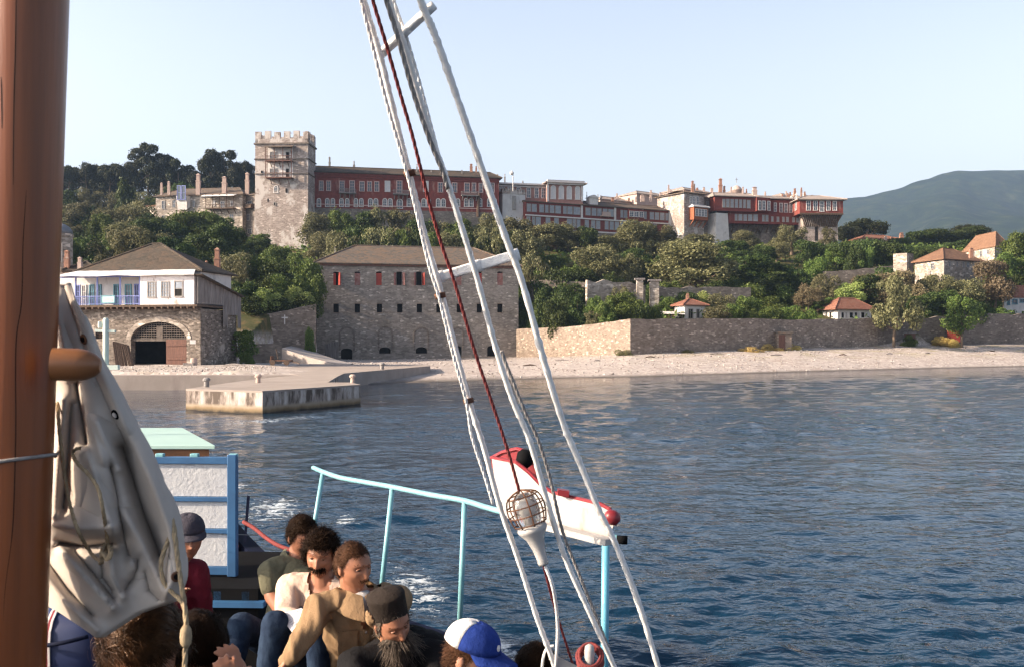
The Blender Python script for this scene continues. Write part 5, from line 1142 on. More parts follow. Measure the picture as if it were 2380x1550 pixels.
def make_walls():
    w = thing('garden_wall', 'high rubble stone garden wall along the back of the pebble beach', 'wall', (X(1465, 146), 146, 2.1))
    mb = MB(); strip_wall(mb, [(1200, 171, 6.1, .5), (1330, 158, 6.3, .8), (1440, 148.2, 7.0, 1.2), (1465, 146, 7.15, 1.2)], .8, .06, 1); mb.build('sunlit_wall', M['wallstone'], w)
    mb = MB(); strip_wall(mb, [(1465, 146, 7.15, 1.2), (1700, 154.5, 7.5, 1.5), (1850, 162, 7.5, 1.8), (2040, 173.5, 8.0, 2.2)], .8, .07, 2); mb.build('stone_wall', M['wallstone'], w)
    w = thing('garden_wall', 'dark stone wall with ragged top behind the beach trees at the right edge', 'wall', (X(2200, 183), 183, 3.4))
    mb = MB(); strip_wall(mb, [(2040, 174.5, 8.2, 2.2), (2130, 180, 8.3, 2.6), (2215, 183, 8.5, 2.8), (2300, 185.5, 9.1, 3), (2700, 202, 9.6, 2)], .8, .22, 3); mb.build('stone_wall', M['darkstone'], w)
    # small shed & doors at its foot
    for px0, px1, Y, y0, y1, mat, lab in ((2098, 2128, 178.2, 775, 800, 'doorwood', 'old brown plank door at the foot of the dark beach wall'), (2202, 2232, 181.6, 767, 792, 'shutter', 'dull red double door in the beach wall beside the leaning tree')):
        d = thing('wall_door', lab, 'door', (X(px0, Y), Y, 3.4)); b = MB(); b.box((X(px0, Y), Y), (1, 0), (0, 1), X(px1, Y) - X(px0, Y), .2, ZZ(y1 + 3, Y), ZZ(y0, Y)); b.build('door_leaf', M[mat], d)
        b = MB(); b.box((X(px0 - 2, Y), Y - .05), (1, 0), (0, 1), X(px1 + 2, Y) - X(px0 - 2, Y), .3, ZZ(y0, Y) + .004, ZZ(y0, Y) + .25); b.build('lintel', M['woodgrey'], d)
    sh = thing('stone_porch', 'small stone porch with slate top and brown door against the beach wall', 'porch', (X(1822, 159), 159, 2.6)); Y = 158.2
    b = MB(); b.box((X(1807, Y), Y), (1, 0), (0, 1), X(1840, Y) - X(1807, Y), 2.6, 1.8, ZZ(775, Y)); b.build('porch_wall', M['wallstone'], sh)
    b = MB(); b.box((X(1804, Y), Y - .3), (1, 0), (0, 1), X(1843, Y) - X(1804, Y), 3.0, ZZ(775, Y) + .003, ZZ(775, Y) + .25); b.build('slab_roof', M['slatebrown'], sh)
    b = MB(); b.box((X(1810, Y), Y - .06), (1, 0), (0, 1), X(1825, Y) - X(1810, Y), .06, 1.9, ZZ(778, Y)); b.build('door', M['doorwood'], sh)
    # terraces on the slope
    for nm, lab, pts, mat, jit in (
        ('terrace_wall', 'broken pale terrace wall on the slope below the big olive tree', [(1365, 168, ZZ(655, 168), 7), (1425, 170, ZZ(654, 170), 8), (1500, 172, ZZ(664, 172), 8)], 'housestone', .35),
        ('terrace_wall', 'grey stone terrace wall with fallen top behind the small white cottage', [(1530, 173, ZZ(668, 173), 8), (1640, 176, ZZ(668, 176), 9), (1745, 178, ZZ(668, 178), 9)], 'wallstone', .25),
        ('terrace_wall', 'long terrace retaining wall climbing to the ruined square stone pier', [(1880, 214, ZZ(635, 214), 14), (1990, 215, ZZ(627, 215), 14), (2080, 216, ZZ(617, 216), 14)], 'darkstone', .12),
        ('terrace_wall', 'low dark terrace wall between olive bushes below the long one', [(1905, 196, ZZ(655, 196), 9), (1990, 197, ZZ(662, 197), 9), (2040, 198, ZZ(668, 198), 9)], 'darkstone', .2),
        ('terrace_wall', 'shadowed terrace wall right of the storehouse under the trees', [(1235, 184, ZZ(652, 184), 6), (1300, 183, ZZ(652, 183), 6), (1370, 182, ZZ(658, 182), 6)], 'darkstone', .2),
        ('retaining_wall', 'long grey retaining wall with white cross between boathouse and storehouse', [(545, 137, ZZ(742, 137), 1.2), (640, 140, ZZ(726, 140), 1.5), (735, 143, ZZ(708, 143), 2)], 'wallstone', .06),
        ('retaining_wall', 'low grey stone wall beside the rusty cart near the concrete ramp', [(560, 116, ZZ(800, 116), .8), (655, 118, ZZ(798, 118), .8)], 'wallstone', .03)):
        c = pts[len(pts) // 2]; w = thing(nm, lab, 'wall', (X(c[0], c[1]), c[1], TZ(c[0], c[1]))); mb = MB(); strip_wall(mb, pts, .7, jit, hash(lab) % 7 if False else len(lab)); mb.build('stonework', M[mat], w)
    cr = thing('wall_cross', 'white cross fixed on the long retaining wall left of the storehouse', 'cross', P(662, 752, 139.9)); b = MB(); c = P(662, 742, 140.0); b.bar(c + Vector((0, -.1, -.75)), c + Vector((0, -.1, .6)), .18, .12, (1, 0, 0)); b.bar(c + Vector((-.42, -.1, .2)), c + Vector((.42, -.1, .2)), .12, .18); b.build('cross_bars', M['whitetrim'], cr)
    # ruined gateway pillars
    for px, wp, yt, yb, Y, lab in ((1480, 15, 647, 690, 169, 'left ruined white masonry pillar on the terrace'), (1512, 20, 650, 700, 169.5, 'right ruined white masonry pillar on the terrace')):
        pl = thing('ruined_pillar', lab, 'pillar', (X(px, Y), Y, TZ(px, Y)), 'ruined pillars on the terrace'); b = MB(); w_ = wp * Y / F
        b.box((X(px, Y), Y), (1, 0), (0, 1), w_, w_ * .9, 7, ZZ(yt + 4, Y)); b.build('shaft', M['housestone'], pl); b = MB(); b.box((X(px, Y) - .3, Y - .25), (1, 0), (0, 1), w_ + .6, w_ + .3, ZZ(yt + 4, Y) + .003, ZZ(yt, Y)); b.build('cap_slab', M['woodgrey'], pl)
    pl = thing('ruined_tower', 'square stubby ruined stone pier left of the tiled house on the slope', 'ruin', (X(2100, 216), 216, TZ(2100, 216)))
    mb = MB(); f = Face(2076, 216, 2108, 214); g = face_pts(f.pt(0, 0)[:2], f.pt(f.L, 0)[:2]); shell(mb, g, 12, ZZ(590, 215), 3.5); mb.build('wall', M['housestone'], pl)
    mb = MB(); f2 = Face(2107, 214.2, 2123, 216); mb.box(f2.A, f2.u, -f2.n, f2.L, 3, 12, ZZ(589, 215)); mb.build('side_wall', M['darkstone'], pl)
make_walls()

def cottage(name, lab, xl, xc, xr, Yl, Yc, Yr, ye, yap, wm, rm, front=(), left=(), st=W_WHITE, base=None, over=.6, side_m=None, kind='house'):
    """two visible walls meeting at the corner xc; roof apex row yap"""
    fl = Face(xl, Yl, xc, Yc); fr = Face(xc, Yc, xr, Yr)
    zt = ZZ(ye, Yc); zb = (base if base is not None else TZ(xc, Yc)) - 1.5
    root = thing(name, lab, kind, (X(xc, Yc), Yc, TZ(xc, Yc)))
    A, B, C = fl.A, fl.B, fr.B; D = A + (C - B)
    mb = MB(); holed_wall(mb, fl, 0, fl.L, zb, zt, holes_for(fl, left, 0, .06), .3); holed_wall(mb, fr, 0, fr.L, zb, zt, holes_for(fr, front, 0, .06), .3)
    for p, q in ((C, D), (D, A)): mb.add([(*p, zb), (*q, zb), (*q, zt), (*p, zt)], [(0, 1, 2, 3)])
    mb.build('wall', M[wm], root)
    wins(root, fl, left, st, .04); wins(root, fr, front, st, .04)
    cen = (A + C) / 2; ap = None
    e = [p + (p - cen) / np.linalg.norm(p - cen) * over * 1.3 for p in (A, B, C, D)]
    # ridge along the longer side
    l1, l2 = np.linalg.norm(B - A), np.linalg.norm(C - B)
    if l2 > l1 * 1.15: d = (C - B) / l2 * (l2 - l1) / 2
    elif l1 > l2 * 1.15: d = (B - A) / l1 * (l1 - l2) / 2
    else: d = np.zeros(2)
    zr = ZZ(yap, cen[1]); r0, r1 = cen - d, cen + d
    V = [(*p, zt) for p in e] + [(*p, zt + .16) for p in e] + [(*r0, zr), (*r1, zr)]
    rb = MB()
    if l2 >= l1: fs = [(4, 5, 8), (5, 6, 9, 8), (6, 7, 9), (7, 4, 8, 9)]
    else: fs = [(4, 5, 9, 8), (5, 6, 9), (6, 7, 8, 9), (7, 4, 8)]
    rb.add(V, [(3, 2, 1, 0), (0, 1, 5, 4), (1, 2, 6, 5), (2, 3, 7, 6), (3, 0, 4, 7)] + fs)
    for q in (4, 5, 6, 7):
        tgt = V[8] if (np.linalg.norm(np.array(V[q][:2]) - r0) < np.linalg.norm(np.array(V[q][:2]) - r1)) else V[9]
        rb.tube([V[q], tgt], .1, 5)
    if np.linalg.norm(d) > .1: rb.tube([V[8], V[9]], .12, 5)
    ro = rb.build('roof', M[rm], root); return root, ro, fl, fr
def zx7(v): return 1904 + v * .2
def zy7(v): return 533.1 + v * .2
def R7(l): return [(zx7(a), zy7(b), zx7(c), zy7(d)) for a, b, c, d in l]
def make_cottages():
    root, ro, fl, fr = cottage('stone_house', 'two storey rubble stone house with brown tiled roof and brick chimney on the right slope', 2126, 2194, 2282, 206, 197, 204, zy7(352), zy7(228), 'housestone', 'tile',
        R7([(1500, 372, 1525, 430), (1590, 374, 1612, 432), (1662, 376, 1690, 440), (1710, 378, 1745, 440), (1505, 545, 1545, 585), (1740, 515, 1775, 550)]), R7([(1300, 395, 1340, 465), (1330, 530, 1360, 600), (1210, 405, 1235, 440)]), W_GREY)
    chim_px(ro, zx7(1765), zy7(215), 199, 8, zy7(340), 'chimbrick', 0)
    d = MB(); a, z = fl.at(zx7(1275), zy7(610)); a1, _ = fl.at(zx7(1298), zy7(610)); d.box(fl.A + fl.u * a, fl.u, fl.n, a1 - a, .12, z, fl.at(zx7(1285), zy7(485))[1]); d.build('door', M['woodgrey'], root)
    root, ro, fl, fr = cottage('stone_house', 'stone house with long brown roof standing highest at the right among dark trees', 2240, 2312, 2345, 262, 246, 249, zy7(205), zy7(55), 'housestone', 'tile',
        R7([(2095, 215, 2150, 268)]), R7([(1790, 262, 1812, 325), (1868, 250, 1895, 318), (1952, 238, 1976, 285)]), W_GREY)
    root, ro, fl, fr = cottage('garden_kiosk', 'low open garden kiosk with hipped red tile roof behind the beach wall', 1911, 1947, 2025, 184, 180, 183, zy7(935), zy7(800), 'whitewall', 'tilered',
        R7([(250, 960, 290, 1030), (300, 960, 322, 1030), (345, 962, 395, 1030), (405, 962, 445, 1030), (480, 962, 530, 1030)]), R7([(70, 955, 100, 1030), (118, 955, 150, 1035)]), ('whitetrim', 1, 1, False, 'dark', .12, .05), over=.9, kind='kiosk')
    def zx8(v): return 1428 + v * .2
    def R8(l): return [(zx8(a), 533.1 + b * .2, zx8(c), 533.1 + d * .2) for a, b, c, d in l]
    root, ro, fl, fr = cottage('white_cottage', 'tiny whitewashed cottage with pink tiled roof and chimney behind the beach wall', 1568, 1591, 1640, 167, 163.5, 165.5, 533.1 + 888 * .2, 533.1 + 812 * .2, 'whitewall', 'tilered',
        R8([(858, 925, 912, 1035), (948, 925, 990, 1030)]), (), ('greytrim', 2, 1, False, 'dark', .12, .05), over=.55)
    chim_px(ro, zx8(850), 533 + 745 * .2, 167, 7, 533 + 825 * .2, 'chimbrick', 0)
    p = thing('lean_to', 'low white plank lean-to beside the tiny white cottage', 'shelter', (X(1555, 164), 164, 7)); b = MB(); b.hexa([P(1530, 729, 163), P(1592, 731, 162), P(1592, 726, 166), P(1530, 724, 166), P(1530, 728, 163), P(1592, 730, 162), P(1592, 725, 166), P(1530, 723, 166)]); b.build('roof', M['whitetrim'], p)
    b = MB()
    for px in (1534, 1560, 1586): b.bar((X(px, 163.2), 163.2, 5.5), (X(px, 163.2), 163.2, ZZ(729, 163.2)), .14, .14, (1, 0, 0))
    b.build('posts', M['woodgrey'], p)
    root, ro, fl, fr = cottage('garden_house', 'whitewashed garden house with orange tiled roof cut by the right edge', 2330, 2334, 2440, 198, 195, 198, zy7(795), zy7(660), 'whitewall', 'tilered',
        R7([(2180, 810, 2215, 880), (2240, 812, 2305, 870), (2325, 812, 2400, 850)]), (), ('tealpaint', 2, 1, False, 'glass', .12, .05), over=.8)
    f = Face(2005, 292, 2100, 296); z1 = f.at(2050, 565)[1]
    root, ro = simple_block('long_house', 'long building with low red tiled roof showing above the dark bushes under the umbrella pine', f, 28, ZZ(557, 293), 9, 'housestone', (), 'tilered', 1.6, .5)
    chim_px(ro, 2058, 549, 293, 6, 560, 'chimpale', 0); chim_px(ro, 2115 - 20, 541, 293, 8, 560, 'chimbrick', 0); chim_px(ro, 2072, 551, 293, 7, 560, 'chimbrick', 0)
make_cottages()
def make_shore_bits():
    r = random.Random(12)
    ct = thing('cart', 'rusty low wooden cart lying on the shore left of the concrete ramp', 'cart', (X(642, 104), 104, 1.35)); b = MB(); x = X(628, 104); b.box((x, 103.6), (1, 0), (0, 1), 2.2, 1.3, 1.75, 1.87); b.box((x + .1, 103.6), (1, 0), (0, 1), .1, 1.2, 1.872, 2.3); b.build('bed', M['rustwood'], ct)
    for dx in (.35, 1.8):
        b = MB(); b.lathe((x + dx, 103.5, 1.62), [(.30, 0), (.30, .12)], (0, 1, 0), 14); b.build('wheel', M['wooddark'], ct)
    b = MB(); b.bar((x + 2.1, 103.9, 1.8), (x + 3.2, 103.4, 1.5), .1, .1); b.bar((x + .9, 103.8, 1.87), (x + .7, 103.7, 3.0), .08, .08); b.build('shaft', M['wooddark'], ct)
    for px, Y, s, m, lab in ((450, 101, .55, 'chimpale', 'pale wooden barrel standing right of the boathouse gate'), (425, 100.5, .40, 'woodgrey', 'small grey crate beside the pale barrel at the boathouse gate')):
        o = thing('barrel' if s > .5 else 'crate', lab, 'barrel' if s > .5 else 'crate', (X(px, Y), Y, 1.3)); b = MB()
        if s > .5: b.lathe((X(px, Y), Y, 1.28), [(.3, 0), (.36, .3), (.36, .5), (.3, .85)], (0, 0, 1), 14)
        else: b.box((X(px, Y), Y), (1, 0), (0, 1), 1.1, .6, 1.28, 1.62)
        b.build('staves' if s > .5 else 'boards', M[m], o)
    n = thing('notice', 'small white notice on the boathouse wall right of the gate', 'notice', (X(448, 104.4), 104.3, 3)); b = MB(); b.box((X(441, 104.2), 104.2), (1, 0), (0, 1), .62, .05, ZZ(799, 104.2), ZZ(790, 104.2)); b.build('board', M['whitetrim'], n)
    spots = [(1215, 128, 'just right of the storehouse corner'), (1290, 140, 'below the sunlit end of the beach wall'), (1380, 133, 'half way between the ladder foot and the wall corner'), (1500, 138, 'below the corner of the long beach wall'), (1650, 146, 'below the tiny white cottage'), (1790, 146, 'before the straw coloured shrubs'),
        (1950, 152, 'below the open garden kiosk'), (2060, 158, 'left of the taller beach tree trunk'), (2150, 163, 'between the two beach trees'), (2300, 172, 'near the right edge of the photo'), (1060, 156, 'in front of the storehouse doors'), (520, 100, 'between the boathouse and the rusty cart')]
    for i, (px, Y, wh) in enumerate(spots):
        L = r.uniform(.9, 2.8); a = r.uniform(-.4, .4); z = TZ(px, Y) + .05; x = X(px, Y); b = MB(); b.tube(crv([(x, Y, z), (x + L * .5 * math.cos(a), Y + L * .5 * math.sin(a), z + .12), (x + L * math.cos(a), Y + L * math.sin(a), z + .02)], 3), [.05, .08, .09, .10, .09, .06, .03], 6)
        tag(b.build('driftwood', M['woodgrey' if i % 3 else 'wooddark'], origin=(x, Y, z)), 'driftwood stick on the pebbles ' + wh, 'driftwood', 'driftwood sticks on the beach')
    # tide-worn pebbles and stones large enough to show
    rs = np.random.RandomState(9); n = 5200; px = rs.uniform(180, 2500, n); t = rs.rand(n); ys = np.interp(px, _sx, _sY); yw = np.interp(px, _wx, _wY); Y = ys + (yw - ys) * (.02 + .97 * t); Y = np.where(px < 700, 78 + 22 * t, Y); ok = ~((px > 640) & (px < 1010) & (Y < 119)); px, Y = px[ok], Y[ok]; n = len(px); z = terr(px, Y); x = (px - 1190) / F * Y
    s = (.05 + .11 * rs.rand(n) ** 3) * np.where(px < 700, .7, 1); o8 = np.array([(1, 0, 0), (0, 1, 0), (-1, 0, 0), (0, -1, 0), (0, 0, .7), (0, 0, -.7)]) ; V = np.stack([x, Y, z + s * .35], 1)[:, None, :] + o8[None] * s[:, None, None] * (.7 + .6 * rs.rand(n, 6, 1)); V = V.reshape(-1, 3)
    tri = [(0, 1, 4), (1, 2, 4), (2, 3, 4), (3, 0, 4), (1, 0, 5), (2, 1, 5), (3, 2, 5), (0, 3, 5)]; me = bpy.data.meshes.new('pebbles'); me.from_pydata(V.tolist(), [], [(6 * k + a_, 6 * k + b_, 6 * k + c_) for k in range(n) for a_, b_, c_ in tri]); me.materials.append(M['pebble']); o = bpy.data.objects.new('pebbles', me); COL.objects.link(o); tag(o, 'scattered pale and dark stones over the pebble beach', 'pebbles', kind='stuff')
M['rustwood'] = pm('rustwood', (0.20, 0.09, 0.05), (0.13, 0.07, 0.045), 3, .9)
def _peb():
    t = NT('pebble'); g = t.n.new("ShaderNodeNewGeometry"); return t.done(t.ramp(g.outputs['Random Per Island'], [(0, (0.16, 0.13, 0.115)), (.45, (0.38, 0.33, 0.30)), (1, (0.62, 0.57, 0.53))]), .85, .2)
M['pebble'] = _peb()
make_shore_bits()
# ================================================================ trees
def leaf_cloud(rs, blobs, n, size, flat=0.55, jitter=0.22):
    """leaf sprays on the shells of many clumps; returns verts, faces (bent quads)"""
    vol = np.array([b[3] ** 2 for b in blobs]); k = rs.choice(len(blobs), n, p=vol / vol.sum())
    B = np.array(blobs)[k]
    d = rs.randn(n, 3); d /= np.linalg.norm(d, axis=1)[:, None]
    flip = rs.rand(n) < .35; d[:, 2] = np.where(flip, np.abs(d[:, 2]), d[:, 2])
    rad = B[:, 3] * (1 + jitter * (rs.rand(n) - .65)) * np.where(rs.rand(n) < .13, 1 + .55 * rs.rand(n), 1); sc = B[:, 4] if B.shape[1] > 4 else 1.0
    c = B[:, :3] + d * rad[:, None] * np.stack([np.ones(n), np.ones(n), sc * np.ones(n)], 1)
    nr = d * (1 - flat) + rs.randn(n, 3) * flat * .75; nr /= np.linalg.norm(nr, axis=1)[:, None]
    a = np.cross(nr, rs.randn(n, 3)); a /= np.linalg.norm(a, axis=1)[:, None]; b = np.cross(nr, a)
    s = size * (.55 + .9 * rs.rand(n))[:, None]; asp = (.45 + .4 * rs.rand(n))[:, None]
    tip = c + a * s; tail = c - a * s; s1 = c + b * s * asp + nr * s * .18; s2 = c - b * s * asp + nr * s * .18
    V = np.stack([tail, s1, tip, s2], 1).reshape(-1, 3); Fq = np.arange(4 * n).reshape(n, 4); return V, Fq
def quads_obj(name, V, Fq, mat):
    me = bpy.data.meshes.new(name); me.vertices.add(len(V)); me.vertices.foreach_set("co", V.astype(np.float32).ravel())
    me.loops.add(Fq.size); me.loops.foreach_set("vertex_index", Fq.ravel().astype(np.int32)); n = len(Fq)
    me.polygons.add(n); me.polygons.foreach_set("loop_start", (np.arange(n) * 4).astype(np.int32)); me.polygons.foreach_set("loop_total", np.full(n, 4, np.int32))
    me.update(); me.materials.append(mat); return me
def crown_blobs(rs, kind):
    bl = []
    if kind in ('olive', 'round', 'brown', 'yellow'):
        n = 26 if kind == 'olive' else 22
        for i in range(n):
            th = rs.rand() * 6.283; r = .40 * math.sqrt(rs.rand()); z = .30 + .62 * rs.rand(); env = math.sqrt(max(.05, 1 - ((z - .55) / .5) ** 2))
            bl.append((math.cos(th) * r * env * 1.05, math.sin(th) * r * env * 1.05, z, .11 + .09 * rs.rand(), .85))
    elif kind == 'bush':
        for i in range(24):
            th = rs.rand() * 6.283; r = .44 * math.sqrt(rs.rand()); z = .10 + .72 * rs.rand() * (1 - r)
            bl.append((math.cos(th) * r, math.sin(th) * r, z, .12 + .09 * rs.rand(), .9))
    elif kind == 'pine':
        for i in range(34):
            th = rs.rand() * 6.283; r = .44 * math.sqrt(rs.rand()); z = .62 + .26 * (1 - (r / .5) ** 2) * rs.rand() + .03 * rs.randn()
            bl.append((math.cos(th) * r, math.sin(th) * r, z, .085 + .06 * rs.rand(), .6))
        for i in range(4):
            th = rs.rand() * 6.283; bl.append((math.cos(th) * .25, math.sin(th) * .25, .55 + .1 * rs.rand(), .09, .5))
    elif kind == 'tallpine':
        for i in range(30):
            z = .38 + .56 * rs.rand(); env = .42 * (1 - ((z - .5) / .62) ** 2) + .02; th = rs.rand() * 6.283; r = env * (.3 + .7 * rs.rand())
            bl.append((math.cos(th) * r, math.sin(th) * r, z, .07 + .06 * rs.rand(), .55))
    elif kind == 'cypress':
        for i in range(26):
            z = .05 + .9 * i / 26; r = .16 * math.sin(math.pi * min(1, (z + .18) / 1.25)) ** .8; th = rs.rand() * 6.283; bl.append((math.cos(th) * r, math.sin(th) * r, z, .15 + .08 * rs.rand(), .55 if z < .9 else 1.2))
    elif kind == 'airy':
        for i in range(30):
            th = rs.rand() * 6.283; r = .45 * rs.rand() ** .6; z = .28 + .66 * rs.rand(); env = math.sqrt(max(.05, 1 - ((z - .52) / .55) ** 2)); bl.append((math.cos(th) * r * env, math.sin(th) * r * env, z, .06 + .08 * rs.rand(), .9))
    return bl
def trunk_mb(rs, kind, blobs):
    mb = MB()
    top = {'pine': .62, 'tallpine': .75, 'cypress': .5, 'bush': .25}.get(kind, .34)
    w0 = {'olive': .045, 'pine': .022, 'tallpine': .022, 'bush': .02, 'cypress': .03}.get(kind, .028)
    lean = rs.randn(2) * .03
    mid = Vector((lean[0], lean[1], top)); mb.tube(crv([(0, 0, -.12), (lean[0] * .2, lean[1] * .2, top * .4), mid], 3), [w0 * (1.25 - .6 * i / 6) for i in range(7)], 7)
    idx = rs.choice(len(blobs), min(7, len(blobs)), replace=False)
    for k in idx:
        b = blobs[k]; s = mid * (0.75 if kind != 'pine' else .9); e = Vector(b[:3]); m_ = (s + e) / 2 + Vector((0, 0, -.03)) + Vector(rs.randn(3) * .015)
        mb.tube(crv([s, m_, e], 3), [w0 * .55, w0 * .5, w0 * .42, w0 * .35, w0 * .28, w0 * .2, w0 * .12], 5)
    return mb
LIB = {}
def lib(kind, leafm, seed, n, size):
    rs = np.random.RandomState(seed * 7 + len(kind)); bl = [(b_[0], b_[1], b_[2], b_[3] * (.72 + .5 * rs.rand())) + tuple(b_[4:]) for b_ in crown_blobs(rs, kind)]; V, Q = leaf_cloud(rs, bl, int(n * 1.7), size * .76)
    w_ = np.percentile(np.hypot(V[:, 0], V[:, 1]), 98); zt = np.percentile(V[:, 2], 99.6); sx = .5 / w_ if kind != 'cypress' else 1.0; V = V * np.array([sx, sx, 1 / zt])
    bl = [(b[0] * sx, b[1] * sx, b[2] / zt) + tuple(b[3:]) for b in bl]
    me = quads_obj('crown', V, Q, M[leafm]); mb = trunk_mb(rs, kind, bl); to = mb.build('trunk', M['bark'], smooth=True); tm = to.data; bpy.data.objects.remove(to)
    LIB.setdefault((kind, leafm), []).append((me, tm))
for sd in range(3):
    lib('olive', 'leaf_olive', sd, 7000, .026); lib('round', 'leaf_green', sd + 3, 6500, .028); lib('round', 'leaf_dark', sd + 6, 6500, .028); lib('bush', 'leaf_green', sd + 9, 5500, .030); lib('bush', 'leaf_dark', sd + 12, 5500, .030)
    lib('pine', 'leaf_pine', sd + 15, 6000, .022)
for sd in range(2):
    lib('tallpine', 'leaf_pine', sd + 20, 8000, .020); lib('brown', 'leaf_brown', sd + 22, 5500, .026); lib('bush', 'leaf_olive', sd + 24, 5500, .030); lib('airy', 'leaf_green', sd + 26, 3600, .030); lib('airy', 'leaf_olive', sd + 30, 4200, .026)
lib('round', 'leaf_pine', 39, 7000, .026); lib('round', 'leaf_yellow', 40, 5500, .028); lib('cypress', 'leaf_dark', 41, 7000, .045); lib('bush', 'leaf_yellow', 42, 4500, .03); lib('bush', 'leaf_dry', 43, 4500, .03)
KN = {'O': ('olive', 'leaf_olive', 'olive_tree', 'grey green olive tree'), 'G': ('round', 'leaf_green', 'leafy_tree', 'fresh green leafy tree'), 'D': ('round', 'leaf_dark', 'evergreen_tree', 'dark evergreen tree'),
      'b': ('bush', 'leaf_green', 'bush', 'green bush'), 'd': ('bush', 'leaf_dark', 'bush', 'dark green bush'), 'P': ('pine', 'leaf_pine', 'umbrella_pine', 'umbrella pine'), 'Q': ('round', 'leaf_pine', 'umbrella_pine', 'broad domed umbrella pine'), 'T': ('tallpine', 'leaf_pine', 'tall_pine', 'tall dark pine'),
      'B': ('brown', 'leaf_brown', 'olive_tree', 'brownish olive tree'), 'o': ('bush', 'leaf_olive', 'bush', 'grey olive bush'), 'Y': ('round', 'leaf_yellow', 'leafy_tree', 'yellow green tree'), 'C': ('cypress', 'leaf_dark', 'cypress', 'narrow dark cypress'),
      'A': ('airy', 'leaf_green', 'leafy_tree', 'thin leafy tree'), 'a': ('airy', 'leaf_olive', 'olive_tree', 'sparse olive tree'), 'L': ('airy', 'leaf_olive', 'leafy_tree', 'tall thin leafed tree'), 'y': ('bush', 'leaf_yellow', 'bush', 'yellow green shrub'), 'w': ('bush', 'leaf_dry', 'dry_shrub', 'straw coloured shrub')}
CATS = {'olive_tree': 'olive tree', 'leafy_tree': 'tree', 'evergreen_tree': 'tree', 'bush': 'bush', 'umbrella_pine': 'pine', 'tall_pine': 'pine', 'cypress': 'cypress', 'dry_shrub': 'shrub'}
ORD = ['leftmost', 'second from left', 'third from left', 'fourth from left', 'fifth from left', 'sixth from left', 'seventh from left', 'eighth from left', 'ninth from left', 'tenth from left', 'eleventh from left', 'twelfth from left']
rt = random.Random(77)
def row(where, grp, Y, items):
    """items: (kind, px, py of top, width px[, distance])"""
    cnt = {}
    for it in items: cnt[it[0]] = cnt.get(it[0], 0) + 1
    seen = {}
    for it in sorted(items, key=lambda i: i[1]):
        k, px, pyt, wpx = it[:4]; Yt = it[4] if len(it) > 4 else Y; zb = it[5] if len(it) > 5 else TZ(px, Yt)
        shape, leaf, nm, desc = KN[k]; i = seen.get(k, 0); seen[k] = i + 1
        lab = f"{desc} {where}" + (f", {ORD[min(i, 11)]}" if cnt[k] > 1 else '')
        h = max(ZZ(pyt, Yt) - zb, 1.0); wd = wpx * Yt / F * (1.0 if shape != 'cypress' else 2.4)
        if h < wd * .5: zb -= (wd * .5 - h); h = wd * .5
        root = thing(nm, lab, CATS[nm], (X(px, Yt), Yt, zb), grp); root.scale = (wd * 1.05, wd * 1.05, h); root.rotation_euler = (0, 0, rt.uniform(0, 6.28))
        me, tm = LIB[(shape, leaf)][rt.randrange(len(LIB[(shape, leaf)]))]
        c = bpy.data.objects.new('crown', me); COL.objects.link(c); c.parent = root
        t = bpy.data.objects.new('trunk', tm); COL.objects.link(t); t.parent = root
row('on the left hilltop skyline', 'pines on the skyline', 335, [('P', 158, 388, 66), ('P', 205, 382, 74), ('P', 252, 386, 70), ('P', 290, 378, 78), ('T', 343, 337, 95), ('T', 385, 362, 55), ('T', 415, 372, 80), ('T', 487, 350, 72), ('T', 527, 353, 78), ('P', 560, 378, 70), ('P', 450, 400, 60), ('T', 588, 384, 40)])
row('in the second rank behind the skyline', 'pines on the skyline', 352, [('Q', 150, 405, 70), ('Q', 190, 400, 80), ('Q', 232, 402, 80), ('Q', 275, 400, 80), ('Q', 318, 395, 80), ('Q', 360, 390, 80), ('Q', 440, 405, 80), ('Q', 400, 395, 80), ('Q', 520, 390, 90), ('Q', 575, 400, 70)])
row('on the slope below the skyline pines', 'trees on the left slope', 290, [('d', 165, 445, 80), ('O', 205, 440, 70), ('C', 289, 424, 24, 262), ('o', 250, 448, 70), ('O', 325, 447, 70), ('G', 350, 462, 50), ('d', 395, 440, 70, 310), ('d', 290, 452, 90, 305), ('D', 420, 430, 70, 300)])
row('in the upper wood left of the monastery', 'trees in the left wood', 245, [('O', 155, 488, 80), ('d', 200, 480, 80), ('O', 245, 485, 80), ('O', 300, 480, 80), ('D', 350, 500, 80), ('o', 320, 470, 90), ('O', 175, 470, 70)])
row('in the middle wood behind the boathouse', 'trees behind the boathouse', 200, [('O', 160, 520, 80), ('d', 205, 515, 80), ('G', 240, 500, 60), ('O', 290, 520, 100), ('D', 350, 505, 100), ('D', 395, 520, 80), ('b', 255, 530, 80)])
row('close behind the boathouse roof', 'trees behind the boathouse', 160, [('d', 195, 555, 90), ('o', 245, 565, 80), ('O', 300, 530, 100), ('O', 345, 538, 100), ('D', 405, 555, 100), ('d', 450, 590, 90), ('D', 155, 560, 60, 150)])
row('between the boathouse and the tower', 'trees below the tower', 176, [('G', 440, 490, 120, 205), ('G', 500, 492, 110, 207), ('D', 520, 525, 110), ('D', 475, 545, 100), ('O', 545, 590, 90, 150), ('D', 590, 556, 80, 205), ('A', 600, 545, 60, 215), ('b', 640, 572, 80, 200), ('b', 685, 590, 90, 200), ('d', 560, 575, 100)])
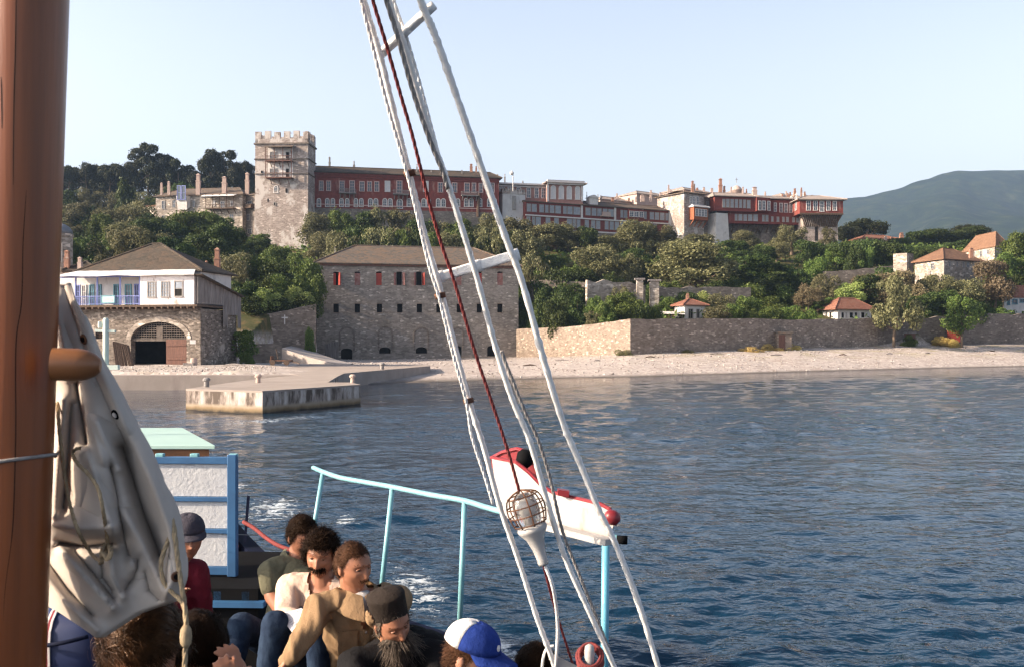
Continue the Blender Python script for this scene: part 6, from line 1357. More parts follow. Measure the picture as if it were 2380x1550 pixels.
row('on the slope between boathouse and storehouse', 'bushes left of the storehouse', 150, [('o', 545, 605, 80, 142), ('b', 600, 590, 100), ('d', 650, 612, 110), ('b', 700, 600, 100, 160), ('d', 590, 640, 90), ('b', 640, 640, 100, 146), ('b', 690, 645, 100, 150), ('d', 560, 655, 70, 140), ('y', 610, 672, 90, 141), ('y', 690, 668, 90, 145), ('d', 640, 690, 90, 142), ('d', 700, 690, 80, 144), ('d', 575, 690, 90, 139), ('b', 728, 640, 60, 158)])
row('under the red wing beside the tower', 'trees below the red wing', 222, [('O', 742, 500, 88), ('O', 760, 540, 90, 205), ('G', 800, 490, 80), ('D', 850, 496, 80), ('a', 895, 485, 80), ('a', 935, 488, 90), ('D', 975, 512, 80), ('O', 1015, 515, 70), ('G', 1065, 512, 80), ('O', 1110, 520, 80), ('O', 1150, 500, 70), ('O', 1195, 508, 86)])
row('directly behind the storehouse roof', 'trees behind the storehouse', 198, [('O', 800, 540, 90), ('D', 835, 530, 80), ('O', 880, 532, 90), ('G', 925, 535, 80), ('d', 960, 540, 80), ('G', 1005, 545, 80), ('O', 1050, 545, 80), ('D', 1100, 540, 80), ('O', 1150, 530, 90), ('d', 1190, 545, 80), ('O', 1225, 540, 80)])
row('below the low red wing', 'olives below the low red wing', 232, [('O', 1245, 525, 80), ('O', 1290, 520, 92), ('D', 1360, 526, 62), ('O', 1320, 534, 70), ('O', 1415, 548, 84), ('O', 1480, 515, 98), ('O', 1540, 524, 90), ('a', 1500, 530, 60), ('b', 1600, 560, 60, 250)])
row('on the middle terraces right of the storehouse', 'trees on the terraces', 202, [('b', 1245, 580, 90), ('G', 1290, 590, 70), ('O', 1385, 572, 120, 196), ('O', 1455, 590, 90, 196), ('d', 1490, 600, 80), ('D', 1545, 590, 60, 215), ('b', 1330, 620, 80, 192), ('b', 1240, 620, 80, 190), ('o', 1310, 610, 60), ('D', 1470, 580, 90, 210)])
row('with forked pale trunk above the white cottage', 'the great olive', 192, [('O', 1612, 556, 205)])
row('behind the great olive under the right wing', 'trees under the right wing', 232, [('O', 1540, 560, 90), ('O', 1620, 545, 80, 250), ('D', 1700, 560, 80), ('O', 1730, 535, 66, 255), ('b', 1690, 580, 80), ('D', 1770, 570, 70), ('B', 1760, 590, 50), ('O', 1840, 525, 90, 252), ('D', 1880, 560, 70), ('a', 1925, 530, 44, 258), ('O', 1805, 565, 60, 240), ('G', 1660, 570, 60, 240), ('G', 1915, 572, 60)])
row('in the dark grove centre right of the great olive', 'dark grove on the slope', 205, [('D', 1740, 595, 120), ('D', 1800, 615, 120), ('D', 1720, 620, 100), ('d', 1850, 625, 90), ('G', 1890, 600, 60), ('D', 1780, 650, 120, 192), ('d', 1700, 650, 90, 190), ('d', 1820, 665, 90, 190), ('D', 1860, 645, 70), ('b', 1780, 690, 90, 178)])
row('around the upper terrace wall at right', 'trees by the upper terrace wall', 226, [('D', 1970, 560, 90), ('D', 2020, 556, 90), ('D', 2065, 560, 90), ('G', 1940, 575, 60), ('G', 2010, 578, 46, 221), ('b', 2080, 600, 60), ('D', 1985, 575, 50, 221), ('d', 2060, 622, 70, 208), ('b', 1905, 600, 60)])
row('along the ridge under the far hill', 'trees on the right ridge', 300, [('Q', 2010, 512, 118, 305), ('Q', 1972, 526, 60, 300), ('D', 2130, 540, 90), ('D', 2175, 534, 90), ('D', 2220, 540, 90), ('D', 2262, 528, 80), ('Q', 2255, 524, 90, 310), ('D', 2300, 545, 70, 315), ('D', 2120, 570, 90, 245), ('D', 2170, 575, 80, 240), ('G', 2370, 530, 100, 225), ('D', 2225, 560, 80, 275), ('D', 2085, 555, 60, 285)])
row('on the lower right slope', 'trees on the lower right slope', 192, [('o', 1925, 640, 80), ('B', 1880, 662, 64, 184), ('B', 2000, 640, 70), ('Y', 1965, 658, 82, 190), ('D', 2020, 640, 80), ('B', 2060, 635, 80), ('B', 2110, 630, 90), ('d', 2150, 660, 80), ('O', 2190, 640, 90), ('O', 2235, 650, 90), ('B', 2312, 606, 100, 195), ('d', 2260, 680, 80), ('d', 2340, 650, 80, 205), ('D', 2380, 640, 90, 206), ('D', 2190, 675, 90, 188), ('D', 2130, 690, 80, 186), ('G', 2330, 590, 70, 215), ('G', 2400, 590, 90, 215), ('O', 2160, 640, 60), ('d', 2240, 700, 90, 187), ('b', 2310, 715, 80, 191), ('b', 1940, 690, 60, 186), ('D', 1900, 700, 60, 184)])
row('rooted on the beach at right', 'beach trees', 170, [('L', 2077, 640, 118, 172, 3.1), ('A', 2236, 688, 82, 178, 3.6)])
row('in front of the broken terrace walls', 'terrace bushes', 166, [('d', 1255, 655, 110, 180), ('d', 1325, 660, 110, 178), ('b', 1385, 690, 60, 165), ('b', 1545, 690, 70, 170), ('d', 1600, 680, 70, 172), ('o', 1680, 685, 80, 174), ('b', 1730, 690, 80, 174), ('o', 1440, 668, 50, 168), ('O', 1240, 600, 80, 188), ('d', 1300, 630, 100, 186), ('D', 1350, 625, 90, 190), ('d', 1420, 640, 80, 178), ('b', 1560, 655, 80, 182), ('d', 1660, 655, 90, 184), ('d', 1520, 660, 50, 176), ('b', 1745, 660, 70, 182)])
row('in the garden just behind the beach wall', 'garden shrubs', 164, [('d', 1260, 672, 80, 172), ('d', 1310, 668, 90, 168), ('d', 1340, 690, 80, 165), ('d', 1290, 700, 90, 164), ('G', 1440, 680, 84, 157), ('b', 1410, 700, 60, 156), ('b', 1480, 695, 70, 157), ('b', 1520, 712, 60, 158), ('o', 1665, 712, 70, 163), ('b', 1700, 708, 60), ('b', 1735, 712, 60, 166), ('y', 1560, 700, 60, 172), ('b', 1790, 715, 70, 168), ('b', 1835, 712, 70, 170), ('b', 1880, 720, 60, 174), ('y', 1630, 680, 60, 175), ('b', 2160, 722, 60, 186), ('y', 2190, 735, 60, 187), ('a', 1380, 720, 50, 156), ('b', 1225, 720, 50, 176)])
row('at the foot of the beach wall', 'beach shrubs', 155, [('w', 1790, 800, 70, 158.0, 2.2), ('w', 1830, 796, 60, 160, 2.3), ('w', 1745, 808, 60, 153, 2.1), ('w', 2185, 782, 40, 180, 3.1), ('w', 2210, 788, 44, 179, 3), ('b', 2110, 778, 40, 176, 2.8), ('o', 1450, 812, 40, 144.5, 1.6), ('o', 1600, 814, 30, 149, 1.7)])
row('by the path left of the concrete ramp', 'shrubs near the ramp', 112, [('A', 560, 768, 72, 112, 1.1), ('b', 575, 820, 34, 110, 1.0), ('b', 718, 762, 26, 140, 1.5), ('b', 500, 810, 40, 113, .9)])

def make_scrub():
    rs = np.random.RandomState(5); n = 90000
    px = rs.uniform(-900, 3300, n * 2); Y = 112 + (rs.rand(n * 2) ** .8) * 300
    z = terr(px, Y); Xw = (px - 1190) / F * Y
    m = (z > 7.2) & ((z > 8.5) | (px > 1200)) & (Y > 130)
    dens = fbm(Xw / 9, Y / 9, 44, 3); m &= dens + rs.randn(n * 2) * .4 > -.35
    px, Y, z, Xw, dens = [a[m][:n] for a in (px, Y, z, Xw, dens)]; k = len(px)
    hgt = np.clip(.5 + .9 * (dens + .4), .1, 2.2) * rs.rand(k)
    c = np.stack([Xw, Y, z + hgt], 1); nr = rs.randn(k, 3) + np.array([0, -.3, .9]); nr /= np.linalg.norm(nr, axis=1)[:, None]
    a = np.cross(nr, rs.randn(k, 3)); a /= np.linalg.norm(a, axis=1)[:, None]; b = np.cross(nr, a); s = (.25 + .35 * rs.rand(k))[:, None]
    V = np.stack([c - a * s, c + b * s * .7, c + a * s, c - b * s * .7], 1).reshape(-1, 3); Q = np.arange(4 * k).reshape(k, 4)
    me = quads_obj('undergrowth', V, Q, M['leaf_green']); o = bpy.data.objects.new('undergrowth', me); COL.objects.link(o)
    tag(o, 'tangled green undergrowth covering the slope between the trees', 'undergrowth', kind='stuff')
make_scrub()
row('on the far left slope beyond the mast', 'trees beyond the mast', 240, [('D', 90, 455, 90, 300), ('O', 20, 470, 90, 280), ('d', -60, 460, 110, 290), ('D', -140, 450, 110, 300), ('O', 100, 520, 90, 200), ('d', 30, 520, 100, 200), ('O', -60, 520, 110, 210), ('D', -160, 530, 110, 210), ('P', 80, 392, 80, 335), ('P', 0, 388, 90, 335), ('P', -90, 384, 90, 335), ('D', -260, 470, 120, 270), ('O', -260, 540, 120, 200)])
# ================================================================ the boat we stand on
M['mastwood'] = pm('mastwood', (0.27, 0.072, 0.016), (0.17, 0.046, 0.011), 1.6, 0.33, 0.5, stretch=(14, 14, 0.45), bump=.08)
M['pegwood'] = pm('pegwood', (0.30, 0.12, 0.045), (0.20, 0.08, 0.03), 2.5, 0.4, 0.5, stretch=(1, 6, 6))
M['crack'] = pm('crack', (0.035, 0.012, 0.006), None, 3, .9)
M['canvas'] = pm('canvas', (0.50, 0.445, 0.395), (0.42, 0.37, 0.33), 3.5, 0.85, .2, bump=.12, stain=(0.36, 0.30, 0.25), sscale=5, smin=.62, bd=.004)
M['rope'] = pm('rope', (0.42, 0.32, 0.20), (0.28, 0.21, 0.135), 90, 0.9, .2, bump=.6, bd=.003)
M['mintpaint'] = pm('mintpaint', (0.22, 0.45, 0.49), (0.18, 0.40, 0.45), 6, 0.4, .5, stain=(0.20, 0.40, 0.44), sscale=8, smin=.64)
M['mintpale'] = pm('mintpale', (0.60, 0.66, 0.60), (0.54, 0.60, 0.55), 5, .5)
M['mintroof'] = pm('mintroof', (0.42, 0.58, 0.52), (0.38, 0.54, 0.49), 2, 0.5, .4)
M['railblue'] = pm('railblue', (0.14, 0.42, 0.56), (0.12, 0.37, 0.50), 6, 0.4, .5)
M['frameblue'] = pm('frameblue', (0.035, 0.12, 0.26), (0.028, 0.09, 0.20), 5, 0.45, .5)
M['panelwhite'] = pm('panelwhite', (0.50, 0.50, 0.51), (0.44, 0.44, 0.46), 9, 0.7, .3, bump=.9, bd=.006)
M['hullnavy'] = pm('hullnavy', (0.008, 0.012, 0.035), (0.006, 0.008, 0.02), 3, 0.8, .08)
M['hullwhite'] = pm('hullwhite', (0.55, 0.57, 0.58), (0.5, 0.5, 0.5), 3, 0.5)
M['deck'] = pm('deck', (0.035, 0.032, 0.035), (0.02, 0.018, 0.02), 3, 0.8, stretch=(5, 1, 1))
M['whiteline'] = pm('whiteline', (0.88, 0.86, 0.84), (0.78, 0.75, 0.72), 40, 0.55, .4, stain=(0.36, 0.24, 0.15), sscale=22, smin=.66, bump=.6, bd=.004)
M['greyline'] = pm('greyline', (0.34, 0.32, 0.31), (0.22, 0.20, 0.19), 60, 0.9, .2, bump=.5, bd=.003)
M['redline'] = pm('redline', (0.21, 0.042, 0.04), (0.15, 0.035, 0.035), 60, 0.8, .2, bump=.4, bd=.002)
M['boardwhite'] = pm('boardwhite', (0.45, 0.43, 0.42), (0.39, 0.37, 0.355), 6, 0.55, .3, stain=(0.34, 0.27, 0.22), sscale=12, smin=.60, bump=.2, bd=.003)
M['boardred'] = pm('boardred', (0.27, 0.022, 0.03), (0.20, 0.02, 0.026), 6, 0.4, .5)
M['rust'] = pm('rust', (0.16, 0.07, 0.035), (0.09, 0.045, 0.03), 20, 0.8, .3)
M['bagblue'] = pm('bagblue', (0.008, 0.020, 0.085), (0.006, 0.014, 0.06), 4, 0.55, .4)
M['metal'] = pm('metal', (0.30, 0.27, 0.24), (0.2, 0.18, 0.16), 9, 0.4, .5, metal=.7)
M['black'] = pm('black', (0.008, 0.008, 0.009), None, 4, .85, .06)
def clearglass():
    t = NT('lampglass'); t.b.inputs['Transmission Weight'].default_value = 0.85; return t.done((0.85, 0.82, 0.78), 0.12, .5)
M['lampglass'] = clearglass()

def strand(b, q, r, lay=None):
    """three strands laid round each other along the polyline q"""
    q = [Vector(p) for p in q]; L = [0.0]
    for p0, p1 in zip(q[:-1], q[1:]): L.append(L[-1] + (p1 - p0).length)
    lay = lay or r * 13; n = min(700, max(24, int(L[-1] / lay * 8))); pts = []; j = 0
    for i in range(n + 1):
        s = L[-1] * i / n
        while j < len(L) - 2 and L[j + 1] < s: j += 1
        t = (s - L[j]) / max(L[j + 1] - L[j], 1e-6); pts.append((q[j].lerp(q[j + 1], t), (q[j + 1] - q[j]).normalized(), s))
    for k in range(3):
        o = []
        for p, d, s in pts:
            x = d.cross(Vector((.2, 1, .1))).normalized(); y = d.cross(x); a_ = 2 * math.pi * (s / lay + k / 3); o.append(p + (x * math.cos(a_) + y * math.sin(a_)) * r * .42)
        b.tube(o, r * .60, 5)
GS = [(2.05, .2), (1.85, 1.4), (1.5, 2.6), (1.08, 3.6), (.50, 4.62), (-.20, 5.85), (-.76, 6.5), (-1.38, 7.2), (-1.93, 8.1), (-2.45, 9.2), (-2.95, 10.3), (-3.5, 11.0), (-4.4, 11.2)]
GP = [(-5.2, 10.6), (-5.4, 9.2), (-4.9, 7.2), (-4.1, 5.2), (-3.2, 3.2), (-2.4, 1.2), (-1.6, -.8)]
def make_hull():
    root = thing('boat_hull', 'dark blue ferry boat stern with low bulwark under the seated passengers', 'boat', (-1.8, 6, 1.1))
    out = [Vector((x, y, 0)) for x, y in GS + GP]; out = crv(out, 5); cen = [Vector((-1.9, 6, 0))]
    def inner(p, k, n):
        return p + n * k
    ns = []
    for i, p in enumerate(out):
        d = (out[min(i + 1, len(out) - 1)] - out[max(i - 1, 0)]).normalized(); ns.append(Vector((-d.y, d.x, 0)))
    if (ns[len(ns) // 2]).dot(Vector((-1.9, 6, 0)) - out[len(ns) // 2]) < 0: ns = [-v for v in ns]
    def loft(prof, name, mat):
        mb = MB()
        for p, n in zip(out, ns):
            for k, z in prof: q = p + n * k; mb.v.append((q.x, q.y, z))
        m = len(prof)
        for i in range(len(out) - 1):
            for j in range(m - 1): a = i * m + j; mb.f.append((a, a + 1, a + m + 1, a + m))
        return mb.build(name, M[mat], root)
    loft([(.30, -.6), (.10, .3), (.02, 1.0), (0, 1.66)], 'hull_side', 'hullwhite'); loft([(-.03, 1.66), (-.03, 1.72), (.10, 1.72), (.10, 1.66)], 'rim', 'hullnavy'); loft([(.07, 1.66), (.07, 1.02)], 'bulwark', 'hullnavy')
    mb = MB(); mb.add([(p.x + n.x * .06, p.y + n.y * .06, 1.1) for p, n in zip(out, ns)], [tuple(range(len(out)))]); mb.build('deck', M['deck'], root)
    b = MB()
    for i in range(8, 44): 
        p, n = out[i], ns[i]; q, n2 = out[i + 1], ns[i + 1]
        b.hexa([p + n * .08 + Vector((0, 0, 1.50)), q + n2 * .08 + Vector((0, 0, 1.50)), q + n2 * .48 + Vector((0, 0, 1.50)), p + n * .48 + Vector((0, 0, 1.50)), p + n * .08 + Vector((0, 0, 1.56)), q + n2 * .08 + Vector((0, 0, 1.56)), q + n2 * .48 + Vector((0, 0, 1.56)), p + n * .48 + Vector((0, 0, 1.56))])
    b.build('side_bench', M['hullnavy'], root)
make_hull()

def make_rail():
    def T(px, py): Y = .9 * F / (py - HZ); return P(px, py, Y)
    root = thing('railing', 'pale turquoise pipe railing along the boat side behind the passengers', 'railing', (-.3, 5.8, 1.76))
    pts = [(728, 1086), (752, 1096), (790, 1109), (850, 1120), (912, 1131), (1000, 1149), (1080, 1163), (1150, 1184), (1290, 1217), (1440, 1252)]
    b = MB(); b.tube(crv([T(*p) for p in pts], 4), .0165, 10); b.build('top_rail', M['mintpaint'], root, True)
    for (a, c, m) in (((751, 1096), (704, 1380), 'mintpaint'), ((912, 1131), (878, 1448), 'mintpaint'), ((1080, 1163), (1066, 1510), 'mintpaint'), ((1408, 1246), (1403, 1700), 'railblue')):
        Y = .9 * F / (a[1] - HZ); b = MB(); b.tube([P(*a, Y), P(*c, Y)], .0165 if m == 'mintpaint' else .019, 10); b.build('post', M[m], root, True)
    e = T(1443, 1253); b = MB(); b.tube([e - Vector((.02, 0, 0)), e + Vector((.03, -.005, -.002))], .021, 10); b.build('pipe_mouth', M['black'], root, True)  # black stub paints the shaded hollow of the open pipe end
make_rail()

def make_screen():
    root = thing('deck_screen', 'white rough panelled screen in a blue frame standing at the stern', 'screen', P(450, 1330, 7.1))
    f = Face(150, 7.15, 553, 7.1)
    def h(y): return f.at(480, y)[1]
    zt, zb = h(1057), h(1325)
    for name, y0, y1 in (('top_rail', 1060, 1076), ('middle_rail', 1152, 1163), ('lower_rail', 1226, 1237), ('bottom_rail', 1313, 1332)):
        b = MB(); b.box(f.A - f.n * .01, f.u, f.n, f.L - .06, .05, h(y1), h(y0)); bevel(b.build(name, M['frameblue'], root), .004)
    b = MB(); b.box(f.A + f.u * (f.L - .06), f.u, f.n, .065, .06, zb - .03, zt + .01); bevel(b.build('corner_post', M['frameblue'], root), .005)
    for y0, y1 in ((1076, 1152), (1163, 1226), (1237, 1313)):
        b = MB(); b.box(f.A - f.n * .002, f.u, f.n, f.L - .062, .02, h(y1) + .002, h(y0) - .002); b.build('panel', M['panelwhite'], root)
    for px in (375, 455, 545):
        a, _ = f.at(px, 1055); b = MB(); b.box(f.A + f.u * (a - .03), f.u, f.n, .06, .04, zt - .012, zt + .015); bevel(b.build('cleat', M['mintpaint'], root), .006)
    # engine casing under it with a blue ledge
    e = thing('engine_casing', 'black engine casing with a blue ledge under the white screen', 'casing', P(480, 1500, 6.9)); g = face_pts(f.pt(-.1, 0, .35)[:2], f.pt(f.L + .25, 0, .35)[:2])
    b = MB(); b.box(g.A - g.n * 1.2, g.u, g.n, g.L, 1.2, 1.1, zb - .04); b.build('box', M['black'], e)
    b = MB(); b.box(g.A - g.n * .02, g.u, g.n, g.L + .05, .07, zb - .157, zb - .12); b.build('ledge', M['frameblue'], e)
    for i in range(5): b = MB(); a = g.L * (.45 + .12 * i); b.box(g.A + g.u * a - g.n * .06, g.u, g.n, .05, .06, zb - .118, zb - .06); b.build('lug', M['frameblue'], e)
    # deckhouse behind
    d = thing('deckhouse', 'small brown deckhouse with flat mint green roof at the stern', 'deckhouse', P(400, 1150, 9.4)); z = ZZ(1034, 8.6)
    A = [(X(120, 8.6), 8.6), (X(500, 8.6), 8.6), (X(425, 10.4), 10.4), (X(120, 10.4), 10.4)]
    b = MB(); prism(b, A, z - .035, z); o = b.build('roof', M['mintroof'], d); bevel(o, .006)
    A2 = [(x - .07 if x > -3.6 else x, y + .06 if y < 9 else y - .06) for x, y in A]; b = MB(); prism(b, A2, 1.1, z - .037); b.build('wall', M['pegwood'], d)
    # dark blue tiller board and hose
    t = thing('tiller_board', 'dark blue upright board leaning right of the white screen', 'board', P(575, 1250, 8.3)); b = MB(); b.hexa([P(566, 1262, 8.3), P(572, 1262, 8.3), P(572, 1262, 8.36), P(566, 1262, 8.36), P(574, 1150, 8.3), P(581, 1152, 8.3), P(581, 1152, 8.36), P(574, 1150, 8.36)]); b.build('plank', M['hullnavy'], t)
    hs = MB(); hs.tube(crv([P(566, 1212, 8.3), P(590, 1226, 8.2), P(620, 1250, 8.0), P(650, 1268, 7.8), P(700, 1285, 7.6)], 5), .017, 8); tag(hs.build('hose', M['redline'], smooth=True, origin=P(566, 1212, 8.3)), 'red hose strung above the bulwark behind the seated men', 'hose')
    # rigging wire
    wv = MB(); wv.tube([P(395, 1232, 7), P(470, 1238, 6.8), P(600, 1243, 7.6)], .003, 5); tag(wv.build('wire', M['greyline'], origin=P(395, 1232, 7)), 'thin grey wire crossing in front of the white screen', 'wire')
    # mint post carrying cross pieces
    p = thing('signal_post', 'pale mint green post with cross bars rising behind the canvas', 'post', P(243, 1010, 9.5)); Y = 9.5
    b = MB(); b.tube([P(246, 1014, Y), P(246, 744, Y), P(246, 739, Y)], [.028, .028, .018], 12); b.build('post', M['mintpale'], p, True)
    b = MB(); b.bar(P(222, 768, Y), P(268, 770, Y), .03, .026); b.build('cross_bar', M['mintpale'], p); b = MB(); b.bar(P(246, 853, Y), P(276, 853, Y), .05, .045); b.build('cross_bar', M['mintpale'], p)
    b = MB(); b.tube([P(233, 762, Y), P(233, 748, Y)], .022, 8); b.build('lamp_socket', M['mintpale'], p)
make_screen()

def make_mast():
    root = thing('mast', 'thick varnished brown wooden mast with drying cracks at the left edge', 'mast', (X(-60, 2), 2.0, 1.1))
    a = P(64, 0, 2.0); b_ = P(9, 1550, 2.0); d = (a - b_) / (a.z - b_.z)
    top = a + d * 3.0; bot = b_ + d * (1.1 - b_.z)
    r = MB(); r.tube([bot + (top - bot) * (i / 12) for i in range(13)], [.0785 - .0002 * i for i in range(13)], 48); r.build('pole', M['mastwood'], root, True)
    Ys = 2.0
    def surf(px, py):
        z0 = HC + (HZ - py) / F * 1.925; c = b_ + d * (z0 - b_.z); x = X(px, 1.925) ; dx = max(-.072, min(.072, x - c.x)); return Vector((c.x + dx, c.y - math.sqrt(.0775 ** 2 - dx * dx) + .0006, z0))
    for pts in ([(38, -40), (36, 100), (32, 250), (30, 430)], [(55, 440), (48, 560), (44, 700), (33, 800), (31, 1000), (27, 1150), (22, 1250), (8, 1380), (3, 1500)], [(4, 180), (6, 300)]):
        w = MB(); q = crv([surf(*p) for p in pts], 6); w.tube(q, [.0002 + .0011 * math.sin(math.pi * (i + .3) / len(q)) ** .5 for i in range(len(q))], 6); w.build('drying_crack', M['crack'], root)
    pg = MB(); c = P(122, 846, 1.92); pg.lathe(c, [(.0315, 0), (.0315, .045), (.0290, .062), (.0225, .077), (.013, .087)], (1, .22, -.03), 24); o = pg.build('peg', M['pegwood'], root, True)
    sm = o.modifiers.new('e', 'EDGE_SPLIT'); sm.split_angle = R(40)
    # thin line round the mast
    w = MB(); c0 = None; pts = []
    for i in range(40):
        a_ = R(-180 + 200 * i / 39); rr = .082; z = HC + (HZ - 1083) / F * 1.9 + .02 * math.sin(a_) * 0 + .012 * math.cos(a_ + .4); cc = b_ + d * (z - b_.z); pts.append((cc.x + rr * math.cos(a_), cc.y + rr * math.sin(a_), z))
    pts += [P(128, 1060, 2.04), P(150, 1035, 2.16)]
    w.tube(pts, .0036, 6); tag(w.build('lashing', M['greyline'], smooth=True, origin=P(0, 1083, 1.9)), 'thin grey line tied round the brown mast', 'rope')
make_mast()

SY = 2.11
def seg_dist(px, py, pts):
    d = np.full(px.shape, 1e9)
    for (x0, y0), (x1, y1) in zip(pts[:-1], pts[1:]):
        vx, vy = x1 - x0, y1 - y0; L = vx * vx + vy * vy; t = np.clip(((px - x0) * vx + (py - y0) * vy) / L, 0, 1)
        dd = np.hypot(px - x0 - t * vx, py - y0 - t * vy); d = np.minimum(d, dd)
    return d
def sail_depth(px, py):
    """folds of the bundled canvas, metres towards the viewer (negative: away)"""
    D = np.zeros_like(px)
    def fold(pts, w, a, sharp=1.0):
        nonlocal D
        d = seg_dist(px, py, pts); D += .56 * a * np.exp(-(d / w) ** (1.05 * sharp))
    fold([(128, 700), (160, 850), (215, 990), (270, 1160), (330, 1260), (380, 1370)], 30, .085)
    fold([(185, 700), (232, 850), (290, 985), (350, 1110), (395, 1230), (412, 1340)], 26, .075)
    fold([(150, 672), (205, 830), (262, 960), (305, 1050)], 9, -.035)
    fold([(286, 1040), (310, 1110), (338, 1200), (372, 1290)], 20, -.16)
    fold([(178, 890), (192, 960), (202, 1030)], 14, -.16)
    fold([(255, 1085), (272, 1160), (285, 1225), (300, 1290)], 11, -.10)
    fold([(150, 930), (138, 1050), (128, 1200)], 13, .05)
    fold([(165, 940), (160, 1060), (148, 1180)], 8, -.07)
    fold([(118, 950), (112, 1100), (108, 1250)], 8, -.05)
    fold([(205, 1050), (228, 1130), (262, 1235)], 20, .06)
    fold([(120, 1218), (190, 1225), (262, 1222)], 26, .075)
    fold([(140, 1262), (205, 1268), (262, 1262)], 14, -.17)
    fold([(130, 1262), (180, 1320), (230, 1375), (262, 1410)], 18, .08)
    fold([(110, 1300), (160, 1370), (215, 1430)], 9, -.07)
    fold([(100, 1330), (150, 1395), (225, 1462)], 18, .05)
    fold([(175, 1285), (215, 1330), (262, 1390)], 8, -.07)
    fold([(255, 1290), (262, 1340), (285, 1385)], 12, .06)
    fold([(238, 1300), (240, 1340), (262, 1370)], 7, -.06)
    fold([(322, 1300), (312, 1340), (290, 1370)], 8, -.06)
    fold([(300, 1290), (310, 1320)], 10, .04)
    fold([(225, 980), (250, 1040), (275, 1090)], 16, .05)
    fold([(395, 1290), (400, 1350), (380, 1395)], 10, .04)
    fold([(340, 1330), (350, 1370), (372, 1392)], 9, -.06)
    # creases that pull from the ties
    for k, (x0, y0, x1, y1) in enumerate(((215, 960, 300, 1010), (150, 760, 225, 900), (235, 1120, 330, 1230), (120, 1000, 175, 1150), (300, 1130, 350, 1330), (130, 1290, 190, 1340), (260, 1180, 330, 1180), (270, 1240, 250, 1330), (340, 1010, 390, 1160), (150, 1150, 230, 1200), (210, 1080, 190, 1180), (180, 700, 215, 800), (350, 1240, 400, 1300), (290, 1350, 380, 1340))):
        fold([(x0, y0), ((x0 + x1) / 2 + 6 * (-1) ** k, (y0 + y1) / 2), (x1, y1)], 6 + (k % 3) * 2, -.010)
    n = .5 * fbm(px / 70.0, py / 150.0, 71, 3)
    D += .009 * (1 - 2 * np.abs(n)) - .05 * np.clip((190 - px) / 90, 0, 1)
    return D
def spt(px, py, lift=0.0):
    d = float(sail_depth(np.array([float(px)]), np.array([float(py)]))[0]); return P(px, py, SY - d - lift)
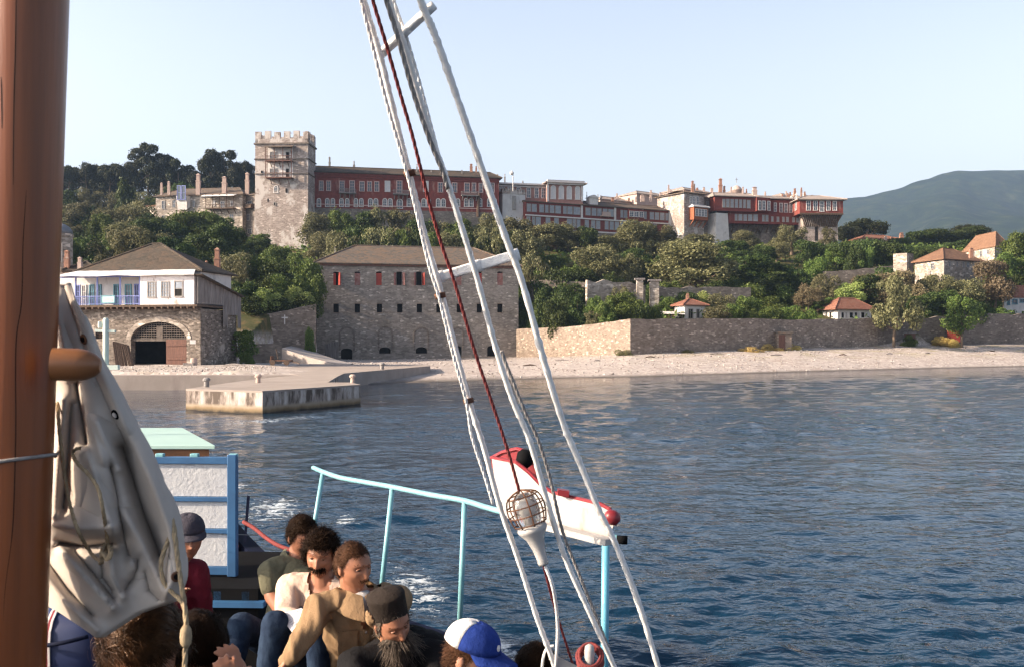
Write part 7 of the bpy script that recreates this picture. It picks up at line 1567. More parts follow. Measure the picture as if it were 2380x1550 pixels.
def make_sail():
    root = thing('canvas_sail', 'bundled off white canvas sail with eyelets hanging beside the mast', 'sail', P(250, 1480, SY))
    ry = [660, 700, 750, 840, 900, 975, 1050, 1100, 1150, 1200, 1250, 1300, 1340, 1390, 1420, 1478]; rx = [166, 180, 202, 242, 272, 316, 350, 375, 400, 416, 428, 434, 430, 418, 334, 238]
    ly = [660, 1385, 1420, 1450, 1478]; lx = [72, 72, 140, 185, 226]
    rows = np.linspace(664, 1477, 420); U = np.linspace(0, 1, 190); PY, UU = np.meshgrid(rows, U, indexing='ij')
    r = np.interp(PY, ry, rx) + 2.5 * np.sin(PY / 23); l = np.interp(PY, ly, lx)
    PX = l + (r - l) * UU; D = sail_depth(PX, PY)
    edge = np.exp(-((1 - UU) * (r - l) / 10) ** 2); D = D - edge * .02
    Y = SY - D
    pyj = PY - np.where(PY < 700, (700 - PY) / 36 * (PX - 120) * .10, 0)
    o = grid_mesh('cloth', (PX - 1190) / F * Y - root.location.x, Y - root.location.y, HC + (HZ - pyj) / F * Y - root.location.z, M['canvas']); o.parent = root
    s = o.modifiers.new('solid', 'SOLIDIFY'); s.thickness = .004; s.offset = -1
    for px, py, c in ((200, 787, 'black'), (273, 960, 'whitetrim'), (408, 1338, 'black')):
        nv = (spt(px + 12, py) - spt(px - 12, py)).cross(spt(px, py + 12) - spt(px, py - 12)).normalized(); nv = -nv if nv.y > 0 else nv; p = spt(px, py, 0) + nv * .004; k = SY / F; g = MB(); n = 20; R0, R1 = 12 * k, 6.5 * k
        g.lathe(p, [(R0, 0), (R0, .003), (R0 * .85, .0045), (R1, .003)], tuple(nv), n); gr = g.build('eyelet', M['black' if c != 'black' else 'rust'], root, True)
        g = MB(); g.lathe(p, [(R1 * .98, 0), (R1 * .98, .0052), (.001, .0054)], tuple(nv), n); g.build('hole', M[c], gr)
    def rope(pts, r, name, lab, mat='rope', onsail=True):
        b = MB(); q = crv([spt(x, y, .014 + (z[0] if z else 0)) if onsail else P(x, y, z[0]) for x, y, *z in pts], 6); strand(b, q, r); return tag(b.build(name, M[mat], smooth=True, origin=q[0]), lab, 'rope')
    rope([(133, 935, .0), (138, 1000, .03), (147, 1080, .04), (160, 1160, .04), (180, 1228, .04), (205, 1275, .05), (228, 1300, .05), (243, 1294, .05), (250, 1265, .06), (240, 1190, .04), (228, 1135, .04), (205, 1100, .03), (182, 1078, .03), (170, 1058, .02), (172, 1045, .02), (186, 1040, .02)], .0042, 'rope_loop', 'tan rope hanging in a long loop over the canvas')
    rope([(236, 1290, .06), (242, 1270, .06), (252, 1265, .06), (258, 1285, .06), (250, 1300, .06), (240, 1285, .07), (234, 1308, .05)], .0058, 'rope_knot', 'frayed tan knot at the low end of the hanging loop')
    rope([(386, 1165, 2.100), (402, 1215, 2.080), (412, 1290, 2.060), (420, 1350, 2.040), (428, 1400, 2.020), (432, 1450, 2.000), (431, 1490, 2.000), (429, 1560, 2.000), (428, 1600, 2.000)], .0056, 'hanging_rope', 'grey tan rope hanging down in front of the heads', onsail=False)
    rope([(404, 1225, 2.090), (385, 1270, 2.070), (374, 1310, 2.060), (380, 1350, 2.050), (398, 1374, 2.040), (418, 1392, 2.020), (430, 1415, 2.000), (434, 1460, 1.995), (430, 1480, 1.995)], .005, 'rope_bight', 'slack rope bight beside the canvas edge knotted to the hanging rope', onsail=False)
    b = MB(); c = P(432, 1478, 1.990); b.lathe(c, [(.006, -.022), (.0105, -.014), (.012, 0), (.0105, .014), (.006, .022)], (0, 0, 1), 10); tag(b.build('rope_knot', M['rope'], smooth=True, origin=c), 'round knot on the rope hanging in front of the heads', 'knot')
make_sail()

def make_bag():
    lk = thing('deck_locker', 'dark locker carrying the blue bag at the foot of the mast', 'locker', (-1.25, 2.9, 1.1)); b = MB(); b.box((-1.62, 2.75), (1, 0), (0, 1), .62, .5, 1.1, 2.47); b.build('box', M['black'], lk)
    root = thing('travel_bag', 'blue travel bag with red and white stripes at the foot of the mast', 'bag', P(150, 1590, 2.9)); Y = 2.72
    b = MB(); x0, x1 = X(70, Y), X(226, Y); z1 = ZZ(1418, Y); n = 14; V = []
    sec = []
    for i in range(n + 1):
        x = x0 + (x1 - x0) * i / n; k = 1 - .12 * abs(2 * i / n - 1) ** 3; sec.append((x, k))
    for x, k in sec:
        for j in range(16):
            a = 2 * math.pi * j / 16; c, s = math.cos(a), math.sin(a); rx = .17 * (abs(c) ** .6) * (1 if c > 0 else -1) * k; rz = .13 * (abs(s) ** .6) * (1 if s > 0 else -1) * k; V.append((x, Y + .17 + rx, z1 - .13 + rz - .02 * (1 - k)))
    Fc = [(i * 16 + j, i * 16 + (j + 1) % 16, (i + 1) * 16 + (j + 1) % 16, (i + 1) * 16 + j) for i in range(n) for j in range(16)] + [tuple(range(16))[::-1], tuple(n * 16 + j for j in range(16))]
    b.add(V, Fc); b.build('bag_body', M['bagblue'], root, True)
    for px, w_, m in ((104, 5, 'whitetrim'), (109, 5, 'boardred'), (114, 5, 'whitetrim')):
        b = MB(); pts = []
        for j in range(9):
            a = R(95 + 130 * j / 8); c, s = math.cos(a), math.sin(a); pts.append((X(px, Y), Y + .17 + .172 * (abs(c) ** .6) * (1 if c > 0 else -1), z1 - .13 + .132 * (abs(s) ** .6) * (1 if s > 0 else -1)))
        for p, q in zip(pts[:-1], pts[1:]): b.bar(p, q, w_ * Y / F, .004, (0, -1, .3))
        b.build('stripe', M[m], root)
    b = MB(); b.tube(crv([P(100, 1500, Y - .01), P(150, 1492, Y - .03), P(205, 1478, Y - .01)], 4), .006, 6); b.build('zip_piping', M['hullnavy'], root, True)
make_bag()

def ysh(py): return 2.7 + py / 1550 * .9
def line(pts, r, name, lab, mat, cat='rope', off=0.0, sub=5, ext=True):
    q = crv([P(x, y, ysh(y) + off) for x, y in pts], sub); b = MB(); rr = random.Random(len(lab))
    if name == 'shroud':
        q = crv(q, 3); b.tube(q, [r * (1 + .10 * math.sin(i * 1.7) * math.sin(i * .37) + .07 * rr.uniform(-1, 1) + (.22 if rr.random() < .04 else 0)) for i in range(len(q))], 10)
    else: strand(b, q, r)
    o = b.build(name, M[mat], smooth=True, origin=q[-1]); return tag(o, lab, cat)
def make_rigging():
    sh = 'painted shrouds of the rope ladder'
    s1 = [(770, -330), (810, -150), (845, 0), (882, 125), (908, 232), (949, 396), (985, 540), (1022, 668), (1056, 800), (1090, 930), (1125, 1040), (1160, 1170), (1205, 1300), (1250, 1440), (1288, 1545), (1330, 1700)]
    s2 = [(800, -400), (855, -180), (903, 0), (940, 110), (968, 205), (1002, 320), (1033, 405), (1067, 510), (1108, 645), (1150, 800), (1190, 925), (1230, 1020), (1262, 1130), (1310, 1285), (1360, 1400), (1428, 1550), (1490, 1700)]
    s3 = [(840, -430), (915, -190), (977, 0), (1012, 85), (1050, 193), (1110, 365), (1174, 550), (1213, 655), (1262, 830), (1310, 985), (1352, 1085), (1390, 1180), (1428, 1258), (1482, 1395), (1530, 1550), (1580, 1720)]
    for pts, r, lab in ((s1, .0092, 'left white painted shroud of the ladder running up past the red rope'), (s2, .0094, 'middle white painted shroud of the ladder with rust spots'), (s3, .0104, 'right white painted shroud of the ladder, cleanest and thickest')):
        line(pts, r, 'shroud', lab, 'whiteline', 'shroud')['group'] = sh
    line([(765, -330), (804, -150), (839, 0), (870, 125), (900, 245), (945, 400), (965, 480), (998, 620), (1020, 690), (1050, 812), (1084, 935), (1096, 1010), (1128, 1110), (1146, 1170)], .0058, 'halyard', 'thin dirty rope lashed along the left shroud', 'whiteline', off=-.03)
    line([(790, -330), (850, -150), (897, 0), (925, 90), (960, 215), (1000, 330), (1029, 400), (1040, 440)], .0075, 'halyard', 'dark weathered rope beside the middle shroud above the skyline', 'greyline', off=-.03)
    line([(820, -330), (872, -150), (914, 0), (945, 90), (978, 205), (1006, 310), (1030, 400)], .0060, 'halyard', 'light weathered rope running right of the middle shroud at the top', 'whiteline', off=.03)
    line([(1165, 815), (1190, 880), (1222, 960), (1250, 1020), (1278, 1110), (1308, 1235), (1345, 1330), (1385, 1430), (1428, 1545), (1470, 1680)], .0062, 'halyard', 'grey twisted rope behind the lower half of the middle shroud', 'greyline', off=.04)
    line([(780, -330), (822, -160), (866, 0), (901, 116), (932, 225), (959, 318), (998, 473), (1030, 580), (1058, 662), (1100, 805), (1140, 925), (1180, 1045), (1207, 1140)], .0058, 'red_rope', 'dark red rope running down to the caged lantern', 'redline', off=-.05)
    line([(1262, 1308), (1278, 1370), (1298, 1440), (1332, 1545), (1370, 1660)], .0050, 'red_rope', 'dark red rope leading from the lantern down to the coil', 'redline', off=.02)
    for a, c, wd, lab, off in (((884, 128), (1005, 16), .020, 'upper white wooden rung across the shrouds against the sky', 0), ((1020, 645), (1203, 592), .030, 'lower white wooden rung across the shrouds above the storehouse roof', 0)):
        A = P(*a, ysh(a[1]) + .02); B = P(*c, ysh(c[1]) + .02); b = MB(); b.bar(A, B, .026, wd); o = bevel(b.build('ladder_rung', M['whiteline'], origin=A), .005); tag(o, lab, 'rung', 'rungs of the rope ladder')
        for t in (.02, .5, .97):
            p = A + (B - A) * t; l = MB(); d = (B - A).normalized(); l.tube([p - d * .012, p + d * .012], wd * .68, 8); tag(l.build('lashing', M['whiteline'], smooth=True, origin=p), f"white twine lashing at the {'left' if t < .1 else 'middle' if t < .6 else 'right'} end of the {'upper' if a[1] < 300 else 'lower'} rung" if t != .5 else f"white twine lashing at the middle of the {'upper' if a[1] < 300 else 'lower'} rung", 'lashing')
    for px, py, lab in ((952, 404, 'rusty wire lashing on the left shroud at the red roof'), (1023, 688, 'brown wire lashing on the left shroud beside the storehouse'), (1089, 931, 'thin brown wire lashing on the left shroud over the water')):
        p = P(px, py, ysh(py) - .012); l = MB(); l.tube([p - Vector((-.002, 0, .008)), p + Vector((-.002, 0, .008))], .018, 8); tag(l.build('lashing', M['rust'], smooth=True, origin=p), lab, 'lashing')
    # caged lantern
    root = thing('lantern', 'caged glass boat lantern with white funnel base hanging in the rigging', 'lantern', P(1265, 1310, 3.4)); Y = 3.4; k = Y / F
    ax = (P(1205, 1125, Y) - P(1264, 1312, Y)).normalized(); b0 = P(1264, 1312, Y)
    b = MB(); b.lathe(b0, [(11 * k, 0), (13 * k, 6 * k), (12 * k, 14 * k), (15 * k, 40 * k), (22 * k, 66 * k), (33 * k, 82 * k), (36 * k, 88 * k), (34 * k, 96 * k), (22 * k, 99 * k)], ax, 24); b.build('funnel_base', M['boardwhite'], root, True)
    b = MB(); b.lathe(b0 + ax * 100 * k, [(26 * k, 0), (30 * k, 8 * k), (31 * k, 40 * k), (27 * k, 62 * k), (14 * k, 72 * k), (1 * k, 74 * k)], ax, 24); b.build('glass', M['lampglass'], root, True)
    b = MB(); b.lathe(b0 + ax * 100 * k, [(11 * k, 0), (9 * k, 18 * k), (15 * k, 30 * k), (16 * k, 42 * k), (8 * k, 54 * k)], ax, 16); b.build('bulb', M['curtain'], root, True)
    u = ax.cross(Vector((0, 1, 0))).normalized(); v = ax.cross(u); b = MB(); c = b0 + ax * 98 * k
    for h, rr in ((4, 38), (26, 44), (48, 44), (70, 36)): b.tube([c + ax * h * k + (u * math.cos(a) + v * math.sin(a)) * rr * k for a in [2 * math.pi * i / 24 for i in range(25)]], .0024, 6, False)
    for i in range(8):
        a = 2 * math.pi * i / 8 + .2; e = u * math.cos(a) + v * math.sin(a); b.tube(crv([c + e * 37 * k, c + ax * 25 * k + e * 44 * k, c + ax * 50 * k + e * 44 * k, c + ax * 72 * k + e * 34 * k, c + ax * 84 * k + e * 3 * k], 3), .0026, 6)
    b.build('wire_cage', M['rust'], root, True)
    cb = MB(); cb.tube(crv([P(1268, 1316, 3.4), P(1284, 1360, 3.42), P(1294, 1420, 3.5), P(1296, 1480, 3.55), P(1290, 1560, 3.6)], 5), .0062, 8); cb.tube(crv([P(1258, 1580, 3.62), P(1262, 1530, 3.6), P(1272, 1505, 3.6), P(1288, 1500, 3.6)], 5), .0050, 8); cb.build('white_cable', M['whiteline'], root, True)
    # sidelight screen
    sc = thing('sidelight_board', 'white sidelight board with dark red edges mounted behind the shrouds', 'light board', P(1280, 1230, 3.7))
    def yb(px): return 3.95 - (px - 1140) / 300 * .38
    poly = [(1143, 1066), (1197, 1077), (1226, 1100), (1256, 1131), (1282, 1147), (1392, 1174), (1412, 1185), (1428, 1215), (1412, 1256), (1345, 1242), (1289, 1228), (1225, 1215), (1180, 1204), (1156, 1160)]
    b = MB(); n = len(poly); b.add([P(x, y, yb(x)) for x, y in poly] + [P(x, y, yb(x)) + Vector((.01, .03, 0)) for x, y in poly], [tuple(range(n)), tuple(reversed(range(n, 2 * n)))] + [(i, n + i, n + (i + 1) % n, (i + 1) % n) for i in range(n)]); fixnormals(b.build('board', M['boardwhite'], sc))
    b = MB(); b.tube([P(x, y, yb(x)) + Vector((.005, .013, 0)) for x, y in ((1141, 1065), (1197, 1076), (1226, 1099), (1256, 1130), (1282, 1146), (1392, 1173), (1414, 1184), (1430, 1214))], .0095, 8); b.build('red_edging', M['boardred'], sc)
    b = MB(); A = [(1141, 1064), (1168, 1050), (1202, 1042), (1222, 1048), (1238, 1062), (1250, 1092), (1262, 1128)]
    pr = [(P(x, y, yb(x) + .16), P(x + 4, y + 55, yb(x) + .17)) for x, y in A]
    for (p, q), (p2, q2) in zip(pr[:-1], pr[1:]): b.hexa([q, q2, q2 + Vector((0, .012, 0)), q + Vector((0, .012, 0)), p, p2, p2 + Vector((0, .012, 0)), p + Vector((0, .012, 0))])
    b.build('red_back', M['boardred'], sc)
    b = MB(); b.tube([P(x, y, yb(x) + .16) for x, y in A], .008, 8); b.build('red_rim', M['boardred'], sc)
    b = MB(); b.lathe(P(1218, 1074, 3.95), [(.018, -.02), (.034, 0), (.034, .035), (.02, .05)], (.2, -.1, 1), 16); b.build('light', M['black'], sc, True)
    b = MB(); b.bar(P(1268, 1221, 3.7), P(1416, 1259, 3.52), .05, .022); b.build('foot_strip', M['boardwhite'], sc)
    b = MB(); b.lathe(P(1424, 1202, 3.55), [(.012, -.03), (.024, -.018), (.028, 0), (.022, .02), (.005, .028)], (1, 0, -.4), 14); b.build('red_knob', M['boardred'], sc, True)
    b = MB(); b.bar(P(1296, 1142, 3.72), P(1322, 1146, 3.72), .04, .022); b.build('red_block', M['boardred'], sc)
    # chainplate, belaying pin and coil at the lower edge
    pl = thing('shroud_plate', 'white painted plate where the left shroud is made fast', 'plate', P(1320, 1560, 3.62)); b = MB(); b.hexa([P(1282, 1620, 3.6), P(1360, 1620, 3.6), P(1360, 1620, 3.7), P(1282, 1620, 3.7), P(1288, 1520, 3.6), P(1345, 1548, 3.6), P(1345, 1548, 3.7), P(1288, 1520, 3.7)]); b.build('plate', M['boardwhite'], pl)
    pn = MB(); pn.lathe(P(1370, 1600, 3.5), [(.012, 0), (.012, .08), (.017, .10), (.018, .135), (.015, .150), (.006, .157)], (0, 0, 1), 14); tag(pn.build('belaying_pin', M['boardwhite'], smooth=True, origin=P(1370, 1600, 3.5)), 'white belaying pin standing in the dark red rope coil', 'pin')
    cl = thing('rope_coil', 'dark red rope coiled round the white belaying pin', 'coil', P(1370, 1560, 3.5)); b = MB(); r = random.Random(2)
    for i in range(7):
        pts = []; t0 = r.uniform(-.3, .3)
        for j in range(19):
            a = 2 * math.pi * j / 18; pts.append(P(1371, 1556 - i * 2.5, 3.5) + Vector((math.cos(a) * (.038 + .004 * (i % 3)), math.sin(a) * .035, math.sin(a + t0) * .030 + .03)))
        b.tube(pts, .0062, 6, False)
    b.build('turns', M['redline'], cl, True)
make_rigging()
# ================================================================ people
def skinmat(name, c):
    t = NT(name); n = t.noise(t.mapv((1, 1, 1)), 22, 4); col = t.mix(n, c, tuple(x * .78 for x in c)); t.b.inputs['Subsurface Weight'].default_value = 0.08; t.b.inputs['Subsurface Radius'].default_value = (.01, .004, .002)
    t.bump(t.noise(t.mapv((1, 1, 1)), 180, 3), .15, .001); return t.done(col, .5, .35)
def clothmat(name, c, c2=None, scale=9, weave=260):
    t = NT(name); c2 = c2 or tuple(x * .72 for x in c); n = t.noise(t.mapv((1, 1, 1)), scale, 6, .65); col = t.mix(t.ramp(n, [(.35, 0.0), (.65, 1.0)]), c, c2)
    t.bump(t.math('ADD', t.noise(t.mapv((1, 1, .6)), 30, 4), t.math('MULTIPLY', t.noise(t.mapv((1, 1, 1)), weave, 2), .3)), .8, .010); return t.done(col, .85, .15)
M['skin'] = skinmat('skin', (0.38, 0.165, 0.095)); M['skindark'] = skinmat('skindark', (0.32, 0.14, 0.085)); M['skinpale'] = skinmat('skinpale', (0.46, 0.23, 0.15))
M['hairblack'] = pm('hairblack', (0.020, 0.011, 0.007), (0.010, 0.006, 0.004), 20, .6, .12); M['hairbrown'] = pm('hairbrown', (0.070, 0.032, 0.018), (0.040, 0.020, 0.012), 20, .55, .2)
M['hairdark'] = pm('hairdark', (0.060, 0.028, 0.013), (0.016, 0.008, 0.005), 30, .38, .28); M['beardgrey'] = pm('beardgrey', (0.15, 0.115, 0.09), (0.045, 0.034, 0.027), 30, .7, .12)
M['shirtolive'] = clothmat('shirtolive', (0.15, 0.14, 0.092)); M['sweater'] = clothmat('sweater', (0.60, 0.45, 0.36), (0.54, 0.40, 0.32)); M['jackettan'] = clothmat('jackettan', (0.30, 0.19, 0.105), (0.235, 0.148, 0.082))
M['robe'] = clothmat('robe', (0.010, 0.009, 0.010)); M['denim'] = clothmat('denim', (0.009, 0.018, 0.042), (0.028, 0.048, 0.085), 8); M['navycloth'] = clothmat('navycloth', (0.012, 0.018, 0.045)); M['maroon'] = clothmat('maroon', (0.16, 0.015, 0.028))
M['capgrey'] = clothmat('capgrey', (0.055, 0.05, 0.065)); M['capblue'] = clothmat('capblue', (0.018, 0.045, 0.24)); M['capwhite'] = clothmat('capwhite', (0.78, 0.74, 0.72), (0.7, 0.66, 0.64)); M['hatblack'] = clothmat('hatblack', (0.028, 0.020, 0.016)); M['tee'] = clothmat('tee', (0.62, 0.58, 0.56)); M['plum'] = clothmat('plum', (0.06, 0.03, 0.045))
M['eyewhite'] = pm('eyewhite', (0.20, 0.14, 0.11), None, 9, .4, .3); M['iris'] = pm('iris', (0.02, 0.012, 0.008), None, 9, .2, .5); M['lip'] = pm('lip', (0.30, 0.115, 0.085), None, 20, .5); M['paper'] = pm('paper', (0.72, 0.70, 0.72), (0.64, 0.62, 0.65), 30, .7)

for h_, tn in (('hairblack', (.45, .25, .15)), ('hairdark', (.55, .28, .12)), ('hairbrown', (.6, .3, .15))): M[h_].node_tree.nodes['Principled BSDF'].inputs['Specular Tint'].default_value = (*tn, 1)
def rotm(yaw, pitch=0, roll=0):
    """head frame: x to the head's own right hand side as seen from behind, y = facing, z = up. yaw 0 looks away (+Y), 180 towards the camera; pitch > 0 looks down"""
    return Matrix.Rotation(R(yaw), 3, 'Z') @ Matrix.Rotation(R(-pitch), 3, 'X') @ Matrix.Rotation(R(roll), 3, 'Y')

def head_surface(n1=96, n2=72):
    th = np.linspace(0, 2 * np.pi, n1, endpoint=False); ph = np.linspace(0.02, np.pi - .02, n2)
    T, Pn = np.meshgrid(th, ph); d = np.stack([np.sin(Pn) * np.sin(T), np.sin(Pn) * np.cos(T), np.cos(Pn)], -1).reshape(-1, 3)
    return head_shape(d), n1, n2
def head_shape(d):
    x, y, z = .073 * d[:, 0], .095 * d[:, 1], .116 * d[:, 2]
    t = np.clip(-z / .116, 0, 1); x = x * (1 - .34 * t ** 1.6); y = np.where(y < 0, y * (1 - .55 * t ** 1.2), y * (1 - .08 * t))
    x = x * (1 + .05 * np.exp(-((z - .05) / .03) ** 2)) ; fr = np.clip(y / .05, 0, 1); ax = np.abs(x)
    y = y - fr * .004 * np.exp(-(x / .03) ** 2) * 0
    g = lambda v, c, s: np.exp(-((v - c) / s) ** 2)
    nz = np.clip((.016 - z) / .050, 0, 1) * (z > -.042) + np.clip((z + .050) / .008, 0, 1) * (z <= -.042); w = .0085 + .006 * np.clip((-z - .01) / .03, 0, 1)
    y = y + fr * .024 * nz * np.exp(-(x / w) ** 2) * (z < .02)
    y = y - fr * .013 * g(ax, .031, .016) * g(z, .006, .012) + fr * .007 * g(z, .025, .008) * g(ax, .025, .03) - fr * .003 * g(z, .012, .01) * g(x, 0, .01)
    y = y + fr * .005 * g(ax, .046, .016) * g(z, -.022, .016) - fr * .004 * g(ax, .045, .014) * g(z, -.06, .018)
    y = y + fr * .006 * g(z, -.063, .007) * g(x, 0, .022) + fr * .005 * g(z, -.051, .005) * g(x, 0, .022) - fr * .005 * g(z, -.057, .0026) * g(x, 0, .024) - fr * .004 * g(z, -.078, .007) * g(x, 0, .02) + fr * .008 * g(z, -.098, .014) * g(x, 0, .022)
    x = x + np.sign(x) * .004 * g(z, -.06, .03) * (y > -.02) * (y < .05)
    return np.stack([x, y, z], 1)

def capsule(mb, a, b, r0, r1, n=14):
    a = Vector(a); b = Vector(b); d = b - a; L = d.length
    prof = [(r0 * math.cos(t), -r0 * math.sin(t)) for t in (1.45, 1.1, .7, .35)] + [(r0 + (r1 - r0) * k / 4, L * k / 4) for k in range(5)] + [(r1 * math.cos(t), L + r1 * math.sin(t)) for t in (.35, .7, 1.1, 1.45)]
    mb.lathe(a, prof, d if L > 1e-6 else (0, 0, 1), n)
def ellipsoid(mb, c, rx, ry, rz, rot=None, n=16):
    c = Vector(c); rot = rot or Matrix.Identity(3); b = len(mb.v); m = n // 2 + 1
    for i in range(m + 1):
        ph = .06 + (math.pi - .12) * i / m
        for k in range(n): a = 2 * math.pi * k / n; mb.v.append(tuple(c + rot @ Vector((rx * math.sin(ph) * math.cos(a), ry * math.sin(ph) * math.sin(a), rz * math.cos(ph)))))
    for i in range(m):
        for k in range(n): k2 = (k + 1) % n; mb.f.append((b + i * n + k, b + (i + 1) * n + k, b + (i + 1) * n + k2, b + i * n + k2))
    mb.f.append(tuple(b + k for k in range(n))); mb.f.append(tuple(b + m * n + k for k in reversed(range(n))))

def fuse(mb, name, mat, parent, voxel, smooth=3, post=None, wr=0.0, seed=1, cut=None):
    o = mb.build('tmp', mat); md = o.modifiers.new('r', 'REMESH'); md.mode = 'VOXEL'; md.voxel_size = voxel
    if smooth: s = o.modifiers.new('s', 'SMOOTH'); s.iterations = smooth; s.factor = .5
    bpy.context.view_layer.update(); dg = bpy.context.evaluated_depsgraph_get(); me = bpy.data.meshes.new_from_object(o.evaluated_get(dg)); bpy.data.objects.remove(o)
    n = len(me.vertices); co = np.empty(n * 3); me.vertices.foreach_get('co', co); co = co.reshape(-1, 3)
    if wr:
        no = np.empty(n * 3); me.vertices.foreach_get('normal', no); no = no.reshape(-1, 3); k = 26.0
        a = fbm(co[:, 0] * k + co[:, 2] * 9, co[:, 1] * k - co[:, 2] * k * .8, seed, 3); a = (1 - np.abs(a) * 2.2)
        co = co + no * (wr * np.clip(a, -1, 1))[:, None]
    if post is not None: co = post(co)
    if parent is not None: co = co - np.array(wloc(parent))
    me.vertices.foreach_set('co', co.ravel()); me.update()
    if cut is not None:
        w = co + (np.array(wloc(parent)) if parent is not None else 0); kill = cut(w); bm = bmesh.new(); bm.from_mesh(me); bm.verts.ensure_lookup_table(); bmesh.ops.delete(bm, geom=[bm.verts[i] for i in np.where(kill)[0]], context='VERTS'); bm.to_mesh(me); bm.free()
    me.materials.clear(); me.materials.append(mat); me.polygons.foreach_set('use_smooth', [True] * len(me.polygons)); me.name = name
    ob = bpy.data.objects.new(name, me); COL.objects.link(ob); ob.parent = parent; return ob

def hand(mb, wrist, d, palm_n, curl=.5, s=1.0, side=1):
    """wrist point, finger direction, palm normal; five separate bent fingers"""
    w = Vector(wrist); d = Vector(d).normalized(); pn = Vector(palm_n); pn = (pn - d * pn.dot(d)).normalized(); sd = d.cross(pn) * side
    rt_ = Matrix((sd, d, pn)).transposed(); ellipsoid(mb, w + d * .045 * s, .040 * s, .052 * s, .016 * s, rt_, 12)
    for i, (off, L) in enumerate(((-.028, .062), (-.0095, .075), (.0095, .07), (.028, .055))):
        p = w + d * .082 * s + sd * off * s; dir_ = (d + sd * off * 3).normalized(); r = .0088 * s
        for j in range(3):
            q = p + dir_ * L * s * (.42, .32, .26)[j]; capsule(mb, p, q, r, r * .92, 8); p = q; r *= .92; dir_ = (dir_ * math.cos(curl * .8) + pn * math.sin(curl * .8)).normalized()
    p = w + d * .03 * s - sd * .032 * s; dir_ = (d * .7 - sd * .7 + pn * .35).normalized()
    for j in range(2): q = p + dir_ * .036 * s; capsule(mb, p, q, .0105 * s, .0095 * s, 8); p = q; dir_ = (dir_ + d * .4 + pn * .3).normalized()

def hair_mesh(name, mat, parent, H, Rm, mask, n, length, curl=.5, vol=.5, comb=(0, -.3, -.6), width=.003, seed=1, seg=6, scale=1.03, cap=True, hs=1.0, sweep=None, stick=0.0):
    rs = np.random.RandomState(seed); d = rs.randn(n * 6, 3); d /= np.linalg.norm(d, axis=1)[:, None]; p = head_shape(d) * hs; m = mask(p / hs); d, p = d[m][:n], p[m][:n] * scale; k = len(p)
    if k == 0: return None
    nrm = p / np.array([.073, .095, .116]) ** 2; nrm /= np.linalg.norm(nrm, axis=1)[:, None]
    cb = np.array(comb)[None, :] * np.ones((k, 1))
    if sweep is not None: cb = sweep(p)
    dirv = nrm * vol + cb + rs.randn(k, 3) * .25; dirv /= np.linalg.norm(dirv, axis=1)[:, None]
    L = length * (.6 + .7 * rs.rand(k)); step = (L / seg)[:, None]; pts = [p]; ph = rs.rand(k) * 6.28; ax = rs.randn(k, 3); ax /= np.linalg.norm(ax, axis=1)[:, None]; cur = p.copy(); dv = dirv
    for i in range(seg):
        cur = cur + dv * step; pts.append(cur)
        dv = dv + cb * .25 + curl * np.cross(ax, dv) * 1.0 + rs.randn(k, 3) * .12 * curl; dv /= np.linalg.norm(dv, axis=1)[:, None]
        if stick:
            nc = cur / np.array([.073, .095, .116]) ** 2; nc /= np.linalg.norm(nc, axis=1)[:, None]; dv = dv - nc * ((dv * nc).sum(1) * stick)[:, None] + .10 * np.stack([np.sin(cur[:, 1] * 90 + cur[:, 2] * 60), np.sin(cur[:, 2] * 80 + cur[:, 0] * 50), np.sin(cur[:, 0] * 90 - cur[:, 1] * 40)], 1)
        rr = np.linalg.norm(cur / np.array([.073, .095, .116]) / hs, axis=1); inn = rr < 1.02; dv = np.where(inn[:, None], dv + nrm * .8, dv); dv /= np.linalg.norm(dv, axis=1)[:, None]
    Pt = np.stack(pts, 1); tng = np.gradient(Pt, axis=1); sdv = np.cross(tng, nrm[:, None, :] + .3 * ax[:, None, :]); sdv /= np.linalg.norm(sdv, axis=2)[:, :, None] + 1e-9
    tp = (np.linspace(1, .25, seg + 1) * width / 2)[None, :, None]; A = Pt + sdv * tp; B = Pt - sdv * tp
    V = np.concatenate([A, B], 1).reshape(-1, 3); S = 2 * (seg + 1); base = np.arange(k)[:, None] * S; j = np.arange(seg)[None, :]
    Q = np.stack([base + j, base + j + 1, base + j + seg + 2, base + j + seg + 1], -1).reshape(-1, 4)
    if cap:
        hv, n1, n2 = head_surface(64, 48); hv2 = hv * hs * (scale - .005 + (0 if stick else .02 + vol * length * .25 / .09)); keep = mask(hv); idx = np.arange(n1 * n2).reshape(n2, n1); q2 = np.stack([idx[:-1], np.roll(idx, -1, 1)[:-1], np.roll(idx, -1, 1)[1:], idx[1:]], -1).reshape(-1, 4); ok = keep[q2].all(1); q2 = q2[ok] + len(V)
        V = np.concatenate([V, hv2]); Q = np.concatenate([Q, q2])
    W = V @ np.array(Rm).T + np.array(H) - np.array(wloc(parent)); me = quads_obj(name, W, Q, mat); me.polygons.foreach_set('use_smooth', [True] * len(me.polygons)); o = bpy.data.objects.new(name, me); COL.objects.link(o); o.parent = parent; return o
def m_scalp(front=.062, side=-.005, back=-.07, fw=.0):
    def f(p):
        y = p[:, 1]; lim = np.where(y > .045, front, np.where(y > -.005, side + (front - side) * np.clip((y + .005) / .05, 0, 1) ** 2, back + (side - back) * np.clip((y + .07) / .065, 0, 1)))
        return p[:, 2] > lim
    return f
def m_box(x, y0, z0, z1, x0=0.0): return lambda p: (np.abs(p[:, 0]) < x) & (np.abs(p[:, 0]) >= x0) & (p[:, 1] > y0) & (p[:, 2] > z0) & (p[:, 2] < z1)
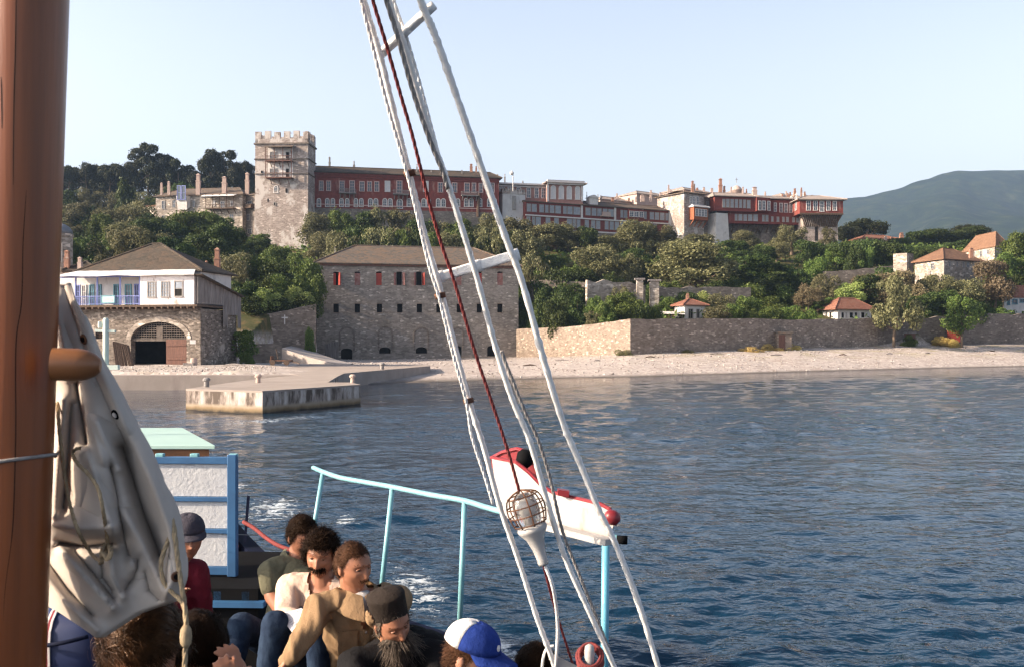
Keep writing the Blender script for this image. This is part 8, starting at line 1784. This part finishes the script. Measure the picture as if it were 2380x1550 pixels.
def m_beard(p): return (np.abs(p[:, 0]) < .060) & (p[:, 1] > .0) & (p[:, 2] < -.035 - .02 * np.exp(-(p[:, 0] / .018) ** 2) * 0) & ~((np.abs(p[:, 0]) < .02) & (p[:, 2] > -.064) & (p[:, 1] > .06)) & ((np.abs(p[:, 0]) > .03) | (p[:, 2] < -.066))

def person(lab, head, Y, yaw, pitch=0, roll=0, hs=1.0, skin='skin', seat=True, body_yaw=None, lean=(0, 0), arms=None, legs=None, top=None, bottom='denim', wr=.007, sh_w=.185, torso=1.0, cut=None, sleeve='long', loc=None, voxel=.0065, sit_drop=.74, headneck=.128, fat=1.0, extra=(), nbx=0.0):
    """head: pixel of the face centre; everything else is world geometry round it"""
    H = P(*head, Y); Rm = rotm(yaw, pitch, roll); by = yaw if body_yaw is None else body_yaw; fw = Vector((-math.sin(R(by)), math.cos(R(by)), 0)); rt = Vector((math.cos(R(by)), math.sin(R(by)), 0))
    neck = H + Rm @ Vector((0, -.03, -.075)); nb = H + Vector((0, 0, -headneck)) - fw * (.03 + .06 * math.sin(R(pitch))) + Vector((nbx, 0, 0))
    pel = nb - Vector((0, 0, .50 * torso)) - fw * lean[0] - rt * lean[1]; chest = nb.lerp(pel, .36) + fw * .01
    root = thing('person', lab, 'person', pel - Vector((0, 0, .10)))
    shd = [nb + Vector((0, 0, -.055)) + rt * s * sh_w for s in (-1, 1)]; hip = [pel + rt * s * .095 for s in (-1, 1)]
    arms = arms or [None, None]; J = dict(H=H, Rm=Rm, nb=nb, pel=pel, chest=chest, fw=fw, rt=rt, root=root, shd=shd)
    ang = Matrix.Rotation(R(by), 3, 'Z'); axis = (nb - pel).normalized()
    def torso_parts(mb, g):
        ax_rot = ang
        ellipsoid(mb, chest, .155 * fat + g, .105 * fat + g, .19 + g, ax_rot); ellipsoid(mb, pel.lerp(chest, .45), .135 * fat + g, .098 * fat + g, .17 + g, ax_rot); capsule(mb, nb + Vector((0, 0, -.045)) - rt * (sh_w - .035), nb + Vector((0, 0, -.045)) + rt * (sh_w - .035), .055 + g, .055 + g)
        for s in (-1, 1): ellipsoid(mb, nb + Vector((0, 0, -.035)) + rt * s * .075, .085 + g, .055 + g, .042 + g, ax_rot @ Matrix.Rotation(R(16 * s), 3, 'Y'))
    def arm_parts(mb, i, g, full=True, short=False):
        a = arms[i]
        if a is None: e = shd[i] + Vector((0, 0, -.27)) + fw * .03 + rt * (.04 if i else -.04); w = e + fw * .20 + Vector((0, 0, -.10)) - rt * (.08 if i else -.08)
        else: e, w = a[0], a[1]
        e = Vector(e); w = Vector(w)
        ee = shd[i].lerp(e, .55) if short else e
        capsule(mb, shd[i], ee, .054 + g, (.048 if short else .043) + g)
        if not short: capsule(mb, e, e.lerp(w, 1.0 if not g else .96), .043 + g, .029 + g * .9)
        return e, w
    mb = MB(); torso_parts(mb, 0); hv, n1, n2 = head_surface(); hw = hv * hs @ np.array(Rm).T + np.array(H); b = len(mb.v); mb.v += [tuple(v) for v in hw]
    for i in range(n2 - 1):
        for k in range(n1): k2 = (k + 1) % n1; mb.f.append((b + i * n1 + k, b + (i + 1) * n1 + k, b + (i + 1) * n1 + k2, b + i * n1 + k2))
    mb.f.append(tuple(b + k for k in range(n1))); mb.f.append(tuple(b + (n2 - 1) * n1 + k for k in reversed(range(n1))))
    for s in (-1, 1): c = H + Rm @ (Vector((s * .074, -.008, -.004)) * hs); er = Rm @ Matrix.Rotation(R(-25 * s), 3, 'Z') @ Matrix.Rotation(R(-10), 3, 'X'); ellipsoid(mb, c + Rm @ Vector((s * .004, 0, 0)), .007 * hs, .018 * hs, .031 * hs, er, 12); ellipsoid(mb, c + Rm @ Vector((s * .008, -.008, .004)), .004 * hs, .012 * hs, .026 * hs, er, 12)
    capsule(mb, nb + Vector((0, 0, -.05)), neck, .064, .056)
    ws = []
    for i in (0, 1):
        e, w = arm_parts(mb, i, 0); ws.append((e, w)); a = arms[i]; hd = (w - e).normalized(); hopt = a[2] if a and len(a) > 2 else {}
        hand(mb, w - hd * .01, Vector(hopt.get('d', hd)), Vector(hopt.get('n', (0, 0, -1))), hopt.get('curl', .45), hopt.get('s', 1.0), hopt.get('side', 1))
    lg = []
    if legs is None:
        legs = [(hip[i] + fw * .42 + Vector((0, 0, .03)), hip[i] + fw * .46 + Vector((0, 0, -.42))) for i in (0, 1)]
    for i in (0, 1):
        kn, an = Vector(legs[i][0]), Vector(legs[i][1]); lg.append((kn, an)); capsule(mb, hip[i], kn, .078, .056); capsule(mb, kn, an, .054, .036); ft = (an - kn).normalized(); fd = Vector((fw.x, fw.y, 0)); capsule(mb, an + Vector((0, 0, -.03)), an + fd * .15 + Vector((0, 0, -.045)), .036, .030)
    ellipsoid(mb, pel, .165, .12, .12, ang)
    body = fuse(mb, 'body', M[skin], root, voxel, 1)
    if top:
        t = MB(); g = .013; torso_parts(t, g); ellipsoid(t, pel + Vector((0, 0, .05)), .165 + g, .125 + g, .12, ang); capsule(t, nb + Vector((0, 0, -.05)), nb + Vector((0, 0, .012)), .072, .068)
        for i in (0, 1): arm_parts(t, i, g + .002, short=(sleeve == 'short'))
        for cx_, r1_, r2_, r3_ in extra: ellipsoid(t, cx_, r1_, r2_, r3_, ang)
        fuse(t, 'shirt', M[top], root, .0095, 2, wr=wr, seed=len(lab), cut=cut(J) if cut else None)
    if bottom:
        t = MB(); ellipsoid(t, pel - Vector((0, 0, .02)), .178, .135, .125, ang)
        for i in (0, 1): kn, an = lg[i]; capsule(t, hip[i], kn, .092, .070); capsule(t, kn, kn.lerp(an, .96), .068, .055)
        fuse(t, 'trousers', M[bottom], root, .011, 2, wr=.004, seed=len(lab) + 3)
        sh = MB()
        for kn, an in lg: ellipsoid(sh, an + fw * .06 + Vector((0, 0, -.045)), .048, .135, .045, ang)
        fuse(sh, 'shoes', M['black'], root, .012, 1)
    # eyes
    for s in (-1, 1):
        e = MB(); c = H + Rm @ (Vector((s * .0305, .0735, .005)) * hs); ellipsoid(e, c, .0125 * hs, .0115 * hs, .0058 * hs, Rm, 12); eo = e.build('eye', M['eyewhite'], root, True)
        e = MB(); ellipsoid(e, c + Rm @ Vector((0, .0085 * hs, .0005)), .0055 * hs, .0045 * hs, .0055 * hs, Rm, 10); e.build('iris', M['iris'], eo, True)
        e = MB(); pts = [c + Rm @ Vector((k * .0045 * hs * 1.0, (.0125 - .0009 * k * k) * hs, (.0062 - .0005 * k * k) * hs)) for k in (-3, -2, -1, 0, 1, 2, 3)]; e.tube(pts, [.0018, .0026, .003, .003, .003, .0026, .0018], 6); e.build('eyelid', M[skin], root, True)
    J['hs'] = hs; J['ws'] = ws; J['lg'] = lg; return J
def hd(J, name, mat, mask, n, length, **k): return hair_mesh(name, M[mat], J['root'], J['H'], J['Rm'], mask, n, length, hs=J['hs'], **k)
def brows(J, mat, n=620, th=.0095): hd(J, 'eyebrows', mat, m_box(.048, .05, .024, .024 + th, .012), n, .012, curl=.1, vol=.6, comb=(0, .1, .3), width=.0032, seed=4, seg=2, scale=1.03, cap=False)
def moustache(J, mat, n=700, w=.034, L=.020): hd(J, 'moustache', mat, m_box(w, .045, -.057, -.038), n, L, curl=.15, vol=.7, comb=(0, .15, -.45), width=.0030, seed=5, seg=3, scale=1.02, cap=False)
def collar(J, mat, spread=.10, drop=.10, hgt=.05):
    b = MB(); nb, fw, rt = J['nb'], J['fw'], J['rt']; r = .074
    for s in (-1, 1):
        pts = []
        for i in range(9):
            a = R(150 - 147 * i / 8); t = i / 8; dr = rt * (math.sin(a) * s) + fw * math.cos(a)
            base = nb + dr * (.070 + .004 * t) + Vector((0, 0, .050 - .055 * t)); out = nb + dr * (.090 + (.03 + spread) * t) + rt * (s * .012 * t) + Vector((0, 0, .016 - (.05 + drop) * t ** .8)); pts.append((base, base.lerp(out, .5) + dr * .012 + Vector((0, 0, .010)), out))
        V = [q for p in pts for q in p] + [q + Vector((0, 0, -.004)) for p in pts for q in p]; n = 9; Fc = []
        for i in range(n - 1):
            for j in range(2): a0 = i * 3 + j; Fc.append((a0, a0 + 1, a0 + 4, a0 + 3)); Fc.append((a0 + 27 + 3, a0 + 27 + 4, a0 + 28, a0 + 27))
        bb = MB().add(V, Fc); fixnormals(bb.build('collar', M[mat], J['root'], True))
def vneck(depth=.20, half=.075, up=.03):
    def mk(J):
        nb, fw, rt = np.array(J['nb']), np.array(J['fw']), np.array(J['rt'])
        def c(co):
            d = co - nb; f = d @ fw; r = np.abs(d @ rt); z = d[:, 2]; lim = half * np.clip((z + depth) / depth, 0, 1.2)
            return ((f > .0) & (r < lim) & (z > -depth)) | ((z > up) & (r < .1))
        return c
    return mk

# --- man in tan jacket, looking away to the right
J = person('man in tan jacket with short brown hair and moustache looking right beside the bearded priest', (823, 1316), 4.9, 226, 3, 4, skin='skin', nbx=.035, body_yaw=204, lean=(.14, -.02), top='jackettan', bottom='navycloth', wr=.010, sh_w=.20,
    arms=[(P(905, 1462, 4.72), P(868, 1432, 4.58), dict(d=(.75, -.1, .35), n=(-.3, -.8, .2), curl=.35, side=1)), (P(726, 1450, 4.75), P(668, 1534, 4.62), dict(d=(-.55, -.2, -.7), n=(.4, 0, -.6)))], cut=vneck(.16, .055, .02), fat=1.08)
hd(J, 'hair', 'hairbrown', m_scalp(.072, .0, -.075), 9000, .034, curl=.10, vol=.22, comb=(.25, -.35, -.1), width=.0022, seed=2, stick=.7, scale=1.05)
brows(J, 'hairbrown'); moustache(J, 'hairbrown', 1000, .029, .013); collar(J, 'jackettan', .05, .07)
t = MB(); ellipsoid(t, J['nb'] + J['fw'] * .03 + Vector((0, 0, -.06)), .085, .068, .075, Matrix.Rotation(R(196), 3, 'Z')); t.build('undershirt', M['tee'], J['root'], True)
f_, r_ = J['fw'], J['rt']; b = MB(); pk = J['chest'] + f_ * .128 + r_ * .075 + Vector((0, 0, .01)); b.bar(pk - r_ * .05, pk + r_ * .05, .012, .012, (0, 0, 1)); b.bar(pk + Vector((0, 0, -.05)) - r_ * .048, pk + Vector((0, 0, -.05)) + r_ * .048, .10, .008, tuple(f_)); b.build('pocket', M['jackettan'], J['root'])
b = MB()
for k in range(4): q = J['nb'] + f_ * (.125 + .012 * k) + Vector((0, 0, -.17 - .075 * k)); b.lathe(q, [(.006, 0), (.007, .003), (.004, .005)], tuple(f_), 10)
b.build('buttons', M['woodgrey'], J['root'])

# --- man in cream sweater with big moustache, reading
J = person('man in cream sweater with bushy black hair and thick moustache holding a white page', (746, 1290), 5.3, 178, 5, -4, skin='skin', body_yaw=172, lean=(.06, .03), top='sweater', bottom='denim', wr=.009,
    arms=[None, (P(662, 1432, 5.2), P(705, 1452, 4.98), dict(d=(.8, -.35, -.1), n=(0, 0, 1), curl=.3))], cut=vneck(.20, .062, .03),
    legs=[(P(740, 1462, 4.92), P(745, 1640, 4.9)), (P(640, 1450, 4.95), P(612, 1640, 4.95))])
hd(J, 'hair', 'hairblack', m_scalp(.058, -.035, -.085), 11000, .066, curl=.95, vol=.9, comb=(0, -.1, 0), width=.0030, seed=3)
brows(J, 'hairblack', 800, .011); moustache(J, 'hairblack', 1900, .039, .026)
bk = thing('open_page', 'white printed page held by the man in the cream sweater', 'page', P(688, 1450, 4.93)); b = MB(); b.hexa([P(648, 1427, 4.98), P(700, 1412, 5.02), P(700, 1412, 5.026), P(648, 1427, 4.986), P(690, 1484, 4.86), P(728, 1430, 4.93), P(728, 1430, 4.936), P(690, 1484, 4.866)]); b.build('sheet', M['paper'], bk)
b = MB()
for k in range(7): t_ = .18 + k * .09; a0 = P(648, 1427, 4.978).lerp(P(690, 1484, 4.858), t_); a1 = P(700, 1412, 5.018).lerp(P(728, 1430, 4.928), t_); b.bar(a0.lerp(a1, .15) + Vector((0, -.003, .003)), a0.lerp(a1, .85 - .1 * (k % 3)) + Vector((0, -.003, .003)), .0022, .001)
b.build('print_lines', M['greytrim'], bk)

# --- man in olive shirt behind him
J = person('man in olive short sleeved shirt with curly dark hair looking down, hindmost of the row', (703, 1246), 5.75, 222, 14, 6, skin='skindark', body_yaw=224, lean=(.10, -.02), top='shirtolive', sleeve='short', bottom='denim',
    arms=[None, (P(632, 1385, 5.6), P(672, 1448, 5.35))], cut=vneck(.12, .05, .02), legs=[(P(700, 1440, 5.25), P(640, 1600, 5.2)), (P(560, 1452, 5.25), P(530, 1590, 5.2))])
hd(J, 'hair', 'hairblack', m_scalp(.055, -.015, -.08), 8000, .036, curl=1.1, vol=.9, comb=(0, -.1, .1), width=.0028, seed=7); brows(J, 'hairblack'); collar(J, 'shirtolive', .10, .09)

# --- capped man left
J = person('man in dark blue cap and maroon shirt sitting half hidden behind the canvas', (438, 1248), 5.6, 208, 5, 3, skin='skindark', nbx=-.15, headneck=.16, body_yaw=200, lean=(0, 0), top='maroon', bottom='navycloth', cut=vneck(.10, .05, .02), arms=[None, (P(385, 1420, 5.3), P(405, 1398, 5.05), dict(d=(.3, -.3, .4)))])
hd(J, 'hair', 'hairblack', m_scalp(.060, .01, -.06), 1500, .014, curl=.2, vol=.3, width=.003, seed=8); brows(J, 'hairblack')
def cap(J, mat, brim_mat, bl=.075, back=None, z0=.052, hgt=1.0, name='cap'):
    H, Rm, hs = J['H'], J['Rm'], J['hs']; t = Rm @ Matrix.Rotation(R(-6), 3, 'X'); b = MB(); n = 28
    for i in range(9):
        ph = math.pi / 2 * i / 8; r = math.cos(ph) ** .75; z = z0 + .075 * hgt * math.sin(ph)
        for k in range(n): a = 2 * math.pi * k / n; b.v.append(tuple(H + t @ (Vector((.088 * math.sin(a) * r, -.003 + .108 * math.cos(a) * r, z)) * hs)))
    for i in range(8):
        for k in range(n): k2 = (k + 1) % n; b.f.append((i * n + k, i * n + k2, (i + 1) * n + k2, (i + 1) * n + k))
    o = b.build(name, M[mat], J['root'], True); s = o.modifiers.new('s', 'SOLIDIFY'); s.thickness = .004
    c = MB(); m_ = 13
    for j in range(5):
        for i in range(m_):
            a = R(-78 + 156 * i / (m_ - 1)); e = bl * j / 4 * math.cos(a * .95) ** .6; c.v.append(tuple(H + t @ (Vector((.088 * math.sin(a) * (1 + .05 * j / 4), -.003 + .106 * math.cos(a) + e, z0 + .002 - .016 * j / 4 - .018 * (math.sin(a) ** 2) * j / 4)) * hs)))
    for j in range(4):
        for i in range(m_ - 1): a0 = j * m_ + i; c.f.append((a0, a0 + 1, a0 + m_ + 1, a0 + m_))
    br = c.build('brim', M[brim_mat], o, True); s = br.modifiers.new('s', 'SOLIDIFY'); s.thickness = .005
    if back:
        d = MB(); ks = range(8, 21)
        for i in range(9):
            ph = math.pi / 2 * i / 8 * .97; r = math.cos(ph) ** .75 * 1.02; z = z0 + .075 * hgt * math.sin(ph) * 1.02
            for k in ks: a = 2 * math.pi * k / n; d.v.append(tuple(H + t @ (Vector((.089 * math.sin(a) * r, -.003 + .109 * math.cos(a) * r, z)) * hs)))
        L = len(list(ks))
        for i in range(8):
            for k in range(L - 1): d.f.append((i * L + k, i * L + k + 1, (i + 1) * L + k + 1, (i + 1) * L + k))
        p_ = d.build('white_panel', M[back], o, True); s = p_.modifiers.new('s', 'SOLIDIFY'); s.thickness = .003
        q = MB(); c0 = H + t @ (Vector((.01, .100, z0 + .030)) * hs); q.lathe(c0, [(.013, 0), (.013, .004), (.003, .006)], tuple(t @ Vector((.1, 1, .3))), 12); q.build('badge', M['capwhite'], o, True)
        q = MB(); q.lathe(H + t @ (Vector((0, -.003, z0 + .074 * hgt)) * hs), [(.008, 0), (.006, .006)], tuple(t @ Vector((0, 0, 1))), 8); q.build('button', M[mat], o)
    return o
cap(J, 'capgrey', 'capgrey', .060, hgt=1.05)

# --- priest
J = person('bearded priest in black robe and tall black hat leaning forward among the passengers', (912, 1446), 4.6, 214, 14, 16, skin='skin', body_yaw=200, lean=(.28, -.02), top='robe', bottom='robe', wr=.004, sh_w=.205, torso=.95, fat=1.15, nbx=.02, extra=[(P(985, 1525, 4.85), .15, .13, .13), (P(955, 1510, 4.9), .13, .12, .12), (P(850, 1585, 4.8), .11, .12, .12)],
    arms=[(P(1010, 1600, 4.5), P(950, 1650, 4.3)), (P(835, 1590, 4.4), P(880, 1650, 4.2))])
hd(J, 'hair', 'beardgrey', m_scalp(.075, -.045, -.08), 1600, .035, curl=.5, vol=.35, comb=(0, -.5, -.4), width=.003, seed=9)
brows(J, 'hairblack', 800, .011)
hd(J, 'beard', 'beardgrey', m_beard, 8000, .17, curl=.22, vol=.08, comb=(0, -.25, -.95), width=.0026, seed=10, seg=9, scale=1.02, cap=False)
moustache(J, 'beardgrey', 1000, .042, .045)
H, Rm, hs = J['H'], J['Rm'], J['hs']; t_ = Rm @ Matrix.Rotation(R(12), 3, 'X'); b = MB(); n = 36
for r_, z in ((.084, .040), (.086, .060), (.090, .11), (.0925, .135), (.090, .142), (.05, .156), (.001, .166)):
    for k in range(n): a = 2 * math.pi * k / n; b.v.append(tuple(H + t_ @ Vector((r_ * .92 * math.sin(a), -.004 + r_ * 1.06 * math.cos(a), z))))
for i in range(6):
    for k in range(n): k2 = (k + 1) % n; b.f.append((i * n + k, i * n + k2, (i + 1) * n + k2, (i + 1) * n + k))
o = b.build('hat', M['hatblack'], J['root'], True); s = o.modifiers.new('s', 'SOLIDIFY'); s.thickness = .004; o.modifiers.new('e', 'EDGE_SPLIT').split_angle = R(50)

# --- boy in blue and white cap
J = person('boy in blue and white peaked cap facing right at the lower edge of the photo', (1092, 1528), 4.05, 250, 10, 0, hs=1.07, skin='skinpale', body_yaw=235, top='plum', bottom='navycloth', sh_w=.165, torso=.9)
hd(J, 'hair', 'hairbrown', m_scalp(.062, -.01, -.075), 3200, .028, curl=.2, vol=.25, comb=(0, -.2, -.5), width=.0028, seed=11); brows(J, 'hairbrown')
cap(J, 'capblue', 'capblue', .085, back='capwhite', hgt=1.15)
# --- dark head behind him
J = person('dark haired passenger with only the crown of the head showing right of the peaked cap', (1246, 1556), 4.15, 200, 30, 0, skin='skin', top='navycloth', bottom='navycloth', voxel=.009, sit_drop=.74)
hd(J, 'hair', 'hairblack', m_scalp(.045, -.03, -.08), 9000, .040, curl=.12, vol=.22, comb=(.2, .1, -.4), width=.0024, seed=12, stick=.7, scale=1.06)

# --- two heads close to the camera
def sw(p):
    a = np.stack([-.60 * np.ones(len(p)), -.12 * np.ones(len(p)), -.20 * np.ones(len(p))], 1); a[:, 0] += np.sin(p[:, 1] * 55 + p[:, 2] * 30) * .55; a[:, 2] -= np.clip(-p[:, 2] * 6, 0, .6); return a
J = person('man with thick wavy dark brown hair seen from above nearest the camera', (328, 1510), 2.3, 205, 20, 6, hs=1.06, skin='skin', body_yaw=190, top='shirtolive', bottom='navycloth', legs=None, voxel=.006, torso=1.0)
hd(J, 'hair', 'hairdark', m_scalp(.050, -.020, -.085), 22000, .060, curl=.10, vol=.30, width=.0019, seed=13, sweep=sw, seg=8, stick=.75, scale=1.10)
J = person('dark haired boy hiding his face behind raised hands beside the nearest head', (464, 1500), 3.15, 228, 34, 8, hs=.98, skin='skin', body_yaw=215, top='navycloth', bottom='navycloth', torso=.92, sh_w=.165,
    arms=[(P(610, 1700, 3.05), P(560, 1578, 3.0), dict(d=(-.42, .05, .9), n=(-.6, .6, -.3), curl=.95, s=.9, side=-1)), (P(500, 1700, 2.85), P(540, 1620, 2.85), dict(d=(-.2, .1, 1), n=(-.3, .8, 0), curl=1.0, s=.9))])
hd(J, 'hair', 'hairblack', m_scalp(.048, -.020, -.085), 14000, .046, curl=.10, vol=.25, comb=(.25, .25, -.35), width=.0021, seed=14, seg=7, stick=.75, scale=1.08)
